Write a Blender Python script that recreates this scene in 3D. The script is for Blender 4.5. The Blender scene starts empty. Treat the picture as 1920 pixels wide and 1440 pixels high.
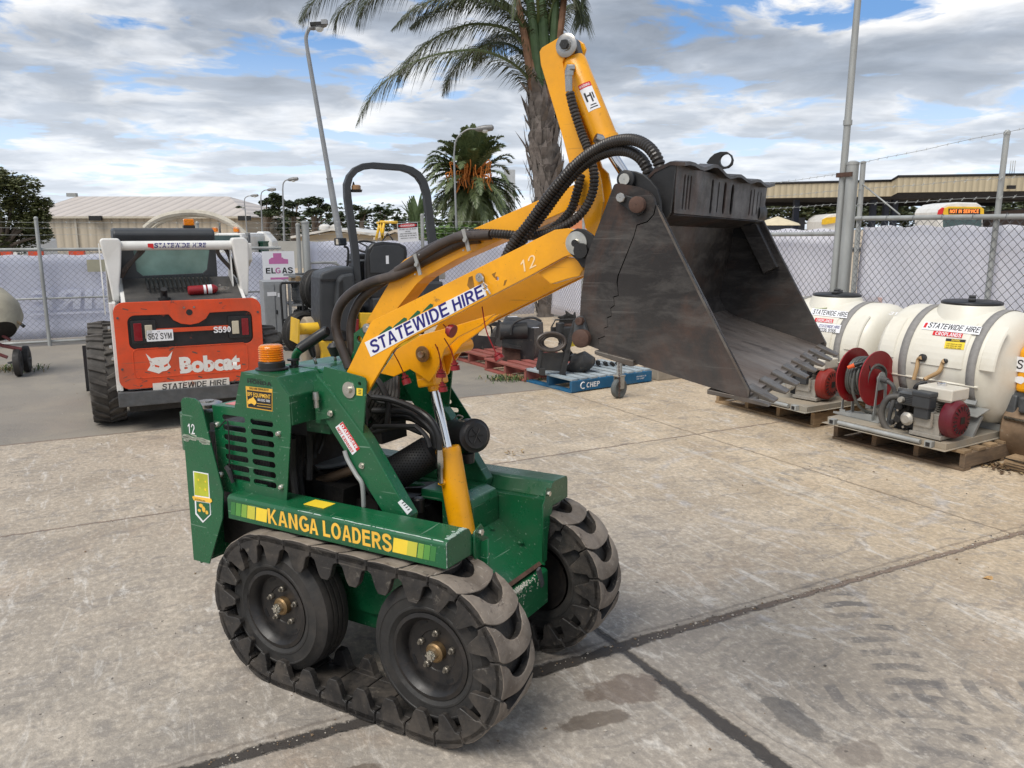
import bpy, bmesh, math, random
from mathutils import Vector as V, Matrix as M
random.seed(7)
rad=math.radians
S=bpy.context.scene
# ---------------- camera, world, sun, exposure ----------------
FPX=1500.0; PITCH=math.atan(290/1500.0); CAMH=1.7
cam_d=bpy.data.cameras.new('camera'); cam=bpy.data.objects.new('camera',cam_d); S.collection.objects.link(cam); S.camera=cam
cam_d.sensor_width=36; cam_d.lens=36*FPX/1920; cam_d.clip_start=.05; cam_d.clip_end=3000
cam.location=(0,0,CAMH); cam.rotation_euler=(rad(90)-PITCH,0,0)
S.view_settings.view_transform='Standard'; S.view_settings.look='None'; S.view_settings.gamma=1; S.view_settings.exposure=0.62
SUN_EL=rad(56); SUN_AZ=rad(-128)      # direction towards the sun, measured from +X
sd=V((math.cos(SUN_AZ)*math.cos(SUN_EL),math.sin(SUN_AZ)*math.cos(SUN_EL),math.sin(SUN_EL)))
sun_d=bpy.data.lights.new('sun','SUN'); sun=bpy.data.objects.new('sun',sun_d); S.collection.objects.link(sun)
sun_d.energy=2.1; sun_d.angle=rad(36); sun_d.color=(1,.95,.87); sun.rotation_euler=(-sd).to_track_quat('-Z','Y').to_euler()
W=bpy.data.worlds.new('World'); S.world=W; W.use_nodes=True
wn=W.node_tree.nodes; wl=W.node_tree.links
class NT:
    def __init__(s,tree): s.t=tree; s.n=tree.nodes; s.l=tree.links
    def inp(s,sock,v):
        if isinstance(v,bpy.types.NodeSocket): s.l.new(v,sock)
        elif v is not None:
            if hasattr(sock.default_value,'__len__') and not hasattr(v,'__len__'): v=(v,)*len(sock.default_value)
            if hasattr(sock.default_value,'__len__') and len(sock.default_value)==4 and len(v)==3: v=tuple(v)+(1,)
            sock.default_value=v
    def math(s,op,a,b=0.5,c=None,clamp=False):
        n=s.n.new('ShaderNodeMath'); n.operation=op; n.use_clamp=clamp
        s.inp(n.inputs[0],a); s.inp(n.inputs[1],b)
        if c is not None: s.inp(n.inputs[2],c)
        return n.outputs[0]
    def vmath(s,op,a,b=None,out=0):
        n=s.n.new('ShaderNodeVectorMath'); n.operation=op; s.inp(n.inputs[0],a)
        if b is not None:
            if op=='SCALE': s.inp(n.inputs[3],b)
            else: s.inp(n.inputs[1],b)
        return n.outputs[out]
    def noise(s,vec,scale,detail=4,rough=.55,dist=0,out=0):
        n=s.n.new('ShaderNodeTexNoise'); s.inp(n.inputs['Vector'],vec); n.inputs['Scale'].default_value=scale
        n.inputs['Detail'].default_value=detail; n.inputs['Roughness'].default_value=rough; n.inputs['Distortion'].default_value=dist
        return n.outputs[out]
    def vor(s,vec,scale,feat='F1',out=0):
        n=s.n.new('ShaderNodeTexVoronoi'); n.feature=feat; s.inp(n.inputs['Vector'],vec); n.inputs['Scale'].default_value=scale
        return n.outputs[out]
    def ramp(s,f,stops,interp='LINEAR'):
        n=s.n.new('ShaderNodeValToRGB'); s.inp(n.inputs[0],f); r=n.color_ramp; r.interpolation=interp
        while len(r.elements)<len(stops): r.elements.new(.5)
        for e,(p,c) in zip(r.elements,stops):
            e.position=p; e.color=(c,c,c,1) if not hasattr(c,'__len__') else tuple(c)+(1,)
        return n.outputs[0]
    def mix(s,f,a,b,mode='MIX'):
        n=s.n.new('ShaderNodeMix'); n.data_type='RGBA'; n.blend_type=mode; s.inp(n.inputs[0],f); s.inp(n.inputs[6],a); s.inp(n.inputs[7],b)
        return n.outputs[2]
    def map(s,v,a,b,c=0,d=1):
        n=s.n.new('ShaderNodeMapRange'); s.inp(n.inputs[0],v)
        for i,x in enumerate((a,b,c,d)): s.inp(n.inputs[i+1],x)
        return n.outputs[0]
    def scale(s,vec,sc,loc=(0,0,0),rot=(0,0,0)):
        n=s.n.new('ShaderNodeMapping'); s.inp(n.inputs[0],vec); n.inputs['Location'].default_value=loc; n.inputs['Rotation'].default_value=rot; n.inputs['Scale'].default_value=sc
        return n.outputs[0]
    def geo(s,name='Position'): return s.n.new('ShaderNodeNewGeometry').outputs[name]
    def tex(s,name='Object'): return s.n.new('ShaderNodeTexCoord').outputs[name]
    def sep(s,v):
        n=s.n.new('ShaderNodeSeparateXYZ'); s.inp(n.inputs[0],v); return n.outputs
    def comb(s,x,y,z=0):
        n=s.n.new('ShaderNodeCombineXYZ')
        for i,q in enumerate((x,y,z)): s.inp(n.inputs[i],q)
        return n.outputs[0]
    def bump(s,h,strength=.3,dist=.01):
        n=s.n.new('ShaderNodeBump'); s.inp(n.inputs['Height'],h); n.inputs['Strength'].default_value=strength; n.inputs['Distance'].default_value=dist
        return n.outputs[0]
w=NT(W.node_tree)
bg=wn['Background']; out=wn['World Output']
sky=wn.new('ShaderNodeTexSky'); sky.sky_type='NISHITA'; sky.sun_disc=False; sky.sun_elevation=SUN_EL; sky.sun_rotation=rad(90)-SUN_AZ
sky.ozone_density=2.0
d=w.vmath('NORMALIZE',w.tex('Generated')); dx,dy,dz=w.sep(d)
zz=w.math('ADD',w.math('MAXIMUM',dz,0.0),.11)
P=w.comb(w.math('DIVIDE',dx,zz),w.math('DIVIDE',dy,zz),0)
P=w.vmath('ADD',P,(3.7,1.3,0))
warp=w.vmath('SCALE',w.vmath('SUBTRACT',w.noise(P,1.1,3,.5,0,1),(.5,.5,.5)),.55)
P2=w.vmath('ADD',P,warp)
n1=w.noise(w.scale(P2,(1,1.0,1)),1.45,10,.55)
n2=w.noise(w.vmath('ADD',P2,(9,4,2)),3.6,9,.58)
nb=w.noise(w.vmath('ADD',P2,(2.1,7.3,0)),1.05,6,.5)
cover=w.math('ADD',w.math('MULTIPLY',n1,.62),w.math('MULTIPLY',n2,.38))
mask=w.ramp(cover,[(.420,0),(.475,1)])
dens=w.math('ADD',w.math('MULTIPLY',nb,.55),w.math('MULTIPLY',n1,.45))
ccol=w.ramp(dens,[(.40,(1.0,1.0,1.0)),(.47,(.72,.75,.80)),(.53,(.42,.47,.55)),(.63,(.27,.32,.40))])
fine=w.math('MULTIPLY',w.map(n2,.3,.7,.82,1.16),1)
ccol=w.vmath('SCALE',ccol,fine)
ccol=w.vmath('SCALE',ccol,.66)
hz=w.ramp(dz,[(0,1),(.05,.75),(.22,0)])
ccol=w.mix(w.math('MULTIPLY',hz,.55),ccol,(.74,.79,.85))
blue=w.mix(.55,w.vmath('SCALE',sky.outputs[0],.075),(.10,.27,.60))
blue=w.mix(hz,blue,(.62,.73,.85))
wcol=w.mix(mask,blue,ccol)
wcol=w.mix(w.math('LESS_THAN',dz,0),wcol,(.22,.21,.19))
wl.new(wcol,bg.inputs[0]); bg.inputs[1].default_value=1.0

# ---------------- frames and helpers ----------------
TH=PITCH
FW=V((0,math.cos(TH),-math.sin(TH))); UP=V((0,math.sin(TH),math.cos(TH))); RT=V((1,0,0)); CAMP=V((0,0,CAMH))
def ray(x,y): return RT*((x-960)/FPX)+UP*((720-y)/FPX)+FW
def ground(x,y,z=0.0):
    r=ray(x,y); return CAMP+r*((z-CAMH)/r.z)
def at(x,y,D):                    # point on the sight line at horizontal distance D (world y)
    r=ray(x,y); return CAMP+r*(D/r.y)
class Frame:
    """local frame of a real thing: measured plane + photo sight line -> local point"""
    def __init__(s,O,yaw,pitch=0,roll=0):
        s.O=V(O); s.R=M.Rotation(rad(yaw),3,'Z')@M.Rotation(rad(pitch),3,'Y')@M.Rotation(rad(roll),3,'X')
        s.m=M.Translation(s.O)@s.R.to_4x4(); s.inv=s.m.inverted()
    def on(s,x,y,axis,val):
        c=s.inv@CAMP; r=s.R.transposed()@ray(x,y); t=(val-c[axis])/r[axis]; return c+r*t
    def sz(s,x,y,b):              # (a,z) on side plane b
        p=s.on(x,y,1,b); return (p.x,p.z)
    def W(s,p): return s.m@V(p)
    def L(s,p): return s.inv@V(p)
COL=S.collection
def tag(o,label=None,cat=None,group=None,kind=None):
    if label: o['label']=label
    if cat: o['category']=cat
    if group: o['group']=group
    if kind: o['kind']=kind
    return o
def empty(name,mat=None,loc=None,rz=0):
    o=bpy.data.objects.new(name,None); COL.objects.link(o); o.empty_display_size=.2
    if mat is not None: o.matrix_world=mat
    elif loc is not None: o.matrix_world=M.Translation(V(loc))@M.Rotation(rz,4,'Z')
    return o
def children(o): return [c for c in bpy.data.objects if c.parent==o]
def copy_tree(o,parent=None):
    kids=[c for c in KIDS.get(o.name,[])]
    c=o.copy(); COL.objects.link(c); c.parent=parent
    KIDS[c.name]=[]
    for k in kids:
        q=copy_tree(k,c); KIDS[c.name].append(q)
    return c
KIDS={}
class MB:
    def __init__(s): s.b=bmesh.new(); s.smooth=False
    def _face(s,vs,mi=0,sm=False):
        try:
            f=s.b.faces.new(vs); f.smooth=sm; f.material_index=mi; return f
        except ValueError: return None
    def box(s,c,size,rot=None,mi=0):
        R=rot if rot is not None else M.Identity(3); c=V(c); v=[]
        for x in(-.5,.5):
            for y in(-.5,.5):
                for z in(-.5,.5): v.append(s.b.verts.new(c+R@V((x*size[0],y*size[1],z*size[2]))))
        for q in((0,1,3,2),(4,6,7,5),(0,4,5,1),(2,3,7,6),(0,2,6,4),(1,5,7,3)): s._face([v[i] for i in q],mi)
        return s
    def bb(s,a,b,mi=0):           # box from two corners
        a=V(a);b=V(b); return s.box((a+b)/2,[abs(b[i]-a[i]) for i in range(3)],None,mi)
    def hexa(s,p,mi=0):           # 8 points: bottom 4 then top 4
        v=[s.b.verts.new(V(q)) for q in p]
        for q in((3,2,1,0),(4,5,6,7),(0,1,5,4),(1,2,6,5),(2,3,7,6),(3,0,4,7)): s._face([v[i] for i in q],mi)
        return s
    def prism(s,pts,lo,hi,axis=1,mi=0):   # 2D polygon extruded along axis
        def mk(p,t):
            if axis==1: return V((p[0],t,p[1]))
            if axis==0: return V((t,p[0],p[1]))
            return V((p[0],p[1],t))
        A=[s.b.verts.new(mk(p,lo)) for p in pts]; B=[s.b.verts.new(mk(p,hi)) for p in pts]
        s._face(A,mi); s._face(B[::-1],mi); n=len(pts)
        for i in range(n): s._face([A[i],B[i],B[(i+1)%n],A[(i+1)%n]],mi)
        return s
    def tube(s,path,r,n=10,cap=True,mi=0,closed=False,sm=True):
        path=[V(p) for p in path]; m=len(path); rings=[]; up=None
        for i,p in enumerate(path):
            if closed: t=(path[(i+1)%m]-path[i-1])
            else: t=(path[min(i+1,m-1)]-path[max(i-1,0)])
            if t.length<1e-9: t=V((0,0,1))
            t.normalize()
            if up is None: up=V((0,0,1)) if abs(t.z)<.9 else V((1,0,0))
            x=up-t*up.dot(t)
            if x.length<1e-6: x=V((0,1,0))-t*t.y
            x.normalize(); y=t.cross(x); up=x
            rr=r(i/(m-1)) if callable(r) else (r[i] if hasattr(r,'__len__') else r)
            rings.append([s.b.verts.new(p+(x*math.cos(k*2*math.pi/n)+y*math.sin(k*2*math.pi/n))*rr) for k in range(n)])
        for i in range(m if closed else m-1):
            A=rings[i];B=rings[(i+1)%m]
            for k in range(n): s._face([A[k],A[(k+1)%n],B[(k+1)%n],B[k]],mi,sm)
        if cap and not closed: s._face(rings[0][::-1],mi); s._face(rings[-1],mi)
        return s
    def cyl(s,a,b,r,n=16,mi=0,r2=None,sm=True): return s.tube([a,b],[r,r if r2 is None else r2],n,True,mi,False,sm)
    def lathe(s,prof,c=(0,0,0),axis=2,n=24,mi=0,sm=True,rot=None,cap=True):   # prof: (r,h)
        c=V(c); R=rot if rot is not None else M.Identity(3); rings=[]
        for r,h in prof:
            ring=[]
            for k in range(n):
                a=k*2*math.pi/n; x,y=r*math.cos(a),r*math.sin(a)
                p=V((x,y,h)) if axis==2 else (V((x,h,y)) if axis==1 else V((h,x,y)))
                ring.append(s.b.verts.new(c+R@p))
            rings.append(ring)
        for i in range(len(rings)-1):
            for k in range(n): s._face([rings[i][k],rings[i][(k+1)%n],rings[i+1][(k+1)%n],rings[i+1][k]],mi,sm)
        if cap and prof[0][0]>.002: s._face(rings[0][::-1],mi)
        if cap and prof[-1][0]>.002: s._face(rings[-1],mi)
        return s
    def sheet(s,pts,mi=0):
        s._face([s.b.verts.new(V(p)) for p in pts],mi); return s
    def build(s,name,mat,parent=None,label=None,bevel=0,kind=None,seg=2,dg=False):
        bmesh.ops.recalc_face_normals(s.b,faces=s.b.faces[:])
        for e_ in s.b.edges:
            if len(e_.link_faces)==2 and e_.calc_face_angle(0)>.62: e_.smooth=False
        me=bpy.data.meshes.new(name); s.b.to_mesh(me); s.b.free()
        for m_ in (mat if isinstance(mat,(list,tuple)) else [mat]): me.materials.append(m_)
        return link(name,me,parent,label,bevel,kind,seg)
def link(name,me,parent=None,label=None,bevel=0,kind=None,seg=2):
    o=bpy.data.objects.new(name,me); COL.objects.link(o)
    if parent is not None:
        o.parent=parent; KIDS.setdefault(parent.name,[]).append(o)
    KIDS.setdefault(o.name,[])
    if label: o['label']=label
    if kind: o['kind']=kind
    if bevel:
        b=o.modifiers.new('bevel','BEVEL'); b.width=bevel; b.segments=seg; b.limit_method='ANGLE'; b.angle_limit=rad(35)
    return o
def spline(pts,n=8):              # Catmull-Rom
    pts=[V(p) for p in pts]; P=[pts[0]*2-pts[1]]+pts+[pts[-1]*2-pts[-2]]; out=[]
    for i in range(1,len(P)-2):
        for k in range(n):
            t=k/n; a,b,c,d=P[i-1],P[i],P[i+1],P[i+2]
            out.append(.5*((2*b)+(c-a)*t+(2*a-5*b+4*c-d)*t*t+(3*b-a-3*c+d)*t**3))
    out.append(pts[-1]); return out
def resample(path,step):
    out=[path[0]]; acc=0
    for i in range(1,len(path)):
        a=path[i-1];b=path[i];L=(b-a).length; t=step-acc
        while t<=L: out.append(a+(b-a)*(t/L)); t+=step
        acc=(acc+L)%step if L>0 else acc
    return out
def corr(mb,pts,r,pitch=.011,n=10,mi=0):   # ribbed hose guard
    p=resample(spline(pts,24),pitch/3)
    rr=[r*(1.0 if i%3 else .80) for i in range(len(p))]
    mb.tube(p,rr,n,True,mi); return mb
def plate(name,outer,holes,lo,hi,mat,parent,axis=1,label=None,bevel=0):
    """flat plate with holes, via a filled 2D curve"""
    c=bpy.data.curves.new(name,'CURVE'); c.dimensions='2D'; c.fill_mode='BOTH'; c.extrude=abs(hi-lo)/2
    for loop in [outer]+holes:
        sp=c.splines.new('POLY'); sp.points.add(len(loop)-1); sp.use_cyclic_u=True
        for i,(x,y) in enumerate(loop): sp.points[i].co=(x,y,0,1)
    o=bpy.data.objects.new(name,c); COL.objects.link(o); me=bpy.data.meshes.new_from_object(o); bpy.data.objects.remove(o); bpy.data.curves.remove(c)
    mid=(lo+hi)/2
    for v in me.vertices:
        x,y,zc=v.co
        v.co=(x,mid+zc,y) if axis==1 else ((mid+zc,x,y) if axis==0 else (x,y,mid+zc))
    b=bmesh.new(); b.from_mesh(me); bmesh.ops.remove_doubles(b,verts=b.verts[:],dist=1e-6); bmesh.ops.recalc_face_normals(b,faces=b.faces[:]); b.to_mesh(me); b.free()
    me.materials.clear(); me.materials.append(mat)
    return link(name,me,parent,label,bevel)
def slot(cx,cz,w,h,n=6,ang=0):
    r=h/2; pts=[]
    for i in range(n+1): t=-math.pi/2+math.pi*i/n; pts.append((w/2-r+r*math.cos(t),r*math.sin(t)))
    for i in range(n+1): t=math.pi/2+math.pi*i/n; pts.append((-w/2+r+r*math.cos(t),r*math.sin(t)))
    c,s_=math.cos(ang),math.sin(ang); return [(cx+x*c-y*s_,cz+x*s_+y*c) for x,y in pts]
def circ(cx,cz,r,n=16): return [(cx+r*math.cos(i*2*math.pi/n),cz+r*math.sin(i*2*math.pi/n)) for i in range(n)]
def text(name,s,mapf,mat,parent=None,h=1.0,shear=0,bold=0,spacing=1,w=None,sub=0,label=None,align='L',flip=False):
    """lettering as mesh: glyph outline (cap height scaled to h) mapped through mapf(x,y)->3D"""
    c=bpy.data.curves.new(name,'FONT'); c.body=s; c.size=1; c.shear=shear; c.offset=bold; c.space_character=spacing; c.fill_mode='FRONT' if hasattr(c,'fill_mode') else c.fill_mode
    c.resolution_u=3
    o=bpy.data.objects.new(name,c); COL.objects.link(o); me=bpy.data.meshes.new_from_object(o); bpy.data.objects.remove(o); bpy.data.curves.remove(c)
    xs=[v.co.x for v in me.vertices]; ys=[v.co.y for v in me.vertices]
    x0,x1=min(xs),max(xs); y0,y1=min(ys),max(ys)
    k=h/(y1-y0); kx=k if w is None else w/(x1-x0)
    b=bmesh.new(); b.from_mesh(me)
    if sub:
        bmesh.ops.triangulate(b,faces=b.faces[:])
        bmesh.ops.subdivide_edges(b,edges=[e for e in b.edges if e.calc_length()*kx>sub],cuts=2)
    for v in b.verts:
        x=(v.co.x-x0)*kx; y=(v.co.y-y0)*k
        if flip: x=(x1-x0)*kx-x
        v.co=mapf(x,y)
    b.to_mesh(me); b.free(); me.materials.clear(); me.materials.append(mat)
    return link(name,me,parent,label)
def flat(o,u,v): 
    o=V(o);u=V(u);v=V(v); return lambda x,y:o+u*x+v*y
# ---------------- plain grotesque capitals drawn as outlines ----------------
def _arc(cx,cy,rx,ry,a0,a1,n=10): return [(cx+rx*math.cos(rad(a0+(a1-a0)*i/n)),cy+ry*math.sin(rad(a0+(a1-a0)*i/n))) for i in range(n+1)]
def _stroke(pts,t,n=5):
    P=[V((x,y,0)) for x,y in pts]; s=spline(P,n) if len(P)>2 else P; L=[];Rr=[]
    for i,p in enumerate(s):
        d=(s[min(i+1,len(s)-1)]-s[max(i-1,0)]).normalized(); nn=V((-d.y,d.x,0))*t/2; L.append((p.x+nn.x,p.y+nn.y)); Rr.append((p.x-nn.x,p.y-nn.y))
    return L+Rr[::-1]
def glyph(c,t):
    h=t*.92
    if c=='A': return [[(0,0),(t*1.06,0),(.225,.24),(.505,.24),(.73-t*1.06,0),(.73,0),(.365+t*.56,1),(.365-t*.56,1)],[(.27,.24+h*.9),(.46,.24+h*.9),(.365,.80)]],.73
    if c=='B': return [[(0,0),(.36,0)]+_arc(.36,.28,.31,.28,-90,70,10)+[(.44,.535)]+_arc(.34,.76,.28,.24,-50,90,9)+[(0,1)],[(t,h),(t,.56-h*.5),(.36,.56-h*.5)]+_arc(.36,.31,.31-t,.56-h*.5-.31,80,-80,8)+[(.36,h)],[(t,.56+h*.42),(t,1-h),(.33,1-h)]+_arc(.33,.77,.28-t,.13,80,-80,6)],.67
    if c=='C': return [_arc(.38,.5,.38,.52,40,320,24)+_arc(.38,.5,.38-t,.52-h,318,42,20)],.74
    if c=='D': return [[(0,0),(.33,0)]+_arc(.33,.5,.37,.5,-85,85,16)+[(.33,1),(0,1)],[(t,h),(t,1-h),(.31,1-h)]+_arc(.31,.5,.39-t,.5-h,85,-85,14)+[(.31,h)]],.71
    if c=='E': return [[(0,0),(.64,0),(.64,h),(t,h),(t,.45),(.59,.45),(.59,.45+h),(t,.45+h),(t,1-h),(.62,1-h),(.62,1),(0,1)]],.66
    if c=='F': return [[(0,0),(t,0),(t,.43),(.53,.43),(.53,.43+h),(t,.43+h),(t,1-h),(.59,1-h),(.59,1),(0,1)]],.60
    if c=='G': return [_arc(.39,.5,.39,.52,42,300,24)+[(.74,.14),(.74,.53),(.40,.53),(.40,.53-h),(.74-t,.53-h),(.74-t,.20)]+_arc(.39,.5,.39-t,.52-h,305,44,20)],.77
    if c=='H': return [[(0,0),(t,0),(t,.44),(.70-t,.44),(.70-t,0),(.70,0),(.70,1),(.70-t,1),(.70-t,.44+h),(t,.44+h),(t,1),(0,1)]],.72
    if c=='I': return [[(0,0),(t,0),(t,1),(0,1)]],t+.02
    if c=='K': return [[(0,0),(t,0),(t,.30),(.27,.44),(.54,0),(.73,0),(.38,.55),(.70,1),(.50,1),(t,.49),(t,1),(0,1)]],.72
    if c=='L': return [[(0,0),(.60,0),(.60,h),(t,h),(t,1),(0,1)]],.60
    if c=='M': return [[(0,0),(t*.95,0),(t*.95,.74),(.36,0),(.48,0),(.84-t*.95,.74),(.84-t*.95,0),(.84,0),(.84,1),(.84-t*1.35,1),(.42,.32),(t*1.35,1),(0,1)]],.86
    if c=='N': return [[(0,0),(t,0),(t,.70),(.70-t,0),(.70,0),(.70,1),(.70-t,1),(.70-t,.30),(t,1),(0,1)]],.72
    if c=='O' or c=='0':
        w=.40 if c=='O' else .28; return [_arc(w,.5,w,.52,0,345,24),_arc(w,.5,w-t,.52-h,0,345,20)],2*w+.01
    if c=='P': return [[(0,0),(t,0),(t,.38),(.36,.38)]+_arc(.36,.69,.29,.31,-85,85,12)+[(.36,1),(0,1)],[(t,.38+h),(t,1-h),(.34,1-h)]+_arc(.34,.69,.31-t,.31-h,80,-80,8)+[(.34,.38+h)]],.66
    if c=='R': return [[(0,0),(t,0),(t,.41),(.28,.41),(.52,0),(.72,0),(.46,.43)]+_arc(.38,.705,.30,.295,-62,85,11)+[(.38,1),(0,1)],[(t,.41+h),(t,1-h),(.37,1-h)]+_arc(.37,.705,.31-t,.295-h,80,-80,8)+[(.37,.41+h)]],.72
    if c=='S': return [_stroke([(.62-.01,.74),(.53,.89),(.34,.94),(.14,.88),(.10,.73),(.20,.60),(.40,.51),(.57,.40),(.60,.24),(.50,.10),(.32,.06),(.14,.11),(.06,.27)],t)],.68
    if c=='T': return [[(.31-t/2,0),(.31+t/2,0),(.31+t/2,1-h),(.62,1-h),(.62,1),(0,1),(0,1-h),(.31-t/2,1-h)]],.62
    if c=='U': return [[(0,1),(0,.34)]+_arc(.35,.34,.35,.36,180,360,16)+[(.70,1),(.70-t,1),(.70-t,.34)]+_arc(.35,.34,.35-t,.36-h,360,180,14)+[(t,1)]],.72
    if c=='V': return [[(.365-t*.55,0),(.365+t*.55,0),(.73,1),(.73-t*1.05,1),(.365,.22),(t*1.05,1),(0,1)]],.73
    if c=='W': return [[(.23-t*.5,0),(.23+t*.5,0),(.49,.72),(.75-t*.5,0),(.75+t*.5,0),(.98,1),(.98-t,1),(.75,.27),(.49+t*.52,1),(.49-t*.52,1),(.23,.27),(t,1),(0,1)]],.98
    if c=='X': return [[(0,0),(t*1.2,0),(.34,.38),(.68-t*1.2,0),(.68,0),(.43,.51),(.66,1),(.66-t*1.2,1),(.34,.63),(.02+t*1.2,1),(.02,1),(.25,.51)]],.68
    if c=='Y': return [[(.35-t/2,0),(.35+t/2,0),(.35+t/2,.40),(.70,1),(.70-t*1.15,1),(.35,.55),(t*1.15,1),(0,1),(.35-t/2,.40)]],.70
    if c=='1': return [[(.20,0),(.20+t,0),(.20+t,1),(.22,1),(.02,.80),(.02,.66),(.20,.76)]],.45
    if c=='2': return [[(.04,0),(.58,0),(.58,h),(.26,h)]+_arc(.30,.70,.27,.32,-35,185,14)+_arc(.30,.70,.27-t,.32-h,185,-30,12)],.60
    if c=='3': return [_stroke([(.05,.76),(.14,.91),(.30,.94),(.46,.88),(.48,.70),(.38,.56),(.24,.53),(.40,.50),(.52,.36),(.48,.14),(.30,.06),(.12,.11),(.04,.26)],t)],.60
    if c=='5': return [_stroke([(.55,.93),(.33,.93),(.14,.92),(.11,.72),(.09,.50),(.26,.60),(.45,.55),(.52,.36),(.46,.14),(.28,.06),(.10,.12),(.05,.25)],t,4)],.60
    if c=='6': return [_arc(.29,.32,.29,.34,0,345,20),_arc(.29,.32,.29-t,.34-h,0,345,16),_stroke([(.075,.40),(.11,.72),(.28,.94),(.50,.86)],t*.95)],.60
    if c=='8': return [_arc(.29,.27,.29,.28,0,345,18),_arc(.29,.27,.29-t,.28-h,0,345,14),_arc(.29,.76,.25,.25,-40,220,14),_arc(.29,.76,.25-t,.25-h,0,345,12)],.60
    if c=='9': return [_arc(.29,.68,.29,.34,0,345,20),_arc(.29,.68,.29-t,.34-h,0,345,16),_stroke([(.505,.60),(.47,.28),(.30,.06),(.08,.14)],t*.95)],.60
    if c=='.': return [[(0,0),(t,0),(t,t),(0,t)]],t
    return [],.30
def gtext(name,s,mapf,m_,parent=None,h=1.0,w=None,t=.17,shear=0,sp=.10,flip=False,sub=0):
    me_all=[]; x=0; b=bmesh.new(); tot=0
    for ch in s:
        loops,adv=glyph(ch,t); tot+=adv+sp
    tot-=sp; kx=(w/(tot+shear) if w else h); off=0
    for ch in s:
        loops,adv=glyph(ch,t)
        if loops:
            groups=[loops]
            if ch in '69': groups=[loops[:2],loops[2:]]
            if ch=='8': groups=[loops[:2],loops[2:]]
            for gi,gl in enumerate(groups):
                c=bpy.data.curves.new('g','CURVE'); c.dimensions='2D'; c.fill_mode='BOTH'
                for lp in gl:
                    spn=c.splines.new('POLY'); spn.points.add(len(lp)-1); spn.use_cyclic_u=True
                    for i,(px,py) in enumerate(lp): spn.points[i].co=(px+off,py,0,1)
                o=bpy.data.objects.new('g',c); COL.objects.link(o); me=bpy.data.meshes.new_from_object(o); bpy.data.objects.remove(o); bpy.data.curves.remove(c)
                b.from_mesh(me); bpy.data.meshes.remove(me)
        off+=adv+sp
    if sub:
        bmesh.ops.triangulate(b,faces=b.faces[:])
    for v in b.verts:
        X=(v.co.x+shear*v.co.y)*kx; Y=v.co.y*h
        if flip: X=(tot+shear)*kx-X
        v.co=mapf(X,Y)
    me=bpy.data.meshes.new(name); b.to_mesh(me); b.free(); me.materials.append(m_); return link(name,me,parent)
_text=text
def text(name,s,mapf,mat,parent=None,h=1.0,shear=0,bold=0,spacing=1,w=None,sub=0,label=None,align='L',flip=False):
    if s.upper()==s and all(ch in 'ABCDEFGHIKLMNOPRSTUVWXY01235689. ' for ch in s):
        return gtext(name,s,mapf,mat,parent,h,w,max(.05,.145+bold*1.6),shear*.9,flip=flip)
    return _text(name,s,mapf,mat,parent,h,shear,bold,spacing,w,sub,label,align,flip)
# ---------------- materials ----------------
def newmat(name):
    m=bpy.data.materials.new(name); m.use_nodes=True; t=NT(m.node_tree); return m,t,m.node_tree.nodes['Principled BSDF']
def mat(name,col,rough=.5,metal=0,var=.12,scale=6,bump=0,bscale=60,wear=0,wcol=(.35,.33,.3),wscale=14,dirt=0,dcol=(.16,.13,.10),coat=0,stretch=(1,1,1),rvar=.12,emit=0,alpha=1,trans=0,spec=.5,wth=.62,dscale=3.2,scr=0,scol=(.4,.45,.4)):
    m,t,bs=newmat(name); co=t.scale(t.tex('Object'),stretch) if stretch!=(1,1,1) else t.tex('Object')
    n=t.noise(co,scale,6,.6); c=t.mix(t.map(n,.3,.7,0,1),tuple(x*(1-var) for x in col),tuple(min(1,x*(1+var)) for x in col))
    r=t.map(t.noise(co,scale*2.3,5,.6),.3,.7,max(0,rough-rvar),min(1,rough+rvar))
    if dirt:
        dm=t.math('MULTIPLY',t.ramp(t.noise(co,dscale,9,.68,.4),[(.46,0),(.66,1)]),dirt); c=t.mix(dm,c,dcol); r=t.mix(dm,r,(.85,)*3)
    if wear:
        wm=t.math('MULTIPLY',t.ramp(t.noise(co,wscale,9,.72,.3),[(wth,0),(wth+.035,1)]),wear); c=t.mix(wm,c,wcol)
    if scr:
        sv=t.noise(t.scale(co,(2.2,70,46),rot=(.5,.9,.3)),1.6,2,.5); sw=t.noise(t.scale(co,(60,2.5,50),rot=(.2,-.4,.7)),1.7,2,.5); c=t.mix(t.math('MULTIPLY',t.math('MAXIMUM',t.ramp(sv,[(.68,0),(.71,1)]),t.ramp(sw,[(.69,0),(.72,1)])),scr),c,scol)
    t.inp(bs.inputs['Base Color'],c); t.inp(bs.inputs['Roughness'],r); bs.inputs['Metallic'].default_value=metal
    bs.inputs['Coat Weight'].default_value=coat; bs.inputs['Coat Roughness'].default_value=.12; bs.inputs['Specular IOR Level'].default_value=spec
    if bump: t.inp(bs.inputs['Normal'],t.bump(t.noise(co,bscale,4,.6),bump,.004))
    if emit: t.inp(bs.inputs['Emission Color'],c); bs.inputs['Emission Strength'].default_value=emit
    if trans: bs.inputs['Transmission Weight'].default_value=trans
    if alpha<1: bs.inputs['Alpha'].default_value=alpha
    return m
GREEN=mat('green_paint',(.006,.098,.036),.30,0,.12,4,.12,120,wear=.55,wcol=(.26,.33,.27),wscale=11,scr=.45,scol=(.25,.36,.28),dirt=.42,dcol=(.045,.075,.045),coat=.25,wth=.70)
YEL=mat('loader_yellow_paint',(.86,.375,.002),.36,0,.08,5,.10,90,wear=.8,wcol=(.07,.055,.035),wscale=7,scr=.35,scol=(.30,.15,.02),dirt=.26,dcol=(.35,.16,.03),coat=.2,wth=.69)
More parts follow.
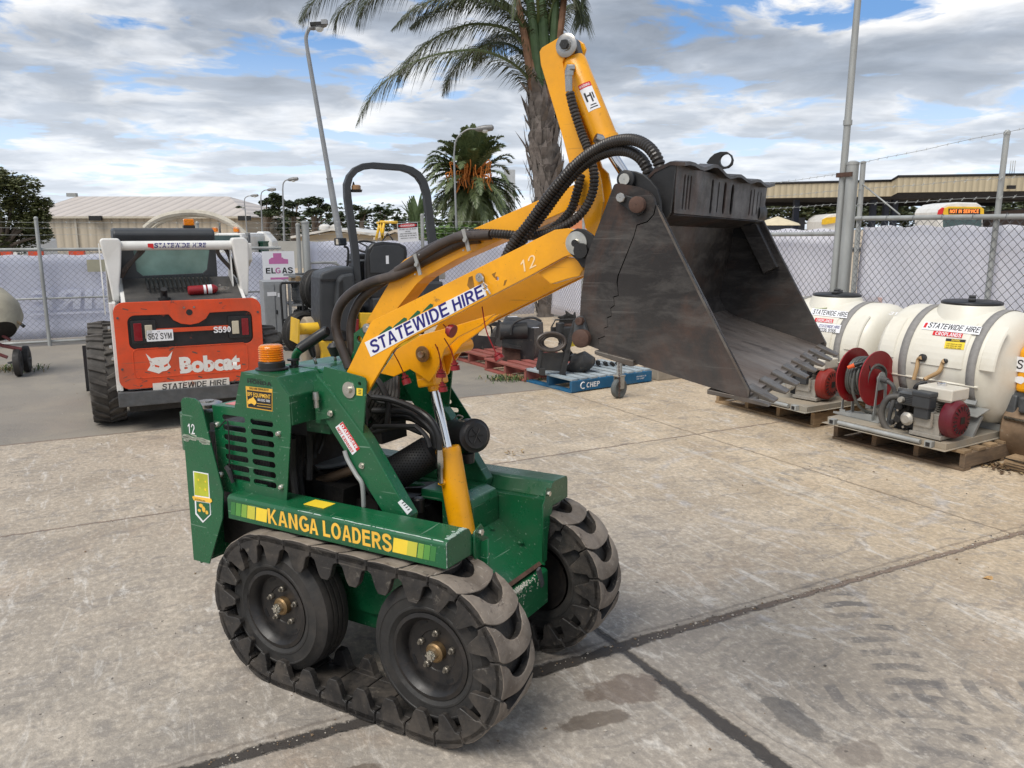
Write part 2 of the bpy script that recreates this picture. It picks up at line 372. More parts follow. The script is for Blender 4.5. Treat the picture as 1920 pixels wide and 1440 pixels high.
YEL2=mat('roller_yellow_paint',(.76,.46,.02),.45,0,.1,5,.1,90,wear=.5,wcol=(.12,.1,.07),dirt=.3,dcol=(.35,.25,.08),wth=.66)
RUB=mat('worn_rubber',(.021,.019,.018),.60,0,.45,9,.5,48,dirt=.7,dcol=(.085,.07,.056),wear=.6,wcol=(.13,.115,.095),wscale=16,wth=.62,dscale=7,scr=.5,scol=(.12,.105,.09))
RUBTOP=mat('dusty_worn_track_rubber',(.205,.172,.140),.72,0,.4,7,.5,38,wear=.8,wcol=(.07,.055,.045),wscale=9,dirt=.75,dcol=(.11,.085,.065),wth=.585,scr=.5,scol=(.40,.36,.31),dscale=8)
RUBTOP2=RUBTOP
TYRE=mat('tyre_rubber',(.020,.019,.018),.66,0,.3,12,.3,70,dirt=.45,dcol=(.07,.058,.048),dscale=6)
RIM=mat('black_wheel_paint',(.014,.013,.013),.42,0,.3,10,.1,80,dirt=.35,dcol=(.07,.05,.035),dscale=9)
STEEL=mat('plain_steel',(.45,.43,.40),.30,1,.15,20)
CHROME=mat('chrome_rod',(.75,.75,.76),.10,1,.03,5,rvar=.03)
ZINC=mat('zinc_plated_bolt',(.60,.58,.52),.38,1,.2,30)
DULLB=mat('dull_wheel_bolt',(.20,.18,.15),.5,.7,.3,30)
BRASS=mat('rusty_brass_hub',(.30,.20,.10),.42,.8,.35,30,dirt=.4,dcol=(.12,.06,.03),dscale=20)
GALV=mat('galvanised_steel',(.36,.37,.36),.55,.35,.22,5,.15,40,dirt=.3,dcol=(.22,.2,.17),stretch=(1,1,.3))
BLK=mat('black_plastic',(.014,.014,.015),.42,0,.2,10,.05,60,dirt=.18,dcol=(.05,.045,.04))
BLKM=mat('matt_black_metal',(.010,.010,.011),.55,0,.3,8,.1,60,dirt=.25,dcol=(.035,.03,.026))
DARK=mat('dark_engine_grime',(.012,.011,.010),.6,0,.5,14,.3,40,dirt=.4,dcol=(.035,.027,.02))
HOSE=mat('hose_guard_plastic',(.028,.024,.021),.34,0,.2,8,dirt=.3,dcol=(.07,.05,.038),rvar=.08)
HOSES=mat('smooth_hydraulic_sleeve',(.045,.034,.029),.38,0,.35,6,dirt=.5,dcol=(.11,.085,.068),dscale=7)
def bucketmat(name,base=(.021,.018,.017)):
    m,t,bs=newmat(name); co=t.tex('Object')
    n=t.noise(co,3.2,8,.68,.5); c=t.mix(t.map(n,.3,.72,0,1),tuple(x*.75 for x in base),tuple(x*1.6 for x in base))
    rust=t.ramp(t.noise(t.scale(co,(1,1,.55)),3.6,9,.72,.9),[(.50,0),(.63,1)]); c=t.mix(t.math('MULTIPLY',rust,.50),c,(.105,.050,.031))
    grey=t.ramp(t.noise(t.scale(co,(2.2,2.2,7),rot=(0,.45,0)),3.2,9,.72,.4),[(.47,0),(.70,1)]); c=t.mix(t.math('MULTIPLY',grey,.60),c,(.115,.105,.095))
    z_=t.sep(co)[2]; low=t.map(z_,1.28,1.55,1,0); low_sheen=t.math('MULTIPLY',low,t.map(t.noise(co,2.6,6,.6),.3,.65,.1,.85)); c=t.mix(t.math('MULTIPLY',low_sheen,.55),c,(.16,.145,.132))  # grey sheen of the lower bucket painted in as a lighter tone
    sc=t.ramp(t.noise(t.scale(co,(1,40,55),rot=(0,.5,.15)),2.4,3,.5,.15),[(.655,0),(.70,1)]); c=t.mix(t.math('MULTIPLY',sc,.22),c,(.20,.185,.17))
    t.inp(bs.inputs['Base Color'],c); t.inp(bs.inputs['Roughness'],t.map(t.noise(co,9,6,.6),.3,.7,.34,.6)); bs.inputs['Metallic'].default_value=.25
    t.inp(bs.inputs['Normal'],t.bump(t.noise(co,26,7,.7),.22,.004)); return m
BUCK=bucketmat('scratched_bucket_steel'); 
FLOOR=mat('polished_bucket_floor',(.19,.162,.142),.40,.30,.30,7,.2,40,wear=.7,wcol=(.055,.042,.036),wscale=4.5,dirt=.6,dcol=(.105,.072,.055),stretch=(.9,2.2,1),wth=.57)
WORN=mat('bare_worn_steel',(.13,.115,.10),.40,.5,.35,16,.2,60,dirt=.5,dcol=(.12,.075,.05),dscale=12)
RUST=mat('rusty_steel',(.085,.045,.032),.8,.1,.45,14,.5,50,dirt=.4,dcol=(.03,.02,.015))
WHITE=mat('white_paint',(.72,.71,.68),.38,0,.06,4,dirt=.28,dcol=(.36,.33,.28),coat=.1)
ORANGE=mat('faded_orange_paint',(.64,.070,.018),.42,0,.12,5,.1,60,wear=.8,wcol=(.06,.045,.04),wscale=8,scr=.5,scol=(.25,.09,.05),dirt=.5,dcol=(.30,.065,.028),wth=.635)
GLASS=mat('dark_window_glass',(.05,.085,.085),.06,0,.3,2,rvar=.03)
STW=mat('white_sticker',(.78,.78,.80),.45,0,.03,4)
STB=mat('navy_lettering',(.012,.010,.16),.45,0,.05,4)
STBK=mat('black_lettering',(.015,.015,.016),.5,0,.05,4)
STR=mat('red_sticker',(.60,.018,.02),.45,0,.05,4)
STY=mat('yellow_sticker',(.85,.62,.04),.45,0,.05,4)
LETY=mat('gold_lettering',(.86,.50,.06),.45,0,.12,7,wear=.5,wcol=(.02,.09,.04),wscale=16,wth=.66)
WLET=mat('chipped_white_lettering',(.72,.70,.66),.5,0,.05,6,wear=.95,wcol=(.40,.07,.03),wscale=16,wth=.60)
TANK=mat('cream_tank_plastic',(.72,.69,.60),.38,0,.05,2.5,dirt=.28,dcol=(.44,.38,.27),dscale=2)
STRAP=mat('grey_webbing_strap',(.25,.24,.23),.8,0,.12,30,.3,150)
WOOD=mat('weathered_pallet_timber',(.30,.205,.115),.85,0,.28,5,.5,50,dirt=.6,dcol=(.13,.09,.055),stretch=(1,1,6))
WOODD=mat('old_grey_pallet_timber',(.19,.13,.08),.88,0,.3,5,.5,50,dirt=.6,dcol=(.08,.06,.045),stretch=(1,1,6))
WOODR=mat('faded_red_pallet_timber',(.30,.085,.07),.85,0,.25,5,.4,50,dirt=.5,dcol=(.16,.08,.06))
WOODB=mat('blue_pallet_timber',(.006,.095,.21),.75,0,.22,5,.4,50,dirt=.5,dcol=(.10,.16,.19))
WOODBT=mat('pale_worn_blue_deck',(.34,.38,.40),.85,0,.18,5,.4,50,dirt=.5,dcol=(.16,.23,.28))
PLYW=mat('dusty_steel_tray',(.30,.27,.22),.7,.1,.15,4,.2,40,dirt=.5,dcol=(.36,.27,.17))
REDP=mat('red_reel_paint',(.25,.006,.010),.35,0,.08,5,dirt=.15,dcol=(.16,.02,.02),coat=.2)
MAROON=mat('maroon_recoil_cover',(.105,.006,.014),.38,0,.1,5,dirt=.3,dcol=(.1,.03,.03))
REDENG=mat('red_recoil_cover',(.24,.020,.013),.42,0,.1,5,dirt=.4,dcol=(.14,.04,.03))
REDPL=mat('red_dust_cap',(.24,.008,.012),.4,0,.1,8)
GREYM=mat('grey_cast_metal',(.09,.095,.10),.5,.3,.25,14,.2,60,dirt=.3,dcol=(.1,.08,.06))
CASTW=mat('aluminium_casting',(.40,.38,.34),.5,.5,.2,18,.2,80,dirt=.4,dcol=(.22,.17,.12))
TAN=mat('tan_suction_hose',(.42,.27,.13),.5,0,.15,8,dirt=.3,dcol=(.2,.12,.07))
SHEDW=mat('beige_shed_cladding',(.40,.33,.25),.7,0,.06,2)
PLAST=mat('dark_grey_plastic',(.035,.038,.042),.48,0,.12,6,.05,80,dirt=.2,dcol=(.07,.07,.07))
CONC=mat('old_concrete_block',(.30,.26,.21),.9,0,.18,6,.5,40,dirt=.4,dcol=(.15,.12,.09))
RED_LENS=mat('red_lamp_lens',(.20,.006,.012),.2,0,.1,9,coat=.5)
CREAM_LENS=mat('clear_lamp_lens',(.52,.47,.36),.25,0,.1,9,coat=.5)
MIRROR=mat('mirror_glass',(.8,.85,.9),.03,1,.02,2,rvar=.01)
def beaconmat():
    m,t,bs=newmat('amber_beacon_lens'); co=t.sep(t.tex('Object'))
    bs.inputs['Base Color'].default_value=(1.0,.30,.01,1); bs.inputs['Roughness'].default_value=.12; bs.inputs['Transmission Weight'].default_value=.35
    bs.inputs['Subsurface Weight'].default_value=.3; bs.inputs['Subsurface Radius'].default_value=(.05,.02,.01); return m
AMBER=beaconmat()
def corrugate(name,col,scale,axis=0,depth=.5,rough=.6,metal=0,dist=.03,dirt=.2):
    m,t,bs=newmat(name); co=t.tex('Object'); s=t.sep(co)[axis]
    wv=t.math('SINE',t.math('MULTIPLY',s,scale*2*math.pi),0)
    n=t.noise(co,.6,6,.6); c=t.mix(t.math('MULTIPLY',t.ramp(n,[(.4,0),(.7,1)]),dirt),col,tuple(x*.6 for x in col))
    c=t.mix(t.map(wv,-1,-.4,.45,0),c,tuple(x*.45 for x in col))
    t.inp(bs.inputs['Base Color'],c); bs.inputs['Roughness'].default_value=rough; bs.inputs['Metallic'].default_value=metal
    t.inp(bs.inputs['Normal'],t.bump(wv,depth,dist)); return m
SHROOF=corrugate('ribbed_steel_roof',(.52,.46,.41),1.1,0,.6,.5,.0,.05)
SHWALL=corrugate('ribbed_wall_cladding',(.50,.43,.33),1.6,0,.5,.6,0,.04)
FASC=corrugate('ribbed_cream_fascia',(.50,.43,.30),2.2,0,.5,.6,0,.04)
def perfmat():
    m,t,bs=newmat('perforated_black_guard'); co=t.tex('UV'); return m
def bannermat(name,col,tone2):
    m,t,bs=newmat(name); co=t.tex('Object')
    n=t.noise(t.scale(co,(1,1,.4),rot=(0,.5,0)),1.3,5,.55,.8); c=t.mix(t.map(n,.3,.7,0,1),tone2,col)
    c=t.mix(.18,c,t.ramp(t.noise(co,60,2,.5),[(.3,tuple(x*.75 for x in col)),(.7,col)]))
    t.inp(bs.inputs['Base Color'],c); bs.inputs['Roughness'].default_value=.75
    t.inp(bs.inputs['Normal'],t.bump(n,.5,.15))
    tr=t.n.new('ShaderNodeBsdfTranslucent'); t.inp(tr.inputs[0],c); mx=t.n.new('ShaderNodeMixShader'); mx.inputs[0].default_value=.5; t.l.new(bs.outputs[0],mx.inputs[1]); t.l.new(tr.outputs[0],mx.inputs[2]); t.l.new(mx.outputs[0],t.n['Material Output'].inputs[0]); return m
BANL=bannermat('lilac_shade_banner',(.86,.87,.94),(.76,.77,.85))
BANR=bannermat('pale_shade_banner',(.92,.91,.95),(.82,.82,.88))
BANT=mat('faint_print_on_banner',(.70,.72,.84),.75,0,.04,3)

# ---------------- ground ----------------
def groundmat():
    m,t,bs=newmat('stained_concrete_yard'); pos=t.geo(); 
    c27,s27=math.cos(rad(27.4)),math.sin(rad(27.4))
    x,y,z_=t.sep(pos)
    wv=t.vmath('SUBTRACT',t.noise(pos,1.7,5,.6,0,1),(.5,.5,.5)); wf=t.vmath('SUBTRACT',t.noise(pos,16,5,.65,0,1),(.5,.5,.5))
    pw=t.vmath('ADD',t.vmath('ADD',pos,t.vmath('SCALE',wv,.035)),t.vmath('SCALE',wf,.05)); xw,yw,_=t.sep(pw)
    def pq(x,y):
        p=t.math('ADD',t.math('MULTIPLY',x,c27),t.math('MULTIPLY',y,s27)); q=t.math('ADD',t.math('MULTIPLY',x,-s27),t.math('MULTIPLY',y,c27)); return p,q
    p,q=pq(xw,yw); ps,qs=pq(x,y)
    pq3=t.comb(ps,qs,0)
    def line(co,c,w,soft): return t.map(t.math('ABSOLUTE',t.math('SUBTRACT',co,c)),w,w+soft,1,0)
    def box(co,a,b,soft): return t.math('MULTIPLY',t.map(co,a,a+soft),t.map(co,b-soft,b,1,0))
    def mul(a,b): return t.math('MULTIPLY',a,b)
    def mx(a,b): return t.math('MAXIMUM',a,b)
    # base tone
    n1=t.noise(pos,.55,6,.6); n2=t.noise(t.vmath('ADD',pos,(5,1,0)),1.6,9,.66,.8); n3=t.noise(pos,9,7,.7); n4=t.noise(pos,70,4,.7)
    streak=t.noise(t.scale(pq3,(5,1.1,1),rot=(0,0,.35)),1.6,8,.68,.7)
    sand=t.mix(t.map(n2,.32,.68,0,1),(.43,.325,.205),(.66,.525,.36))
    grey=t.mix(t.map(n2,.34,.66,0,1),(.255,.225,.190),(.56,.49,.405))
    grey=t.mix(t.map(t.math('ADD',mul(streak,.6),mul(n1,.4)),.36,.64,0,1),grey,(.36,.318,.268)) 
    sandm=t.map(t.math('ADD',ps,t.math('MULTIPLY',t.math('SUBTRACT',n1,.5),2.6)),1.9,4.2,0,1)
    far=t.map(t.math('ADD',qs,t.math('MULTIPLY',t.math('SUBTRACT',n2,.5),2.0)),2.6,5.2,0,.62)
    sandm=mx(sandm,mul(far,t.map(ps,-2.5,1.5,.25,1)))
    c=t.mix(sandm,grey,sand)
    dark=t.ramp(t.noise(t.scale(pq3,(1,1.9,1)),4.2,12,.74,1.1),[(.52,0),(.60,1)]); c=t.mix(mul(dark,.5),c,(.18,.165,.155))
    warm=t.ramp(t.noise(t.vmath('ADD',pos,(31,7,0)),1.15,8,.68,.6),[(.54,0),(.68,1)]); c=t.mix(mul(warm,.42),c,(.37,.255,.165))
    pale=t.ramp(t.noise(t.scale(pq3,(4.5,1.2,1),rot=(0,0,.5)),2.0,10,.75,1.2),[(.545,0),(.66,1)]); c=t.mix(mul(pale,.7),c,(.72,.68,.62))
    # white scuffs at left and long pale line near the joint
    lw=mul(mul(line(p,-1.15,.0,.75),line(q,4.35,.0,.55)),t.ramp(t.noise(t.scale(pq3,(3,9,1)),3,8,.75,.6),[(.42,0),(.62,1)])); c=t.mix(mul(lw,.75),c,(.72,.70,.68))
    for (cc,ww,q0,q1) in ((4.02,.018,2.7,5.0),(3.92,.006,2.9,4.4)):
        sk=t.math('ADD',p,t.math('MULTIPLY',q,.0)); l_=mul(mul(line(sk,cc,ww,.02),box(qs,q0,q1,.3)),t.ramp(n3,[(.35,.1),(.55,1)])); c=t.mix(mul(l_,.6),c,(.62,.57,.49))
    # tyre prints
    def arc(cx,cy,R,hw,fr,a0,a1,amt,colr,c,ph=0):
        dx_=t.math('SUBTRACT',x,cx); dy_=t.math('SUBTRACT',y,cy)
        r_=t.math('SQRT',t.math('ADD',mul(dx_,dx_),mul(dy_,dy_))); an=t.math('ARCTAN2',dy_,dx_)
        off=t.math('SUBTRACT',r_,R); band=t.map(t.math('ABSOLUTE',off),hw*.8,hw,1,0)
        chev=t.math('ADD',mul(an,fr*R),mul(t.math('ABSOLUTE',off),9)); bars=t.map(t.math('SINE',t.math('ADD',chev,ph),0),.0,.25,0,1)
        br=t.ramp(t.noise(pos,6,6,.7),[(.40,0),(.58,1)])
        msk=mul(mul(band,bars),mul(br,box(an,a0,a1,.12))); return t.mix(mul(msk,amt),c,colr)
    c=arc(-1.8,3.2,3.35,.13,58,-.6,.22,.85,(.125,.115,.108),c)
    c=arc(4.6,1.2,2.55,.14,55,1.7,3.6,.75,(.14,.13,.12),c)
    c=arc(1.2,7.4,2.15,.12,60,-1.6,.4,.45,(.15,.14,.13),c)
    c=arc(1.7,-.4,3.1,.12,60,.7,1.9,.75,(.14,.128,.12),c)
    c=arc(-3.2,2.0,2.2,.12,60,-.2,1.6,.22,(.16,.15,.145),c)
    for (cx,cy,R,w_) in ((3.0,2.7,.42,.05),(3.0,2.7,.55,.03),(1.35,3.5,.30,.02),(1.9,5.2,.9,.04)):
        dx_=t.math('SUBTRACT',xw,cx); dy_=t.math('SUBTRACT',yw,cy); r_=t.math('SQRT',t.math('ADD',mul(dx_,dx_),mul(dy_,dy_)))
        c=t.mix(mul(mul(line(r_,R,w_*.3,w_),t.ramp(n3,[(.42,0),(.6,1)])),.6),c,(.55,.52,.50))
    # grit
    mid=t.noise(t.scale(pq3,(1.4,1,1)),27,8,.72); c=t.mix(mul(t.map(mid,.38,.56,1,0),.48),c,(.19,.17,.15)); c=t.mix(mul(t.map(mid,.54,.66,0,1),.45),c,(.68,.62,.54)); c=t.mix(mul(t.map(n4,.35,.75,0,1),.22),c,(.16,.15,.14)); c=t.mix(t.ramp(t.noise(pos,38,3,.6),[(.70,0),(.73,.55)]),c,(.66,.62,.56))
    c=t.mix(t.ramp(t.noise(t.vmath('ADD',pos,(3,9,0)),23,2,.5),[(.73,0),(.75,.8)]),c,(.07,.06,.05))
    # wet and oily stains
    def blot(cx,cy,rx,ry,ang,c,amt,colr,nz=1.0):
        v=t.scale(t.vmath('SUBTRACT',t.comb(x,y,0),(cx,cy,0)),(1,1,1),(0,0,0),(0,0,-ang)); a_,b_,_=t.sep(v)
        r_=t.math('SQRT',t.math('ADD',t.math('POWER',t.math('ABSOLUTE',t.math('DIVIDE',a_,rx)),2),t.math('POWER',t.math('ABSOLUTE',t.math('DIVIDE',b_,ry)),2)))
        r_=t.math('ADD',r_,mul(t.math('SUBTRACT',t.noise(pos,7,7,.65),.5),2.4*nz)); k=t.map(r_,.82,1.0,1,0); return t.mix(mul(k,amt),c,colr),k
    wet=None
    for a_ in ((1.00,2.56,.06,.20,.50,.6,(.075,.068,.06)),(.42,2.74,.17,.10,.1,.62,(.115,.075,.05)),(.30,2.55,.13,.05,.35,.7,(.105,.078,.055)),(1.13,2.36,.10,.06,.4,.45,(.14,.105,.08)),(-.50,2.27,.11,.03,.45,.6,(.10,.07,.05)),(.02,4.6,.1,.06,0,.5,(.40,.26,.14))):
        c,k=blot(*a_[:5],c,a_[5],a_[6]); 
        if a_[0]>.1 or a_[0]<-.4: wet=k if wet is None else mx(wet,k)
    # asphalt apron
    psk=t.math('ADD',ps,mul(qs,.0404)); pj=t.math('ADD',p,mul(q,.0404))
    asp=mul(t.map(q,7.36,7.40),t.map(pj,4.58,4.60,1,0)); ac=t.mix(t.map(n1,.35,.65),(.10,.094,.088),(.20,.18,.155)); ac=t.mix(t.map(n4,.3,.7),ac,(.25,.225,.19)); ac=t.mix(mul(t.ramp(n2,[(.45,0),(.62,1)]),.6),ac,(.30,.265,.21)); 
    patch=t.ramp(t.noise(t.vmath('ADD',pos,(1,8,0)),.35,5,.6),[(.45,0),(.52,1)]); ac=t.mix(mul(patch,.5),ac,(.27,.24,.20))
    c=t.mix(asp,c,ac)
    # joints
    jd=(.085,.066,.055)
    inner=t.map(q,7.38,7.42,1,0)
    wide=t.math('ADD',mul(t.noise(pos,8,4,.7),.018),mul(t.map(t.math('ABSOLUTE',t.math('SUBTRACT',ps,1.2)),.2,1.5,1,0),mul(t.noise(pos,5,4,.7),.042)))
    jA1=t.map(t.math('ABSOLUTE',t.math('SUBTRACT',q,2.50)),wide,t.math('ADD',wide,.012),1,0)
    jA1b=line(q,2.56,.004,.008)
    jA2=line(q,5.105,.004,.008); jA3=mul(line(q,7.38,.008,.012),t.map(pj,4.58,4.6,1,0))
    wB=t.math('ADD',mul(t.noise(pos,9,4,.7),.018),mul(t.map(qs,1.2,2.5,1,0),mul(t.noise(pos,5,4,.7),.05)))
    jB1=mul(t.map(t.math('ABSOLUTE',t.math('SUBTRACT',pj,1.897)),wB,t.math('ADD',wB,.014),1,0),t.map(qs,2.85,2.9,1,0))
    jB2=line(pj,4.613,.004,.007)
    c=t.mix(mul(t.map(t.math('ABSOLUTE',t.math('SUBTRACT',q,2.50)),.0,.10,.28,0),t.map(ps,2.2,4,1,.1)),c,(.17,.14,.115))
    j=mx(mx(mx(jA1,jA2),mx(jA3,jB1)),jB2); 
    c=t.mix(mul(jA1b,.4),c,jd); c=t.mix(t.math('MULTIPLY',jA1,.93),c,t.mix(t.map(ps,1.8,3.2),(.030,.025,.022),(.20,.145,.11))); c=t.mix(mul(mx(jA2,jA3),.7),c,(.20,.135,.105)); c=t.mix(mul(jB1,.92),c,(.035,.030,.028)); c=t.mix(mul(jB2,.55),c,(.26,.19,.13))
    for cc,amt in ((2.2,.5),(3.35,.3)):
        c=t.mix(mul(mul(line(t.math('ADD',pj,mul(q,.12)),cc,.001,.004),t.map(t.math('ABSOLUTE',t.math('SUBTRACT',qs,1.6)),.5,.9,1,0)),amt),c,(.14,.13,.12))
    t.inp(bs.inputs['Base Color'],c)
    rough=t.map(n2,.3,.7,.62,.86); rough=t.mix(mul(wet,.6),rough,(.22,)*3); t.inp(bs.inputs['Roughness'],rough)
    h=t.math('SUBTRACT',t.math('ADD',mul(n3,.35),mul(n4,.25)),mul(j,1.3)); t.inp(bs.inputs['Normal'],t.bump(h,.8,.016)); return m
GROUND=groundmat()
g=MB(); N=1500
g.sheet([(-N,-N,0),(N,-N,0),(N,N,0),(-N,N,0)]); g.build('ground',GROUND,kind='structure')
# ================= compact mini loader (the machine in front) =================
K=Frame((-0.539,2.548,0),-30.65,-1.18,-.66)
kg=empty('mini_loader',K.m); tag(kg,'green compact mini loader with yellow arms and raised black bucket','mini loader'); KIDS[kg.name]=[]
def P(b,pts): return [K.sz(x,y,b) for x,y in pts]
def pt(x,y,b): return K.on(x,y,1,b)
# --- wheels
def tyre_mb(r,w,rim,n=48,tread=True):
    m=MB(); h=w/2
    prof=[(rim,-h*.78),(rim+.012,-h*.92),(rim+(r-rim)*.22,-h*.985),(rim+(r-rim)*.24,-h*1.025),(rim+(r-rim)*.30,-h*1.025),(rim+(r-rim)*.32,-h),(rim+(r-rim)*.60,-h*.99),(rim+(r-rim)*.62,-h*1.02),(rim+(r-rim)*.66,-h*1.015),(rim+(r-rim)*.68,-h*.975),(r-.018,-h*.84),(r-.004,-h*.70),(r,-h*.5)]
    if tread:
        for t0 in (-.30,0,.30): prof+=[(r,h*(t0-.08)),(r-.007,h*(t0-.07)),(r-.007,h*(t0+.02)),(r,h*(t0+.03))]
    prof+=[(r,h*.5),(r-.004,h*.70),(r-.018,h*.84),(rim+(r-rim)*.7,h*.97),(rim+(r-rim)*.35,h),(rim+.012,h*.92),(rim,h*.78)]
    m.lathe(prof,(0,0,0),1,n,cap=False); return m
def wheel(parent,c,r,w,rim,side,name='wheel',nb=5,hub=True,rimmat=None,slots=True):
    """side -1: outer face towards -b"""
    rimmat=rimmat or RIM
    e=bpy.data.objects.new(name,None); COL.objects.link(e); e.parent=parent; e.location=c; KIDS[e.name]=[]; KIDS[parent.name].append(e); e.empty_display_size=.1
    tyre_mb(r,w,rim).build('tyre',TYRE,e)
    h=w/2*side; m=MB()
    m.lathe([(rim+.008,h*.86),(rim+.010,h*.96),(rim-.004,h*1.0),(rim-.010,h*.90),(rim-.022,h*.72),(rim-.024,h*.46),(rim-.050,h*.42),(rim*.52,h*.40),(rim*.50,h*.36),(rim*.26,h*.34),(.001,h*.34)],(0,0,0),1,36,cap=False)
    m.lathe([(rim-.004,-h*.9),(rim-.02,-h*.6),(rim*.6,-h*.3),(.001,-h*.3)],(0,0,0),1,24,cap=False)
    if slots:
        for i in range(4):
            a=i*math.pi/2+.5; m.box((math.cos(a)*(rim-.036),h*.43,math.sin(a)*(rim-.036)),(.012,.004,.034),M.Rotation(-a,3,'Y'),1)
    m.build('rim',[rimmat,BLKM],e)
    if hub:
        m=MB(); 
        m.lathe([(.034,h*.30),(.034,h*.62),(.028,h*.68),(.001,h*.68)],(0,0,0),1,20); m.build('hub',BRASS,e)
        m=MB(); m.lathe([(.019,h*.66),(.019,h*.86),(.001,h*.86)],(0,0,0),1,6,0,False); m.lathe([(.010,h*.8),(.010,h*1.0),(.001,h*1.0)],(0,0,0),1,10); 
        for k in range(6):
            a=k*math.pi/3; m.box((math.cos(a)*.015,h*.9,math.sin(a)*.015),(.006,.01,.006),M.Rotation(-a,3,'Y'))
        m.build('axle_nut',ZINC,e)
    for i in range(nb):
        a=i*2*math.pi/nb+.3; m=MB(); rr=rim*.47
        m.lathe([(.0115,h*.36),(.0115,h*.52),(.009,h*.55),(.006,h*.56),(.006,h*.66),(.001,h*.66)],(math.cos(a)*rr,0,math.sin(a)*rr),1,8,0,False); m.build('wheel_bolt',DULLB,e)
    return e
RT_=.308; AX=[(-.420,.308),(.297,.308)]
for (b0,side) in ((0.0,-1),(.725,1)):
    bc=b0+.103
    for (a,zc) in AX: wheel(kg,(a,bc,zc-.002),.250,.158,.142,side)
# --- over-tyre rubber tracks
def track(b0,name):
    W_=.207; per=2*(AX[1][0]-AX[0][0])+2*math.pi*RT_; n=26; L=per/n
    def pos(s):
        s%=per; S1=AX[1][0]-AX[0][0]
        if s<S1: return (AX[0][0]+s,AX[0][1]+RT_,0)
        s-=S1
        if s<math.pi*RT_:
            t=s/RT_; return (AX[1][0]+RT_*math.sin(t),AX[1][1]+RT_*math.cos(t),t)
        s-=math.pi*RT_
        if s<S1: return (AX[1][0]-s,AX[1][1]-RT_,math.pi)
        s-=S1; t=s/RT_; return (AX[0][0]-RT_*math.sin(t),AX[0][1]-RT_*math.cos(t),math.pi+t)
    m=MB(); rng=random.Random(3)
    for i in range(n):
        s0=i*L+.03
        def T(u,w,nn):               # link coordinates -> loader coordinates (follows the loop)
            a,z,t=pos(s0+u); return V((a+math.sin(t)*nn,b0+w,z+math.cos(t)*nn))
        j=rng.uniform(-.002,.002); hl=L/2
        # crescent lug: profile across the width
        K_=12; top=[];bot=[]
        ws=[W_*k/K_ for k in range(K_+1)]
        def bul(w): x=(w-W_*.5)/(W_*.5); return max(0,1-x*x)
        rows=[]
        for w in ws:
            f=hl-.004+.034*bul(w)**.8; r=-hl+.004+(.036*bul(w)**.8+ (.058*max(0,1-((w-W_*.58)/(W_*.34))**2)**.55))
            uu=[r,r+(f-r)*.33,r+(f-r)*.66,f]
            nn=-.004+j+.003*math.sin(w*40+i)
            rows.append([(T(u,w,nn-(.004 if k in(0,3) else 0)),T(u,w,-.034)) for k,u in enumerate(uu)])
        vt=[[ (m.b.verts.new(a_),m.b.verts.new(c_)) for a_,c_ in r_] for r_ in rows]
        for k in range(K_):
            for q in range(3):
                m._face([vt[k][q][0],vt[k+1][q][0],vt[k+1][q+1][0],vt[k][q+1][0]],1,True)
                m._face([vt[k][q][1],vt[k][q+1][1],vt[k+1][q+1][1],vt[k+1][q][1]],0)
            m._face([vt[k][0][0],vt[k][0][1],vt[k+1][0][1],vt[k+1][0][0]],0); m._face([vt[k][3][0],vt[k+1][3][0],vt[k+1][3][1],vt[k][3][1]],0)
        for k in (0,K_):
            for q in range(3): m._face([vt[k][q][0],vt[k][q+1][0],vt[k][q+1][1],vt[k][q][1]],0)
        # carcass under the lug with a lower shoulder step
        for (wa,wb,nt) in ((.004,.034,-.011),(.034,W_-.034,-.040),(W_-.034,W_-.004,-.011)): m.hexa([T(-hl+.003,wa,-.052),T(hl-.003,wa,-.052),T(hl-.003,wb,-.052),T(-hl+.003,wb,-.052),T(-hl+.003,wa,nt),T(hl-.003,wa,nt),T(hl-.003,wb,nt),T(-hl+.003,wb,nt)],0)
        for w in (.085,.105,.125): m.hexa([T(-hl-.012,w,-.045),T(-hl+.012,w,-.045),T(-hl+.012,w+.009,-.045),T(-hl-.012,w+.009,-.045),T(-hl-.012,w,-.034),T(-hl+.03,w,-.034),T(-hl+.03,w+.009,-.034),T(-hl-.012,w+.009,-.034)],2)
        # guide lugs hanging over both tyre sidewalls (tapered, round tip)
        for (w0,w1) in ((0,.030),(W_-.030,W_)):
            prof=[(-hl+.003,-.012),(-hl+.003,-.046),(-.046,-.056),(-.030,-.102),(-.018,-.120),(.014,-.120),(.027,-.102),(.043,-.056),(hl-.003,-.046),(hl-.003,-.012)]
            o_,i_=(w0,w1) if w0<.1 else (w1,w0)
            A=[m.b.verts.new(T(u,o_,nn)) for u,nn in prof]; ins=.006 if o_<i_ else -.006
            B=[m.b.verts.new(T(u*.86,i_-ins*0,nn*.97)) for u,nn in prof]
            m._face(A,0); m._face(B[::-1],0)
            for k in range(len(prof)): m._face([A[k],B[k],B[(k+1)%len(prof)],A[(k+1)%len(prof)]],0)
    return m.build(name,[RUB,RUBTOP,BLK],kg,bevel=.0022,seg=1)
track(0.0,'rubber_track'); track(.725,'rubber_track')
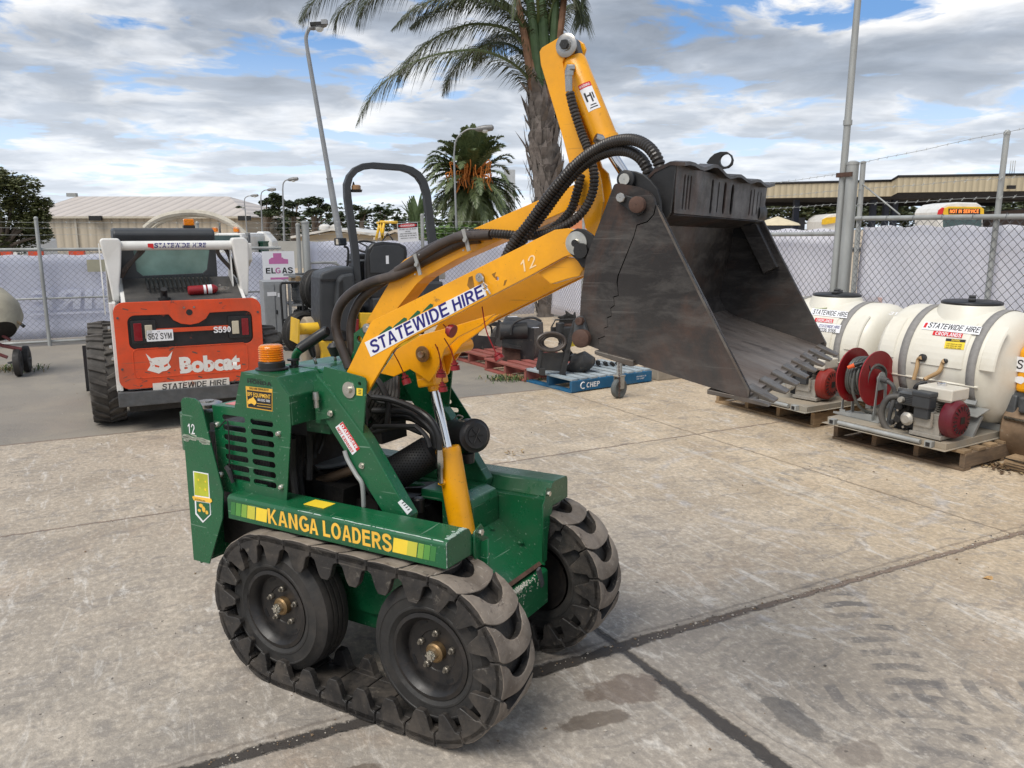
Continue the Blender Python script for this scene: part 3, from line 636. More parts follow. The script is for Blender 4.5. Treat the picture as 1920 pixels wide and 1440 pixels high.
# --- chassis
m=MB(); m.prism([(-.60,.20),(.30,.20),(.382,.245),(.382,.378),(.372,.388),(.20,.40),(.20,.45),(-.60,.45)],.255,.70)
m.build('chassis',GREEN,kg,bevel=.004)
m=MB()   # chipped bright edge of the front cross member
rng=random.Random(5)
for k in range(330):
    b_=rng.choice([.30+.33*rng.random(),.42+.1*rng.gauss(0,.6)]); 
    if rng.random()<.75: c=(.383+rng.uniform(-.012,.0),b_,.384+rng.uniform(-.004,.005)); sz_=(rng.uniform(.002,.007),rng.uniform(.002,.008),.0012); zz_=.388-(c[0]-.372)*.9+.0008; c=(c[0]-.002,b_,zz_); R=M.Rotation(.72,3,'Y')
    else: c=(.3825,b_,.378-abs(rng.gauss(0,.03))); sz_=(.0012,rng.uniform(.0015,.004),rng.uniform(.002,.008)); R=None
    if c[2]>.25: m.box(c,sz_,R)
m.build('paint_chips',mat('bare_primer_chips',(.44,.42,.36),.8,0,.2,20),kg)
plate('side_frame',P(.232,[(905,1015),(915,1010),(916,1100),(880,1150),(700,1150),(560,1100),(560,1010)]),[],.226,.238,GREEN,kg)
m=MB(); m.bb((-.60,.236,.45),(.12,.25,.64)); m.bb((-.60,.70,.45),(.30,.714,.66)); m.build('side_frame',GREEN,kg)
# fenders
FP=[(.036,.622),(.036,.703),(.044,.713),(.052,.716),(.158,.722),(.172,.716),(.200,.668),(.200,.622)]
def fender(mir,name='fender'):
    q=[((.933-b) if mir else b,z) for b,z in FP]
    m=MB(); m.prism(q,-.655,.370,0); return m.build(name,GREEN,kg,bevel=.0025)
fender(False); fender(True)
m=MB(); rng=random.Random(9)      # worn lips on the fender edges
for k in range(90):
    a_=.368-abs(rng.gauss(0,.009)); bb0=.055+rng.random()*.10; m.box((a_,bb0,.7165+(bb0-.052)*.0566+.0008),(rng.uniform(.003,.012),rng.uniform(.002,.007),.0018),M.Rotation(rng.uniform(-.5,.5),3,'Z'))
WEM=mat('worn_pale_paint',(.34,.44,.38),.6,0,.2,20); m.build('worn_front_edge',WEM,kg); m=MB()
for k in range(46):
    m.box((rng.uniform(-.3,.36),.0405+rng.random()*.004,.7115),(rng.uniform(.008,.04),.0024,.003),M.Rotation(.75,3,'X'))
m.build('worn_top_edge',WEM,kg); m=MB()
for k in range(24): m.box((.3715,.037,.63+.075*rng.random()),(.002,.003,rng.uniform(.004,.014)))
m.build('worn_corner_edge',WEM,kg)
# front brackets at the ends of the fenders
plate('bracket',[( .19,.700),(.232,.716),(.245,.70),(.245,.672),(.275,.655),(.275,.44),(.245,.42),(.235,.52),(.195,.60),(.185,.62)],[],.372,.378,GREEN,kg,axis=0)
plate('bracket',[(.933-b,z) for b,z in [( .19,.700),(.232,.716),(.245,.70),(.245,.672),(.262,.655),(.262,.42),(.235,.42),(.225,.52),(.195,.60),(.185,.62)]],[],.372,.378,GREEN,kg,axis=0)
for b_,z_ in ((.223,.690),(.71,.690),(.255,.60)):
    MB().lathe([(.011,.378),(.011,.388),(.001,.388)],(0,b_,z_),0,6,0,False).build('bolt',ZINC,kg)
# hopper between the fenders: sloping floor, walls and boxed cover
m=MB(); m.hexa([(.352,.262,.398),(.352,.690,.398),(.10,.690,.60),(.10,.262,.60),(.356,.262,.404),(.356,.690,.404),(.104,.690,.606),(.104,.262,.606)]); m.build('sloping_plate',GREEN,kg)
m=MB(); m.hexa([(.350,.262,.392),(.350,.690,.392),(.338,.690,.400),(.338,.262,.400),(.360,.262,.402),(.360,.690,.402),(.348,.690,.412),(.348,.262,.412)]); m.build('scraper_edge',RUST,kg)
plate('side_wall',[(-.30,.46),(.372,.40),(.372,.668),(-.30,.668)],[],.690,.698,GREEN,kg)
m=MB(); m.bb((-.30,.698,.655),(.372,.735,.664)); m.build('side_ledge',GREEN,kg)
m=MB(); m.prism([(.02,.45),(.165,.45),(.165,.66),(.155,.685),(.10,.70),(-.08,.70),(-.08,.66),(.02,.66)],.50,.688); m.build('valve_cover',GREEN,kg,bevel=.004)
for b_,a_,z_ in ((.60,.18,.545),(.672,.27,.48)): MB().lathe([(.010,0),(.010,.010),(.001,.010)],(a_,b_,z_),2,10,0,False,M.Rotation(.67,3,'Y')).build('bolt',GREEN,kg)
m=MB(); m.box((.385,.632,.375),(.010,.022,.085),M.Rotation(.35,3,'X')); m.build('latch_bar',GREYM,kg)
# --- side lettering and stripes on the near fender
def fside(x,y,e=.0008):       # text plane on the near fender: along the fender, up
    return V((x,.036-e,y))
LB=K.sz(418.5,969.8,.036)
t0=K.sz(503,982,.035); t1=K.sz(732,1036,.035)
def fmap(x0,z0): return lambda x,y:V((x0+x,.0352,z0+y))
kx0=K.sz(503,981,.035)[0]; kx1=K.sz(592,1001,.035)[0]; kx2=K.sz(606,1003,.035)[0]; kx3=K.sz(734,1030,.035)[0]
text('lettering','KANG',fmap(kx0,.640),LETY,kg,h=.058,w=kx1-kx0-.03,bold=.035)
text('lettering','A',fmap(kx1-.030,.638),LETY,kg,h=.058,bold=.035)
text('lettering','LOADERS',fmap(kx2,.640),LETY,kg,h=.058,w=kx3-kx2,bold=.035)
tints=[(.045,.20,.05),(.10,.30,.06),(.22,.40,.06),(.55,.52,.06),(.86,.62,.05)]
TM=[mat('stripe_tint',c,.45,0,.1,6,wear=.3,wcol=(.02,.09,.03)) for c in tints]
def stripe(x0,x1,y0,y1,m_):   # parallelogram on fender by photo corners (left/right at the bottom)
    a0,_=K.sz(x0,0.5*(y0+y1),.035); a1,_=K.sz(x1,.5*(y0+y1),.035)
    return (a0,a1)
for xs,tl in (([(434,442),(443,452),(453.5,463),(464,478),(480,500)],TM),([(736,762),(762,780),(782,792),(793,804),(805,815)],TM[::-1])):
    for (x0,x1),m_ in zip(xs,tl):
        a0=K.sz(x0,985 if x0<600 else 1040,.035)[0]; a1=K.sz(x1,985 if x0<600 else 1040,.035)[0]
        if m_ is TM[-1]: pass
        MB().prism([(a0,.641),(a1,.641),(a1+.008,.692),(a0+.008,.692)],.0351,.036).build('stripe',m_,kg)
# yellow warning label on the fender top
MB().bb((-.30,.085,.7195),(-.20,.145,.7216)).build('warning_label',STY,kg)
# --- rear corner guards
GR=[(339,753),(341,748),(346,745),(364,747.5),(372,753),(377.5,763),(390.7,816),(418,924),(417,972),(392,1057.5),(363,1049.6)]
def roundpoly(p): return p
gp=P(.036,GR)
plate('rear_guard',gp,[],.036,.042,GREEN,kg,bevel=.001)
plate('rear_guard',gp,[],.889,.895,GREEN,kg)
m=MB(); ga=K.sz(360,900,.036)[0]; m.bb((gp[0][0]+.03,.042,.40),(gp[0][0]+.038,.889,.62)); m.build('rear_wall',GREEN,kg)
# guard decals: hand painted 12, scraped band, shield sticker
def gplane(px,py,e=.001): a_,z_=K.sz(px,py,.036); return V((a_,.036-e,z_))
def quadmap(p00,p10,p01,e=.001):
    o=gplane(*p00,e); u=gplane(*p10,e)-o; v=gplane(*p01,e)-o; return lambda x,y:o+u*x+v*y
f=quadmap((353,812),(366,814),(352,794)); text('painted_number','12',f,STW,kg,h=1,w=1,bold=-.01)
m=MB(); rng=random.Random(11)
for k in range(46):
    x=346+rng.random()*42; y=815+ (x-345)*.25+rng.gauss(3,3); o=gplane(x,y,.0006); m.box(o,(rng.uniform(.010,.040),.0008,rng.uniform(.002,.008)),M.Rotation(rng.uniform(-.05,.2),3,'Y'))
m.build('scraped_paint',mat('scraped_grey_paint',(.33,.36,.29),.8,0,.3,15),kg)
q=[(362.5,883),(391,888),(396,965),(381,980),(367,964)]
MB().prism([(a_,z_) for a_,z_ in P(.036,q)],.0345,.036).build('shield_sticker',STW,kg)
q=[(364,885),(389.5,890),(391.5,932),(365,928)]
MB().prism(P(.0345,q),.0338,.0345).build('shield_sticker_top',mat('sticker_green_gold',(.42,.45,.03),.4,0,.6,3.5),kg)
q=[(368,940),(393,944),(394,964),(381,976.5),(369,962)]
MB().prism(P(.0345,q),.0338,.0345).build('shield_sticker_bottom',GREEN,kg)
q=[(361,932),(362,930),(396,935),(398,940),(395,943),(364,938)]
MB().prism(P(.0345,q),.0332,.0345).build('shield_banner',LETY,kg)
f=lambda x,y:V((K.sz(365,936,.033)[0]+x,.0328,K.sz(365,937,.033)[1]+y)); text('lettering','AUSTRALIAN',f,STBK,kg,h=.007,w=.062)
m=MB(); 
for x,y,r in ((372,900,.006),(385,903,.006),(375,915,.004),(385,918,.008)):
    a_,z_=K.sz(x,y,.0337); MB().prism([(a_+math.cos(k*.628)*r*(1 if k%2 else .5),z_+math.sin(k*.628)*r*(1 if k%2 else .5)) for k in range(10)],.0332,.0338).build('sticker_star',STY,kg)
m.b.free()
m=MB()
for x,y,r,ry in ((377,948,.012,.008),(382,955,.010,.012),(374,957,.009,.006),(388,961,.008,.008)):
    a_,z_=K.sz(x,y,.0337); m.prism([(a_+math.cos(k*.52)*r,z_+math.sin(k*.52)*ry) for k in range(12)],.0330,.0338)
m.build('sticker_emblem',LETY,kg)
# --- engine hood with louvred panel
HP=[(397,759.5),(439,767),(452,697),(517,707.5),(542,744),(545,799),(537,944),(414,920),(398,765)]
bp=.090
slots=[]
L0=(437.7,785);L6=(447.4,896.6);R0=(490.2,792.9);R6=(496.8,907)
for (s0,s6) in ((L0,L6),(R0,R6)):
    for k in range(7):
        x=s0[0]+(s6[0]-s0[0])*k/6; y=s0[1]+(s6[1]-s0[1])*k/6; a_,z_=K.sz(x,y,bp); al,_=K.sz(x-21.5,y-3.5,bp); ar,_=K.sz(x+21.5,y+3.5,bp)
        slots.append(slot(a_,z_,ar-al,.0235,6))
plate('louvred_panel',P(bp,HP),slots,bp,bp+.005,GREEN,kg,bevel=.001)
h_=P(bp,[(439,767),(452,697),(517,707.5),(542,744),(545,799)])
zt=h_[1][1]; a_l=h_[0][0]; 
hoodprof=[(h_[0][0],h_[0][1]),(h_[1][0],h_[1][1]),(h_[2][0],h_[2][1]),(h_[3][0],h_[3][1]),(h_[4][0]+.004,h_[4][1]),(h_[4][0]-.25,h_[4][1])]
m=MB(); m.prism(hoodprof,bp+.0055,.30); m.build('engine_hood',GREEN,kg,bevel=.004)
m=MB(); m.prism([(h_[0][0],1.02),(h_[1][0],h_[1][1]),(h_[2][0],h_[2][1]),(-.30,1.14),(-.30,1.02)],.31,.80); m.build('control_console',GREEN,kg,bevel=.004)
r0=P(bp,[(397,759.5)])[0]
m=MB(); m.bb((r0[0],bp+.0055,.74),(-.50,bp+.012,.76)); m.prism([(r0[0],r0[1]-.02),(r0[0],r0[1]),(h_[0][0]+.001,r0[1]),(h_[0][0]+.001,r0[1]-.02)],bp+.0055,.80); m.build('rear_deck',GREEN,kg)
MB().bb((r0[0]+.03,.13,r0[1]),(r0[0]+.10,.20,r0[1]+.002)).build('warning_label',mat('faded_pink_label',(.6,.2,.2),.5,0,.1,5),kg)
m=MB(); m.bb((-.84,.118,.72),(-.50,.15,.93)); m.build('radiator_core',corrugate('radiator_fins',(.02,.018,.02),120,0,.6,.5,.3,.004),kg)
m=MB(); m.bb((-.88,.16,.45),(-.55,.80,.95)); m.bb((-.75,.24,.93),(-.42,.78,1.0)); m.build('engine_block',DARK,kg)
# oil filler tank, cap and deck at the rear
m=MB(); c=pt(383,768,.30); m.lathe([(.075,-.16),(.075,.0),(.03,.01)],(c.x,.27,c.z),2,20); m.build('oil_tank',GREEN,kg)
cc=K.on(388,757,1,.27); m=MB(); m.lathe([(.058,0),(.062,.006),(.062,.016),(.050,.022),(.03,.022),(.03,.027),(.001,.027)],(cc.x,.27,cc.z-.012),2,24); m.build('filler_cap',STEEL,kg)
for x,y in ((408,796),(522,746+0),(416,889),(528,913)):
    if (x,y)==(522,746): x,y=523,813
    a_,z_=K.sz(x,y,bp); MB().lathe([(.011,bp),(.011,bp-.006),(.007,bp-.012),(.001,bp-.012)],(a_,0,z_),1,10).build('panel_bolt',ZINC,kg)
# dangling key lead on the panel
p=[pt(*q,bp-.012) for q in ((412,800),(424,788),(428,800),(430,840),(430,872),(428,880))]; MB().tube(spline(p,6),.0028,6).build('lanyard',BLK,kg)
MB().tube([pt(424,875,bp-.015),pt(430,882,bp-.015),pt(437,905,bp-.015)],[.009,.011,.007],8).build('lanyard_plug',BLK,kg)
# Honda lettering and service sticker
def pmap(p00,p10,p01,b): 
    o=V((K.sz(*p00,b)[0],b,K.sz(*p00,b)[1])); u=V((K.sz(*p10,b)[0],b,K.sz(*p10,b)[1]))-o; v=V((K.sz(*p01,b)[0],b,K.sz(*p01,b)[1]))-o; return lambda x,y:o+u*x+v*y
text('lettering','HONDA',pmap((464,718),(509,724),(463.5,711),bp-.0008),BLKM,kg,h=1,w=1,bold=.03)
text('lettering','POWERED BY',pmap((464,711),(490,714),(464,708.5),bp-.0008),BLKM,kg,h=1,w=1)
q=[(461,724),(511,729.5),(511,771.5),(463.5,764)]; MB().prism(P(bp,q),bp-.0012,bp).build('service_sticker',mat('gold_sticker',(.72,.40,.05),.45),kg)
q=[(463,731),(509.5,736.5),(509.5,769.5),(465.5,762.5)]; MB().prism(P(bp-.0012,q),bp-.0018,bp-.0012).build('service_sticker_panel',STBK,kg)
f=pmap((464.5,743.5),(507.5,749.5),(464,734.5),bp-.0022); text('lettering','BPF EQUIPMENT',f,LETY,kg,h=1,w=1,bold=.015)
f=pmap((467.5,729.6),(503.5,733.6),(467.5,725.8),bp-.0022); text('lettering','SOLD AND SERVICED BY',f,STBK,kg,h=1,w=1,bold=.02)
f=pmap((483,751.5),(506,754.5),(483,747),bp-.0022); text('lettering','08 8262 1000',f,STW,kg,h=1,w=1)
MB().prism(P(bp-.0018,[(464.5,753),(467,748),(471,747),(475,744),(477,748),(480,752),(481,756),(477,760),(475,758),(471,756),(466,758)]),bp-.0024,bp-.0018).build('australia_map',LETY,kg)
for y in (756,760.5): MB().prism(P(bp-.0018,[(482,y),(508,y+3.2),(508,y+3.9),(482,y+.7)]),bp-.0024,bp-.0018).build('sticker_rule',LETY,kg)
# --- amber beacon
bc_=K.on(510,690,1,.20)
e=bpy.data.objects.new('beacon',None); COL.objects.link(e); e.parent=kg; e.location=(bc_.x,.20,bc_.z-.004); KIDS[e.name]=[]; KIDS[kg.name].append(e)
MB().lathe([(.062,0),(.062,.005),(.050,.008),(.050,.028),(.046,.032),(.001,.032)],(0,0,0),2,28).build('beacon_base',BLK,e)
pr_=[(.046,.033)]
for k in range(6): pr_+=[(.0475,.036+k*.0085),(.0445,.0385+k*.0085),(.0455,.0425+k*.0085)]
MB().lathe(pr_+[(.043,.090),(.037,.094),(.001,.095)],(0,0,0),2,32).build('beacon_lens',AMBER,e)
MB().lathe([(.018,.034),(.018,.07),(.001,.07)],(0,0,0),2,12).build('beacon_lamp',mat('beacon_reflector',(.5,.28,.08),.3,.3),e)
# --- handle, control levers, knob
m=MB(); hp=[pt(*q,.30) for q in ((553,684),(553,674),(556,663),(563,655))]; m.tube(spline(hp,5),.016,12); m.build('grab_handle',GREEN,kg)
m=MB(); m.tube([pt(561,656,.30),pt(566,651,.31),pt(612,621,.36),pt(615,620,.362)],[.019,.021,.021,.016],14); m.build('handle_grip',BLK,kg)
c=pt(551,690,.28); MB().lathe([(.018,0),(.018,.012),(.010,.014),(.010,.028),(.024,.030),(.024,.036),(.001,.037)],c,2,16).build('oil_breather',BLK,kg)
for (x0,y0,x1,y1,b_,s_) in ((593,683,588,667,.36,.017),(629,676,628,666,.50,.03),(641,672,636,662,.52,.012)):
    a0=pt(x0,y0,b_); a1=pt(x1,y1,b_); MB().cyl(a0,a1,.006,8).build('lever_rod',STEEL,kg)
    d_=(a1-a0).normalized(); MB().tube([a1-d_*.004,a1+d_*.012,a1+d_*(.045 if s_<.02 else .035),a1+d_*(.055 if s_<.02 else .05)],[s_*.55,s_*.75,s_,s_*.6],12).build('lever_knob',BLK,kg)
# --- near tower: pivot plate and sloping leg (and the twin on the far side)
TP=[(609,687),(679,706),(685,709),(688,716),(684,780),(680,830),(640,800),(610,760),(606,700)]
for (b0,b1,bb_) in ((.196,.204,.2),(.729,.737,.2)):
    tp=P(.2,TP); plate('pivot_plate',tp,[circ(*K.sz(675.5,719.5,.2),.0075,14)] ,b0,b1,GREEN,kg,bevel=.001)
LG=[(596,700),(628,738),(690,823),(772,966),(768,985),(735,985),(719,957),(613,788),(598,760)]
for s_ in (0,1):
    lg=P(.2,LG); m=MB(); lo,hi=(.190,.240) if s_==0 else (.693,.743)
    m.prism([lg[1],lg[2],lg[3],lg[4],lg[5],lg[6],lg[7],lg[8],lg[0]],lo,hi); m.build('tower_leg',GREEN,kg,bevel=.004)
m=MB(); 
bk=P(.2,[(600,770),(622,763),(628,770),(626,782),(600,786)]); m.prism(bk,.182,.190); m.build('hood_strap',GREEN,kg)
for x,y,b_ in ((620,775,.182),(679,873,.190)):
    a_,z_=K.sz(x,y,b_); MB().lathe([(.012,b_),(.012,b_-.003),(.008,b_-.003),(.008,b_-.010),(.001,b_-.010)],(a_,0,z_),1,10).build('bolt',ZINC,kg)
a_,z_=K.sz(655,731,.196); MB().lathe([(.030,.196),(.030,.192),(.012,.192),(.012,.182),(.001,.182)],(a_,0,z_),1,22).build('pivot_washer',ZINC,kg)
q=[(669,727.5),(680.5,728.5),(680,742),(669,741)]; MB().prism(P(.196,q),.1945,.196).build('grease_label',STY,kg)
for k in range(3): MB().prism(P(.1945,[(672,730.5+k*3.4),(677.5,731+k*3.4),(677.5,732.4+k*3.4),(672,731.9+k*3.4)]),.1940,.1945).build('label_mark',STBK,kg)
# danger label on the leg
B=.190
q=[(642.5,790.5),(629,801),(661,853),(674.5,841)]; MB().prism(P(B,q),B-.0012,B).build('danger_label',STW,kg)
q=[(642.5,791),(637,795.5),(669,846),(674.5,841)]; MB().prism(P(B-.0012,q),B-.0018,B-.0012).build('danger_label_red',STR,kg)
def p4(p00,p10,p01,b):
    return pmap(p00,p10,p01,b)
text('lettering','DANGER',p4((638.5,798),(667,842.5),(642.5,794.5),B-.0022),STW,kg,h=1,w=1,bold=.03)
text('lettering','HOT EXHAUST',p4((631,803.5),(659.5,849.5),(634.8,800.3),B-.0022),STR,kg,h=1,w=1,bold=.02)
q=[(755,937),(747,941),(760,964),(772.5,957)]; MB().prism(P(B,[(746,942),(753,936.5),(773,956),(764,965)]),B-.0012,B).build('rating_label',STW,kg)
m=MB(); 
for k in range(4): m.prism(P(B-.0012,[(753+k*3.6,943+k*4.2),(757.5+k*3.6,940.5+k*4.2),(758.3+k*3.6,942+k*4.2),(754+k*3.6,944.6+k*4.2)]),B-.0018,B-.0012)
m.build('label_mark',STBK,kg)
# lift-lock rod beside the leg
m=MB(); m.tube(spline([pt(*q,.18) for q in ((646,845),(652,862),(668,890),(678,905),(681,925),(682,950))],5),.0085,10); m.build('bent_rod',GALV,kg)
# hose quick coupler at the hood opening
m=MB(); a0=pt(592,735,.17); a1=pt(594,764,.17); m.tube([a0,a0*.7+a1*.3,a0*.5+a1*.5,a0*.48+a1*.52,a1],[.011,.013,.013,.010,.010],10); m.build('quick_coupler',STEEL,kg)
m=MB(); q=P(.20,[(540,745),(610,738),(614,790),(546,797)]); m.hexa([(hoodprof[4][0]-.01,.22,hoodprof[4][1]+.002),(hoodprof[4][0]+.0,.22,hoodprof[4][1]),(-.12,.24,1.0),(-.12,.25,1.0),(hoodprof[4][0]-.01,.22,1.07),(hoodprof[4][0]+.0,.22,1.07),(-.12,.24,1.12),(-.12,.25,1.12)]); m.build('front_cowl',DARK,kg)
# --- lift arms
AR=[(651,701),(658,688),(697,607),(703,600),(713,595.5),(880,512),(1043,431),(1068,428),(1082,432),(1094,446),(1094,462),(1088,474),(1061,481),(994,518),(880,577),(770,634),(752,645),(738,658),(690,738),(684,716),(676,706)]
ar=P(.225,AR)
holes=[circ(*K.sz(935,522,.225),.0065,12),circ(*K.sz(1012,527+30,.225),.0001,3)][:1]
for (b0,b1) in ((.215,.227),(.706,.718)):
    plate('lift_arm',ar,holes,b0,b1,YEL,kg,bevel=.0012)
inner=P(.225,[(700,690),(752,640),(770,629),(880,572),(994,513),(1061,476),(1080,471),(1090,476),(1090,500),(1030,533),(900,596),(830,630),(800,655),(720,700)])
# box underside of each arm: deeper inner web
web=P(.26,[(690,705),(752,632),(770,622),(880,566),(994,508),(1061,472),(1088,472),(1092,503),(1085,518),(1030,532),(1005,545),(930,590),(880,628),(845,660),(815,672),(770,690),(705,706)])
plate('lift_arm_web',ar,[circ(*K.sz(960,545,.225),.0065,12)] if False else [],.655,.665,YEL,kg,bevel=.0012)
tp_=P(.225,[(697,607),(713,595.5),(1043,431),(1068,428)]); lo_=P(.225,[(752,645),(770,634),(994,518),(1061,481)])
for (b0,b1) in ((.227,.262),(.672,.706)):
    m=MB(); m.prism([(a+.004,z-.006) for a,z in tp_]+[(a+.004,z-.012) for a,z in tp_[::-1]],b0,b1); m.prism([(a,z+.006) for a,z in lo_]+[(a+.004,z+.012) for a,z in lo_[::-1]],b0,b1)
    m.build('arm_flange',YEL,kg)
# end gusset box near the bucket hinge
g_=P(.225,[(1008,512),(1061,482),(1092,486),(1092,506),(1085,518),(1063,523),(1032,533)])
m=MB(); m.prism(g_,.228,.268); m.build('arm_end_box',YEL,kg,bevel=.002)
# lower beam seen beneath the near arm (cross tube, clevis bracket)
m=MB(); cA=K.on(772,672,1,.3); m.tube([(cA.x,.43,cA.z+.01),(cA.x,.66,cA.z+.01)],.026,20); m.build('cross_tube',YEL,kg)
m=MB(); br=P(.43,[(745,690),(742,676),(770,650),(800,638),(850,624),(905,615),(930,600),(905,600),(850,600),(780,630),(735,665),(700,700),(705,708),(740,700)])
m.prism(P(.42,[(715,700),(745,655),(790,628),(850,612),(930,588),(900,612),(860,632),(835,655),(826,680),(818,700),(806,716),(789,704),(770,692),(740,706)]),.415,.425); 
m.prism(P(.52,[(735,690),(765,650),(810,628),(870,612),(940,588),(900,622),(868,645),(850,668),(842,700),(826,714),(809,704),(790,692)]),.515,.525); m.build('clevis_bracket',YEL,kg,bevel=.002)
a0=K.sz(792,664,.40); MB().lathe([(.030,.398),(.030,.404),(.012,.404),(.012,.392),(.001,.392)],(a0[0],0,a0[1]),1,20).build('pin_washer',BRASS,kg)
MB().lathe([(.012,.386),(.012,.56),(.001,.56)],(a0[0],0,a0[1]),1,14).build('clevis_pin',ZINC,kg)
# --- central lift cylinder
ct=pt(803,672,.47); cb=pt(868,1000,.47)
d_=(cb-ct).normalized()
def along(q,k): return q+d_*k
jt=pt(840,843,.47)
m=MB(); m.tube([jt-d_*.01,jt,jt+d_*.012,cb],[.044,.0485,.0485,.0485],28); m.build('lift_cylinder',YEL,kg)
r1=pt(812,722,.47); m=MB(); m.cyl(r1,jt,.0185,20); m.build('piston_rod',CHROME,kg)
m=MB(); q0=pt(806,690,.47); q1=pt(811,716,.47)
for s_ in (-1,1): m.hexa([tuple(q0+V((-.045,s_*.020,.04))),tuple(q0+V((.045,s_*.020,.04))),tuple(q0+V((.045,s_*.045,.04))),tuple(q0+V((-.045,s_*.045,.04))),tuple(ct+V((-.040,s_*.020,.03))),tuple(ct+V((.030,s_*.020,.03))),tuple(ct+V((.030,s_*.045,.03))),tuple(ct+V((-.04,s_*.045,.03)))][:8]) if False else None
R_=M(((d_.cross(V((0,1,0))).normalized()),V((0,1,0)),-d_)).transposed()
m.box(ct+d_*.02+V((0,-.032,0)),(.085,.022,.11),R_); m.box(ct+d_*.02+V((0,.032,0)),(.085,.022,.11),R_); m.box(ct+d_*.085,(.085,.088,.035),R_); m.cyl(ct+d_*.10,ct+d_*.125,.024,18)
m.build('cylinder_clevis',YEL,kg,bevel=.006)
m=MB(); o_=jt+V((0,-.05,0)); p0=pt(826,905,.405); p1=pt(824,842,.405); m.tube([p0,p0*.6+p1*.4,p0*.55+p1*.45,p0*.3+p1*.7,p1],[.011,.011,.015,.015,.012],8); m.build('hose_fitting',STEEL,kg)
MB().cyl(pt(836,905,.44),pt(826,903,.41),.014,10).build('cylinder_port',YEL,kg)
m=MB(); m.tube(spline([pt(*q,.39) for q in ((824,843),(822,815),(805,785),(775,765),(735,750),(700,745))],6),.0125,10); m.tube(spline([pt(*q,.43) for q in ((818,840),(812,812),(790,788),(760,772),(700,770))],6),.0125,10); m.build('hydraulic_hose',BLK,kg)
m=MB(); m.tube(spline([pt(*q,.36) for q in ((806,838),(800,820),(783,802),(770,799),(700,800))],5),.009,8); m.tube(spline([pt(*q,.50) for q in ((700,790),(760,783),(790,795),(815,815))],5),.012,8); m.build('steel_pipe',BLKM,kg)
# red dust caps on cords
for pth,b_ in ((((880,610),(884,625)),.31),(((764,665),(755,640),(740,662)),.25),):
    pass
def cap(x0,y0,x1,y1,b_,cord,s=1.0,ang=None):
    MB().tube(spline([pt(*q,b_) for q in cord],6),.0022,5).build('cap_cord',REDPL,kg)
    a0=pt(x0,y0,b_);a1=pt(x1,y1,b_); q=(a1-a0)
    MB().tube([a0,a0+q*.22,a0+q*.24,a0+q*.42,a0+q*.44,a0+q*.52,a0+q*.54,a1],[k_*s for k_ in (.007,.007,.013,.013,.009,.009,.016,.0165)],14).build('dust_cap',REDPL,kg)
cap(757,700,764,720,.30,((738,662),(748,680),(757,700)))
cap(852,676,854,694,.30,((833,634),(845,655),(852,676)))
cap(827,692,827,707,.34,((816,645),(824,665),(826,692)),1.1)
cap(829,716,831,734,.34,((820,650),(829,690),(829,716)))
cap(838,616,850,622,.24,((831,608),(838,616)),1.4)
cap(930,662,938,674,.24,((904,575),(912,620),(930,662)))
# --- sticker on the near arm
B=.2148
q=[(683,640),(694,668),(913,552),(905,531)]
MB().prism(P(B,[(684,642),(695.5,669),(913,554),(905,531)]),B-.001,B+.0002).build('arm_sticker',STW,kg)
text('lettering','STATEWIDE',p4((699,663),(846,587.5),(690,642),B-.0018),STB,kg,h=1,w=1,shear=.12,bold=.02)
text('lettering','HIRE',p4((852,584.5),(911,554),(844,564),B-.0018),STB,kg,h=1,w=1,shear=.12,bold=.02)
m=MB()    # green remains of older lettering above the sticker
for (x0,y0,x1,y1) in ((709,628,735,615),(736,613,763,599),(766,598,788,586),(791,584,812,573)):
    dx_=(x1-x0);dy_=(y1-y0); m.prism(P(B,[(x0,y0+2),(x0+4,y0-3),(x1-5,y1-4),(x1,y1-2),(x1,y1+2)]),B-.0006,B+.0004)
m.build('old_lettering',GREEN,kg)
text('painted_number','12',p4((978,512),(1006,498),(975,490),B-.001),mat('pale_chalk_mark',(.85,.62,.35),.7),kg,h=1,w=1,bold=-.02)
# lynch pin and chain on the arm
a_,z_=K.sz(902,520,B); m=MB(); m.lathe([(.014,B),(.014,B-.012),(.001,B-.012)],(a_,0,z_),1,14); m.build('lock_pin',STEEL,kg)
m=MB(); m.tube([pt(*q,B-.012) for q in ((895,521),(900,514),(905,520),(908,532),(916,546),(919,551))],.0028,6); m.tube([pt(*q,B-.018) for q in ((906,530),(914,536),(906,541),(912,545))],.003,6); m.build('r_clip',CHROME,kg)
GRS=mat('dark_grease_on_yellow',(.22,.10,.01),.5,0,.4,20)
for q in ([(879,520),(886,517),(890,540),(884,546),(876,535)],[(922,514),(930,510),(928,517),(932,524),(926,520)],[(946,526),(951,524),(947,534),(944,536)]): MB().prism(P(B,q),B-.0005,B+.0003).build('rubbed_grease',GRS,kg)
# --- bucket hinge plate on the near arm and bolt washer
hb=P(.19,[(1064,457),(1065,445),(1073,434),(1085,428),(1098,430),(1113,440),(1120,452),(1104,498),(1094,502),(1086,490),(1070,474)])
for b0,b1 in ((.180,.192),(.690,.702)): MB().prism(hb,b0,b1).build('hinge_plate',BLKM,kg,bevel=.002)
a_,z_=K.sz(1081,456,.18); m=MB(); m.lathe([(.034,.180),(.034,.176),(.012,.175),(.010,.168),(.001,.168)],(a_,0,z_),1,24); m.lathe([(.0105,.1745),(.0105,.1660),(.001,.1660)],(a_,0,z_),1,12,1); m.build('hinge_washer',[ZINC,BLKM],kg)
a_,z_=K.sz(1092,470,.18); MB().lathe([(.022,.180),(.022,.165),(.001,.165)],(a_,0,z_),1,14).build('hinge_boss',BLKM,kg)
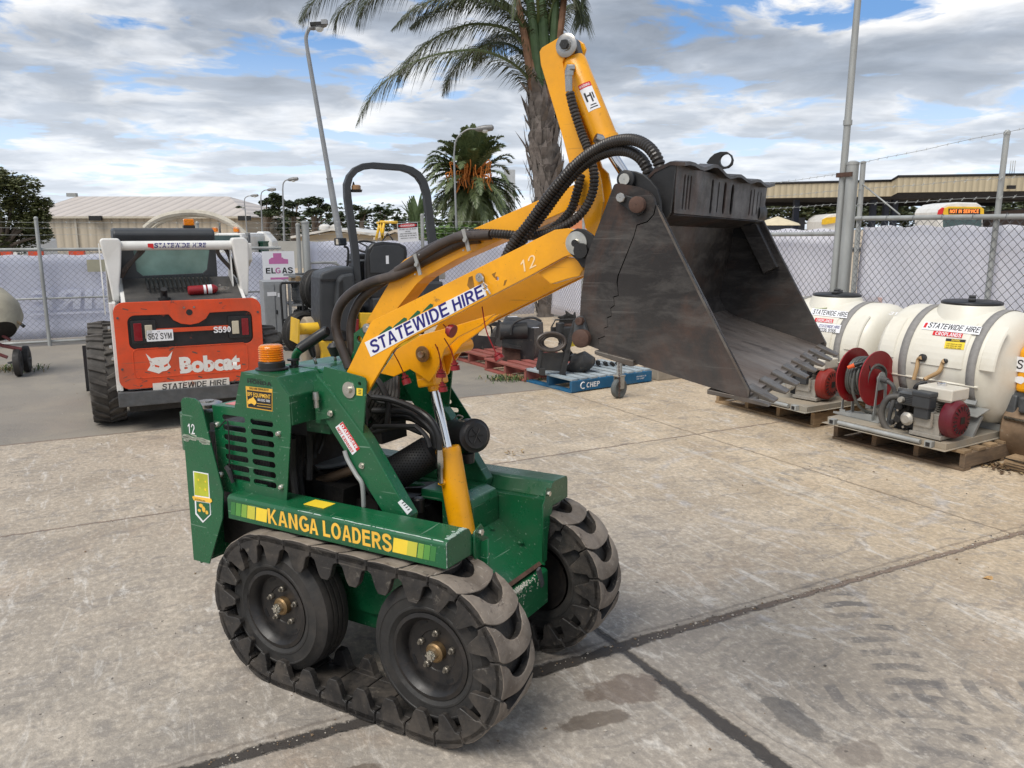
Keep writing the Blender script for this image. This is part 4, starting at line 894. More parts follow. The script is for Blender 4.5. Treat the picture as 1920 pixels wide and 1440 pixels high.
# --- central levelling link, rear posts
ctr=P(.45,[(688,612),(692,602),(756,493),(764,486),(778,479),(940,408),(1095,340),(1122,345),(1125,368),(1100,380),(860,486),(800,520),(786,532),(738,592),(706,640),(694,628)])
m=MB(); m.prism(ctr,.435,.445); m.prism(ctr,.505,.515); 
ct2=P(.45,[(764,486),(778,479),(1095,340)]); m.prism(ct2+[(a+.003,z-.01) for a,z in ct2[::-1]],.445,.505)
ct3=P(.45,[(1100,380),(860,486),(800,520),(786,532),(738,592)]); m.prism(ct3+[(a-.003,z+.01) for a,z in ct3[::-1]],.445,.505)
m.build('levelling_link',YEL,kg,bevel=.0015)
gp_=P(.42,[(690,606),(697,611),(699,640),(690,690),(672,705),(640,720),(632,706),(652,690),(664,655),(664,625)])
plate('rear_post',gp_,[circ(*K.sz(674,636,.42),.014,14)],.418,.428,GREEN,kg)
plate('rear_post',gp_,[circ(*K.sz(674,636,.42),.014,14)],.522,.532,GREEN,kg)
a_,z_=K.sz(690,617,.418); MB().lathe([(.022,.418),(.022,.41),(.012,.408),(.012,.402),(.001,.402)],(a_,0,z_),1,16).build('pivot_bolt',STEEL,kg)
# cross shaft and tower braces inside
m=MB(); m.bb((-.42,.24,.95),(-.30,.70,1.02)); m.bb((-.33,.20,1.0),(-.15,.235,1.16)); m.bb((-.33,.70,1.0),(-.15,.735,1.16)); m.build('tower_crossmember',GREEN,kg)
# --- crowd lever and cylinder
LV=[(1013.6,98),(1018,90),(1047,73),(1056,68),(1068,67),(1077,73),(1081,84),(1076,100),(1060,108),(1057,118),(1063,150),(1080,215),(1098,268),(1112,310),(1124,322),(1129,345),(1133,378),(1122,445),(1111,447),(1100,428),(1086,370),(1072,318),(1058,262),(1016,122)]
m=MB(); m.prism(P(.44,LV),.432,.444); m.prism(P(.44,LV),.504,.516); lv=P(.44,LV)
m.prism([lv[0],lv[23],lv[22],lv[21],lv[20],(lv[20][0]+.01,lv[20][1]),(lv[21][0]+.01,lv[21][1]),(lv[22][0]+.01,lv[22][1]),(lv[23][0]+.01,lv[23][1]),(lv[0][0]+.01,lv[0][1])],.444,.504)
m.build('crowd_lever',YEL,kg,bevel=.002)
a_,z_=K.sz(1062,85,.43); m=MB(); m.lathe([(.036,.432),(.036,.427),(.028,.424),(.018,.424),(.018,.418),(.001,.418)],(a_,0,z_),1,24,0); m.lathe([(.015,.423),(.015,.410),(.001,.410)],(a_,0,z_),1,6,1,False); m.build('lever_pin',[STEEL,BLKM],kg)
m=MB(); pc=P(.474,[(1062,72),(1072,68),(1084,76),(1090,100),(1095,125),(1062,120),(1058,92)]); m.prism(pc,.458,.490); m.build('cylinder_eye',GREYM,kg,bevel=.004)
c0=pt(1074,112,.474); c1=pt(1143,282,.474); dd=(c1-c0).normalized()
m=MB(); m.tube([c0,c0+dd*.012,c1-dd*.04,c1-dd*.039,c1-dd*.004,c1],[.036,.0405,.0405,.044,.044,.036],26); m.build('crowd_cylinder',YEL,kg)
c2=pt(1178,337,.474); MB().cyl(c1,c2,.0165,18).build('piston_rod',CHROME,kg)
MB().cyl(pt(1072,128,.44),pt(1066,128,.41),.016,12).build('cylinder_port',YEL,kg)
m=MB(); m.tube([pt(1077,128,.405),pt(1066,128,.395),pt(1066,133,.395),pt(1067,172,.395)],[.012,.013,.0125,.011],10); m.tube([pt(1067,134,.395),pt(1067,142,.395)],[.015,.015],6,sm=False); m.build('hose_fitting',STEEL,kg)
m=MB(); m.tube([pt(1124,266,.43),pt(1124,262,.40),pt(1116,258,.39)],[.016,.018,.014],10); m.build('hose_fitting',STEEL,kg)
# warning label on the barrel
nrm=(V((0,-1,0))); ax=dd; sd_=ax.cross(V((0,1,0))).normalized()
if sd_.x<0: sd_=-sd_
oo=c0+(c1-c0)*.36
def onbar(x,y,e=.0415):   # x across (angle), y along the barrel
    th=-1.57+x/e; return oo+ax*(-y)+ (V((0,1,0))*math.sin(th)+sd_*math.cos(th))*e
def barlabel(x0,x1,y0,y1,e,m_,name):
    m=MB(); n=6; v=[[m.b.verts.new(onbar(x0+(x1-x0)*i/n,y,e)) for i in range(n+1)] for y in (y0,y1)]
    for i in range(n): m._face([v[0][i],v[0][i+1],v[1][i+1],v[1][i]],0,True)
    return m.build(name,m_,kg)
barlabel(-.002,.040,-.075,.015,.0412,STW,'warning_label'); barlabel(-.002,.040,.0,.015,.0416,STR,'warning_label_header')
text('lettering','WARNING',lambda x,y:onbar(.0+x,.003+y,.0420),STW,kg,h=.008,w=.036)
m=MB(); 
for (x,y,w_,h_2) in ((.005,-.045,.006,.03),(.012,-.03,.014,.005),(.022,-.05,.005,.03),(.03,-.04,.004,.02),(.008,-.068,.026,.003),(.012,-.06,.02,.003)):
    n=3; v=[[m.b.verts.new(onbar(x+w_*i/n,yy,.0419)) for i in range(n+1)] for yy in (y,y+h_2)]
    for i in range(n): m._face([v[0][i],v[0][i+1],v[1][i+1],v[1][i]],0,True)
m.build('label_pictogram',STBK,kg)
# --- hoses
m=MB()
corr(m,[pt(*q,b_) for q,b_ in (((944,490),.30),((962,455),.31),((990,420),.33),((1030,365),.34),((1070,318),.33),((1105,288),.30),((1145,267),.25),((1185,262),.20),((1215,275),.16),((1233,300),.14),((1240,330),.15),((1240,350),.2))],.0165)
corr(m,[pt(*q,b_) for q,b_ in (((958,482),.33),((985,445),.34),((1020,400),.36),((1060,345),.36),((1100,305),.33),((1140,285),.28),((1175,283),.24),((1200,296),.21),((1215,320),.2),((1219,345),.22))],.0165)
m.build('ribbed_hose',HOSE,kg)
m=MB()
corr(m,[pt(*q,b_) for q,b_ in (((922,438),.40),((955,440),.40),((985,443),.40),((1020,437),.40),((1045,422),.40),((1070,395),.40),((1082,360),.40),((1090,325),.41))],.0155)
corr(m,[pt(*q,b_) for q,b_ in (((880,437),.43),((930,438),.42),((965,442),.40),((1010,440),.38),((1050,428),.37),((1085,405),.37),((1108,370),.38),((1114,330),.38),((1104,285),.39),((1090,248),.40),((1076,205),.395),((1068,172),.395))],.0150)
m.build('ribbed_hose',HOSE,kg)
m=MB()
m.tube(spline([pt(*q,b_) for q,b_ in (((655,690),.40),((646,665),.40),((633,630),.40),((630,600),.40),((640,570),.40),((665,545),.41),((700,528),.42),((745,515),.42),((800,486),.43),((870,452),.43),((900,446),.43))],8),.0195,12)
m.tube(spline([pt(*q,b_) for q,b_ in (((662,690),.44),((660,650),.44),((658,615),.44),((666,580),.44),((690,548),.44),((760,500),.45),((800,470),.45),((860,444),.44),((882,438),.43))],8),.0185,12)
m.tube(spline([pt(*q,b_) for q,b_ in (((745,508),.42),((790,480),.41),((850,448),.41),((920,440),.41))],8),.017,12)
m.build('hydraulic_hose',HOSES,kg)
for x,y in ((783,496),(874,450)):
    a_=pt(x,y,.395); t_=M.Rotation(-.55,3,'Y'); m=MB(); m.box(a_,(.014,.005,.078),M.Rotation(-.30,3,'Y')); m.cyl(a_+V((0,-.001,0)),a_+V((0,-.012,0)),.0075,8); 
    for s_ in (-.035,.035): m.cyl(a_+V((s_*.3,-.001,s_)),a_+V((s_*.3,-.005,s_)),.003,6)
    m.build('hose_clamp',GALV,kg)
# --- engine side: muffler in perforated guard, exhaust, filter, hoses
mu0=pt(695,915,.40); mu1=pt(812,845,.52); md=(mu1-mu0).normalized()
mm,t,bs=newmat('perforated_black_guard'); co=t.tex('Generated'); vv=t.vor(t.scale(t.tex('Object'),(1,1,1)),62,'F1'); hole=t.math('LESS_THAN',vv,.30)
t.inp(bs.inputs['Base Color'],t.mix(hole,(.022,.021,.021),(.002,.002,.002))); bs.inputs['Roughness'].default_value=.42; t.inp(bs.inputs['Normal'],t.bump(vv,.6,.004))
m=MB(); m.tube([mu0,mu0+md*.015,mu1-md*.015,mu1],[.060,.068,.068,.060],32); m.build('muffler_guard',BLKM,kg)
# punched holes: a regular grid of dark discs sunk in the guard skin
m=MB(); u_=md.cross(V((0,0,1))).normalized(); v_=u_.cross(md); L_=(mu1-mu0).length
for i in range(int(L_/.0105)-2):
    for k in range(34):
        th=(k+(i%2)*.5)*2*math.pi/34; n_=u_*math.cos(th)+v_*math.sin(th); c_=mu0+md*(.02+i*.0105)+n_*.0684; tt=n_.cross(md)
        m.sheet([c_+md*.0032*math.cos(j*1.047)+tt*.0032*math.sin(j*1.047) for j in range(6)])
m.build('guard_perforations',mat('guard_hole_black',(.001,.001,.001),.9),kg)
m=MB(); e0=pt(597,903,.34); e1=pt(690,872,.40); 
m.tube([e0,e0*.5+e1*.5,e1],[.020,.020,.020],18,False); m.tube([e0,e1],[.0175,.0175],18,False); m.build('exhaust_pipe',mat('brown_exhaust_pipe',(.10,.065,.04),.5,.4,.3,14,dirt=.5,dcol=(.05,.03,.02)),kg)
m=MB(); c_=pt(690,885,.47); m.lathe([(.09,0),(.09,.03),(.05,.05),(.001,.05)],c_,1,24); m.build('flywheel_housing',mat('rusty_orange_housing',(.14,.06,.03),.6,.2,.4,14),kg)
m=MB(); c_=pt(612,860,.5); m.lathe([(.10,0),(.11,.01),(.10,.02),(.001,.025)],(c_.x,c_.y,c_.z-.02),2,20); m.build('cooling_fan_cover',GALV,kg)
m=MB(); rng=random.Random(21)
for (x0,y0,x1,y1,b_,r_) in ((560,800,566,930,.30,.018),(576,790,580,900,.26,.014),(590,800,575,860,.30,.012),(600,790,590,860,.36,.016),(548,820,556,940,.2,.016),(610,800,598,850,.34,.010)):
    m.tube(spline([pt(x0,y0,b_),pt((x0+x1)/2+rng.uniform(-6,6),(y0+y1)/2,b_+.02),pt(x1,y1,b_)],5),r_,8)
m.tube(spline([pt(*q,.38) for q in ((585,870),(600,885),(630,892),(660,880))],5),.006,6)
for (x,y,b_,sx,sy,sz_) in ((640,920,.42,.2,.2,.12),(585,930,.45,.16,.2,.14),(700,945,.5,.22,.2,.10),(760,955,.52,.14,.14,.12),(800,970,.56,.12,.14,.12),(700,800,.56,.22,.16,.10),(690,780,.6,.3,.12,.16),(800,935,.62,.16,.1,.12)):
    c_=pt(x,y,b_); m.box(c_,(sx,sy,sz_),M.Rotation(rng.uniform(-.2,.2),3,'Y'))
c_=pt(690,760,.52); m.lathe([(.06,-.08),(.075,-.07),(.075,.07),(.06,.08)],c_,1,20); 
for k in range(7): m.tube(spline([pt(690+k*4,770+k*4,.46),pt(700+k*7,740+k*2,.44),pt(715+k*5,725-k*3,.5)],5),.011,8)
m.build('engine_parts',DARK,kg)
m=MB(); m.tube(spline([pt(*q,.42) for q in ((696,700),(716,725),(728,760),(726,800))],6),.012,8); m.tube(spline([pt(*q,.40) for q in ((705,800),(690,812),(712,808),(755,800),(790,812))],6),.010,8); m.tube(spline([pt(*q,.44) for q in ((690,735),(712,752),(745,760),(800,785),(815,830))],6),.013,8); m.build('hydraulic_hose',BLK,kg)
m=MB(); c_=pt(785,945,.45); m.lathe([(.024,-.03),(.024,.02),(.018,.026),(.001,.026)],c_,2,16); m.build('oil_filter',BLK,kg)
MB().hexa([tuple(pt(*q,.60)) for q in ((760,905),(830,915),(830,925),(760,925))]+[tuple(pt(*q,.68)) for q in ((760,900),(830,908),(830,920),(760,918))]).build('battery_cover',GREEN,kg)
# air filter canister with lid and latch
f0=pt(835,812,.74); f1=pt(893,817,.60); fd=(f1-f0).normalized()
m=MB(); m.tube([f0,f0+fd*.01,f1-fd*.07,f1-fd*.068,f1-fd*.012,f1-fd*.01,f1],[.052,.060,.060,.067,.067,.060,.050],26); m.tube([f1,f1+fd*.004],[.036,.036],20); 
for k in range(3): a_=k*math.pi/3; u_=fd.cross(V((0,0,1))).normalized(); v_=u_.cross(fd); n_=u_*math.cos(a_)+v_*math.sin(a_); m.tube([f1+fd*.006-n_*.03,f1+fd*.006+n_*.03],.0025,5)
m.tube([pt(878,850,.62),pt(880,868,.62)],[.026,.020],12); m.build('air_filter',BLK,kg)
MB().tube(spline([pt(*q,.56) for q in ((852,786),(858,779),(868,782),(860,788),(870,790))],4),.003,6).build('filter_latch',STEEL,kg)
# far side slotted engine cover plate
sp=P(.80,[(812,700),(832,703),(836,712),(906,822),(903,838),(894,852),(884,857),(872,856),(815,850)])
plate('slotted_side_cover',sp,[slot(*K.sz(833,752,.80),.075,.019),slot(*K.sz(846,768,.80),.075,.019),circ(*K.sz(889,825,.80),.012,12)],.80,.806,GREEN,kg)
# ---------------- bucket ----------------
bk=bpy.data.objects.new('bucket',None); COL.objects.link(bk); bk.parent=kg; KIDS['bucket']=[]; KIDS[kg.name].append(bk); bk.empty_display_size=.2
BN,BF=-.05,.985
RP=[(1088,560),(1097.5,485),(1150,347),(1154,344),(1164,344),(1195,350),(1214,358),(1224,370),(1228,384),(1224,402),(1212,415),(1193,421),(1187,443),(1157,517),(1155,530),(1157,540),(1158,554),(1149,556),(1151,572),(1143.6,577.5),(1145.6,591.6),(1137,595.5),(1139,612),(1131,615),(1133,630),(1120,635),(1123,656),(1105,649),(1090,630),(1086,600)]
FPp=[(1231,384),(1240,400),(1318,560),(1405,732),(1403,747),(1378,741),(1285,712),(1190,681),(1132,663),(1124,656),(1121.5,636),(1134,631.5),(1132.5,616),(1140.5,613),(1138.5,597),(1147,593),(1145.5,578.5),(1152.5,573),(1151,557.5),(1160,555),(1158,530),(1160,517),(1189,444),(1195,423),(1214,417),(1227,402)]
rp=P(BN,RP); fp=P(BN,FPp)
for (b0,b1,c0_,c1_) in ((BN+.003,BN+.016,BN,BN+.014),(BF-.016,BF-.003,BF-.014,BF)):
    m=MB(); m.prism(rp,b0,b1); m.build('rear_side_plate',BUCK,bk)
    m=MB(); m.prism(fp,c0_,c1_); m.build('front_side_plate',BUCK,bk)
    m=MB(); e_=fp[:5]; m.prism([e_[0],e_[1],e_[2],e_[3],e_[4],(e_[3][0]-.006,e_[3][1]),(e_[2][0]-.005,e_[2][1]-.002),(e_[1][0]-.005,e_[1][1]-.002)],c0_-.0005,c1_+.0005); m.build('edge_highlight',WORN,bk)  # pale worn-steel strip draws the highlight along the front edge
seam=P(BN,[(1152,350),(1231,388),(1318,560),(1400,728),(1376,738),(1285,708),(1190,678),(1112,650),(1092,600),(1092,560)])
for b0,b1 in ((BN+.0165,BN+.020),(BF-.020,BF-.0165)): MB().prism(seam,b0,b1).build('seam_backing',BUCK,bk)  # added backing plates stop light showing through the plate seam
lipa,lipz=fp[4]
fr=K.sz(1378,592,BF-.02)              # rear corner of the floor, seen inside
bt=K.sz(1255,418,.03)                 # top of the back shell
s0=V((fr[0],fr[1]))
flo=[(lipa+.0,lipz+.006),(fr[0],fr[1]),(fr[0]-.035,fr[1]+.02),(fr[0]-.06,fr[1]+.07),(bt[0]-.10,bt[1]-.05),(bt[0]-.09,bt[1]+.02)]
def offs(pl,d):
    out=[]
    for i,p in enumerate(pl):
        a=V(pl[max(i-1,0)]);b=V(pl[min(i+1,len(pl)-1)]); t_=(b-a).normalized(); out.append((p[0]+t_.y*d,p[1]-t_.x*d))
    return out
fi=flo; fo=offs(flo,-.012)
m=MB(); m.prism(fi[:3]+fo[:3][::-1],BN+.014,BF-.014); m.build('bucket_floor',FLOOR,bk)
m=MB(); m.prism(fi[2:]+fo[2:][::-1],BN+.014,BF-.014); m.build('bucket_back',BUCK,bk)
m=MB(); m.prism([(lipa-.10,lipz+.014),(lipa+.012,lipz-.001),(lipa+.014,lipz-.010),(lipa-.10,lipz+.002)],BN-.0,BF); 
ft=(V(K.sz(1378,741,BN))-V(K.sz(1190,681,BN))).normalized()
m.build('cutting_edge',WORN,bk,bevel=.002)
# wedge plate on the far inner corner of the floor and side stiffener
for i in range(8):
    b_=BN+.045+i*(BF-BN-.13)/7
    L_=.050; w0=.060; w1=.048; tz=.012
    def q(u,w,h): 
        d3=ft; return (lipa+d3.x*u-d3.y*h*-1*-1*0 + (-d3.y)*h, b_+w, lipz+d3.y*u+d3.x*h)
    m=MB(); m.hexa([q(-.022,0,-.004),q(L_,.008,-.006),q(L_,.008+w1,-.006),q(-.022,w0,-.004),q(-.022,0,.016),q(L_,.008,.0),q(L_,.008+w1,.0),q(-.022,w0,.016)]); m.build('tooth',WORN,bk,bevel=.002)
# clamp lip and welded base strip under the near plate
st=P(BN-.01,[(1115,657),(1131,661),(1188,676),(1188,687),(1181,687),(1115,664)]); m=MB(); m.prism(st,BN-.012,BN+.10); m.build('skid_strip',WORN,bk,bevel=.002)
m=MB(); m.prism(P(BN,[(1378,741),(1403,747),(1440,757),(1442,762),(1430,760),(1377,748)]),BN-.006,BN+.02); m.build('worn_corner',WORN,bk)
# pivots
def boss(x,y,b_,r,dep,m_,n=20,r2=None):
    a_,z_=K.sz(x,y,b_); MB().lathe([(r,b_+.004),(r,b_-dep*.85),((r2 or r*.85),b_-dep),(.001,b_-dep)],(a_,0,z_),1,n,0).build('pivot_boss',m_,bk)
tab=P(BN-.002,[(1158,368),(1163,362),(1172,365),(1196,372),(1206,378),(1211,388),(1207,400),(1197,405),(1188,400),(1165,383),(1158,376)])
m=MB(); m.prism(tab,BN-.010,BN+.0); m.build('pivot_tab',BLKM,bk,bevel=.002)
boss(1196,384,BN-.010,.020,.012,RUST); boss(1166.5,371,BN-.010,.012,.014,STEEL,8)
m=MB(); m.prism(P(BN-.002,[(1082,597),(1087,592),(1094,593),(1098,600),(1105,625),(1106,638),(1099,647),(1087,648),(1079,640),(1079,628)]),BN-.016,BN-.0); m.build('jaw_pivot_tab',GREYM,bk,bevel=.002)
boss(1092,634,BN-.016,.024,.016,RUST); boss(1088,602,BN-.016,.011,.012,RUST,8)
# black curved hinge ears and hitch housing
ear=P(.0,[(1163,352),(1164,334),(1170,325),(1180,320),(1196,322),(1212,328),(1226,340),(1238,355),(1243,378),(1244,405),(1240,398),(1230,384),(1218,360),(1195,350)])
for b0 in (-.02,.22,.70,.94): 
    m=MB(); m.prism(ear,b0,b0+.014); m.build('hinge_ear',BLKM,bk,bevel=.002)
a_,z_=K.sz(1177,337,.0-.02); MB().lathe([(.023,-.02),(.023,-.036),(.019,-.038),(.001,-.038)],(a_,0,z_),1,22).build('ear_boss',BLKM,bk)
MB().lathe([(.014,-.036),(.014,-.044),(.001,-.044)],(a_,0,z_),1,16).build('ear_pin',ZINC,bk)
MB().lathe([(.014,-.02),(.014,.95),(.001,.95)],(a_,0,z_),1,14).build('cross_pin',BLKM,bk)
a1_,z1_=K.sz(1196,384,-.03); MB().lathe([(.028,-.03),(.028,.97),(.001,.97)],(a1_,0,z1_),1,18).build('cross_tube',BLKM,bk)
# top guard with slots
A0=K.sz(1270,310,.045); A1=K.sz(1262,400,.045)
nsl=[]
for i,bb_ in enumerate((.085,.105,.125,.315,.335,.52,.57,.60,.80,.83,.86)): pass
u_=V((A1[0]-A0[0],A1[1]-A0[1])); hgt=u_.length
me_slots=[]
for bb_,w_,z0,z1 in ((.10,.012,.15,.92),(.125,.012,.15,.92),(.15,.012,.15,.9),(.34,.020,.12,.95),(.40,.012,.15,.9),(.465,.026,.12,.93),(.545,.030,.14,.93),(.76,.016,.18,.9),(.80,.014,.15,.9),(.85,.012,.2,.85),(.89,.010,.2,.85)):
    zc=(z0+z1)/2*hgt; me_slots.append(slot(bb_,-zc,(z1-z0)*hgt,w_,4,math.pi/2))
o_=plate('slotted_guard',[(.03,0),(.965,0),(.955,-hgt),(.04,-hgt)],me_slots,-.004,.004,BUCK,bk,axis=0)
for v in o_.data.vertices:
    h_3,bb_,zz_=v.co; k=-zz_/hgt; v.co=(A0[0]+u_.x*k+h_3,bb_,A0[1]+u_.y*k)
# slats standing behind slots, underside and lid
m=MB(); B0=(A1[0]-.13,A1[1]-.028); m.prism([A1,(A1[0]+.004,A1[1]-.004),(B0[0],B0[1]-.004),B0],.04,.955)
m.build('guard_underside',BUCK,bk)
m=MB(); T0=K.sz(1268,304,.045)
rows=[]
for k in range(25):
    b_=.02+k*.95/24; wob=.006*math.sin(k*1.1)+.012*math.exp(-((k-6)/2.2)**2); rows.append((b_,wob))
top=[(A0[0]-.10,A0[1]-.055),(A0[0]-.05,A0[1]-.008),(A0[0]-.01,A0[1]+.008),(A0[0]+.028,A0[1]+.004)]
vt=[]; vb=[]
for b_,wob in rows:
    vt.append([m.b.verts.new((a,b_,z+wob*(1 if i>1 else .3))) for i,(a,z) in enumerate(top)]); vb.append([m.b.verts.new((a,b_,z+wob*(1 if i>1 else .3)-.009)) for i,(a,z) in enumerate(top)])
for k in range(len(rows)-1):
    for i in range(len(top)-1):
        m._face([vt[k][i],vt[k+1][i],vt[k+1][i+1],vt[k][i+1]],0,True); m._face([vb[k][i],vb[k][i+1],vb[k+1][i+1],vb[k+1][i]],0,True)
    m._face([vt[k][-1],vt[k+1][-1],vb[k+1][-1],vb[k][-1]]); m._face([vt[k][0],vb[k][0],vb[k+1][0],vt[k+1][0]])
for k in (0,-1):
    for i in range(len(top)-1): m._face([vt[k][i],vt[k][i+1],vb[k][i+1],vb[k][i]])
m.build('guard_lid',BUCK,bk)
for b_ in (.022,.955):
    m=MB(); m.prism([(A0[0]+.004,A0[1]+.004),A1,(A1[0]-.05,A1[1]-.06),(A1[0]-.14,A1[1]-.05),(A0[0]-.15,A0[1]-.10),(A0[0]-.05,A0[1]-.004)],b_,b_+.012); m.build('guard_cheek',BLKM,bk)
ey=K.sz(1361,298,.62); ring=circ(0,0,.001)
out_=P(.62,[(1326,306),(1333,296),(1341,289),(1352,285),(1364,285),(1372,291),(1375,300),(1373,309),(1366,315),(1356,317),(1340,314)])
plate('lifting_eye',out_,[circ(*K.sz(1361.5,301,.62),.019,18)],.61,.628,BLKM,bk,bevel=.002)
# far side inner stiffener bar
m=MB(); 
h8=[tuple(pt(*q,BF-.016)) for q in ((1392,420),(1420,412),(1462,500),(1437,512))]+[tuple(V(pt(*q,BF-.016))+V((0.0,-.045,0))) for q in ((1392,420),(1420,412),(1462,500),(1437,512))]
m.hexa(h8); m.build('side_stiffener',BUCK,bk,bevel=.002)
a_,z_=K.sz(1412,400,BF-.02); MB().lathe([(.045,BF-.10),(.045,BF-.0),(.001,BF)],(a_,0,z_),1,20).build('pivot_housing',BLKM,bk)
# hitch frame behind the bucket
m=MB(); m.prism(P(.2,[(1120,440),(1160,350),(1190,345),(1150,520),(1110,510)]),.25,.66); m.build('quick_hitch',BLKM,bk)
# ================= skid steer loader (orange and white, seen from behind) =================
B_=Frame(ground(207,790),27.0)
sk=empty('skid_steer_loader',B_.m); tag(sk,'orange and white skid steer loader seen from behind, dusty and scratched','skid steer'); KIDS[sk.name]=[]
def bp_(y,pts): return [(lambda p:(p.x,p.z))(B_.on(px,py,1,y)) for px,py in pts]
def bq(px,py,y): return B_.on(px,py,1,y)
YT=-.52
# wheels with deep lugs
def lugwheel(parent,c,r,w,name='wheel'):
    e=bpy.data.objects.new(name,None); COL.objects.link(e); e.parent=parent; e.location=c; KIDS[e.name]=[]; KIDS[parent.name].append(e); e.empty_display_size=.2
    m=MB(); h=w/2; rr=r-.030
    m.lathe([(r*.52,-h*.7),(r*.56,-h*.98),(r*.75,-h*1.02),(rr-.02,-h*.96),(rr,-h*.8),(rr+.004,0),(rr,h*.8),(rr-.02,h*.96),(r*.75,h*1.02),(r*.56,h*.98),(r*.52,h*.7)],(0,0,0),0,48)
    n=22
    for i in range(n):
        for s_ in (-1,1):
            t0=(i+(0 if s_>0 else .5))*2*math.pi/n
            def q(x,tt,rad_): return (x,rad_*math.sin(tt),rad_*math.cos(tt))
            dt=.085; ps=[]
            for rad_ in (rr-.012,r):
                k=1 if rad_<r else .8
                ps+= [q(s_*.0,t0-dt*k*.5,rad_),q(s_*.0,t0+dt*k*.5,rad_),q(s_*h*.99,t0+dt*k+.16,rad_-(.018 if rad_==r else 0)),q(s_*h*.99,t0-dt*k+.16,rad_-(.018 if rad_==r else 0))]
            m.hexa(ps)
    m.build('tyre',TYRE2,e,bevel=.004,seg=1)
    MB().lathe([(r*.53,-h*.75),(r*.50,-h*.8),(r*.46,-h*.5),(r*.25,-h*.45),(.001,-h*.4)],(0,0,0),0,28).lathe([(r*.53,h*.75),(r*.50,h*.8),(r*.46,h*.5),(r*.25,h*.45),(.001,h*.4)],(0,0,0),0,28).build('rim',ORANGE,e)
    return e
TYRE2=mat('dusty_lug_tyre_rubber',(.055,.050,.045),.75,0,.3,10,.4,60,dirt=.6,dcol=(.12,.105,.09),dscale=5)
for x_ in (0.005,1.35):
    for y_ in (0.0,1.06): lugwheel(sk,(x_,y_,.40),.405,.27)
# main body
m=MB(); m.prism([(-.46,.30),(1.35,.22),(1.55,.40),(1.55,.75),(1.2,.85),(.3,.95),(-.46,1.04)],.16,.165+1.02,0); m.build('body',WHITE,sk,bevel=.01)
m=MB(); m.prism([(-.50,.36),(-.40,.33),(-.40,1.10),(-.50,1.10)],.075,.10,0); m.prism([(-.52,.36),(-.3,.36),(-.2,.75),(-.3,1.10),(-.50,1.10)],.10,.125,0); m.prism([(-.52,.36),(-.3,.36),(-.2,.75),(-.3,1.10),(-.50,1.10)],1.235,1.26,0); m.build('side_panel',WHITE,sk,bevel=.004)
# tailgate (rounded, pressed)
def rrect(x0,z0,x1,z1,r,n=6):
    pts=[]
    for cx,cz,a0 in ((x1-r,z1-r,0),(x0+r,z1-r,90),(x0+r,z0+r,180),(x1-r,z0+r,270)):
        for i in range(n+1): a=rad(a0+90*i/n); pts.append((cx+r*math.cos(a),cz+r*math.sin(a)))
    return pts
o=bq(208.5,566.6,YT); TX0,TZ1=o.x+.005,o.z-.005; TX1=bq(487,558,YT).x; TZ0=.375
def tg(px,py,y=YT-.005): p=bq(px,py,y); return (p.x,p.z)
rec=rrect(TX0+.10,tg(230,655)[1]-.01,TX1-.08,tg(230,592)[1],.06)
# dip in the panel opening around the lock
zt_=tg(230,592)[1]; xl=tg(354,580)[0]
rec2=[]
for (x,z) in rec: rec2.append((x,z))
dip=[(xl+.17*math.cos(rad(a)),zt_+.03+.13*math.sin(rad(a))) for a in (-15,-40,-65,-90,-115,-140,-165)]
i0=[i for i,(x,z) in enumerate(rec2) if z>=zt_-1e-6 and x>xl]; 
rec3=rec2[:i0[-1]+1]+dip+rec2[i0[-1]+1:]
plate('tailgate',rrect(TX0,TZ0,TX1,TZ1,.085),[rec3],YT-.03,YT+.0,ORANGE,sk,bevel=.012)
MB().prism(rrect(TX0+.01,TZ0+.01,TX1-.01,TZ1-.01,.08),YT+.001,YT+.12).build('tailgate_gap',BLKM,sk,bevel=.01)  # black backing paints the shaded gap line round the tailgate
m=MB(); m.prism(rrect(TX0+.09,tg(230,655)[1]-.03,TX1-.07,zt_+.02,.05),YT-.004,YT-.0005); m.build('tailgate_recess',mat('scratched_black_panel',(.013,.013,.015),.4,0,.2,8,wear=.9,wcol=(.5,.08,.03),wscale=9,dirt=.2,dcol=(.08,.05,.04),wth=.62),sk)
# pressed lower panel outline
lp=rrect(tg(252,700)[0],TZ0+.09,TX1-.14,tg(252,650)[1]-.02,.04)
m=MB(); path=[V((x,YT-.030,z)) for x,z in lp]; m.tube(path,.004,6,False,0,True); m.build('pressed_bead',ORANGE,sk)
m=MB(); z0_=tg(300,620)[1]; m.prism([(tg(274,617)[0],z0_-.018),(tg(434,605)[0],z0_-.018),(tg(434,605)[0],z0_+.018),(tg(274,617)[0],z0_+.018)],YT-.020,YT-.004); m.build('tailgate_bar',ORANGE,sk,bevel=.003)
MB().lathe([(.026,YT-.032),(.026,YT-.030),(.001,YT-.028)],(xl,0,tg(354,585)[1]),1,20).build('lock_hole',BLK,sk)
for x_ in (TX0+.12,TX1-.285):
    z1_=zt_-.045; left=x_<.5
    e=bpy.data.objects.new('tail_light',None); COL.objects.link(e); e.parent=sk; e.location=(x_,YT-.02,z1_-.19); KIDS[e.name]=[]; KIDS[sk.name].append(e)
    m=MB(); m.prism(rrect(-.0,-.005,.195,.19,.012),-.004,.016); m.build('light_housing',BLK,e,bevel=.004)
    a,b=((.022,.085),(.108,.165)) if left else ((.112,.170),(.03,.088))
    MB().bb((a[0],-.016,.02),(a[1],-.004,.168)).build('red_lens',RED_LENS,e,bevel=.004); MB().bb((b[0],-.014,.035),(b[1],-.004,.15)).build('clear_lens',CREAM_LENS,e,bevel=.004)
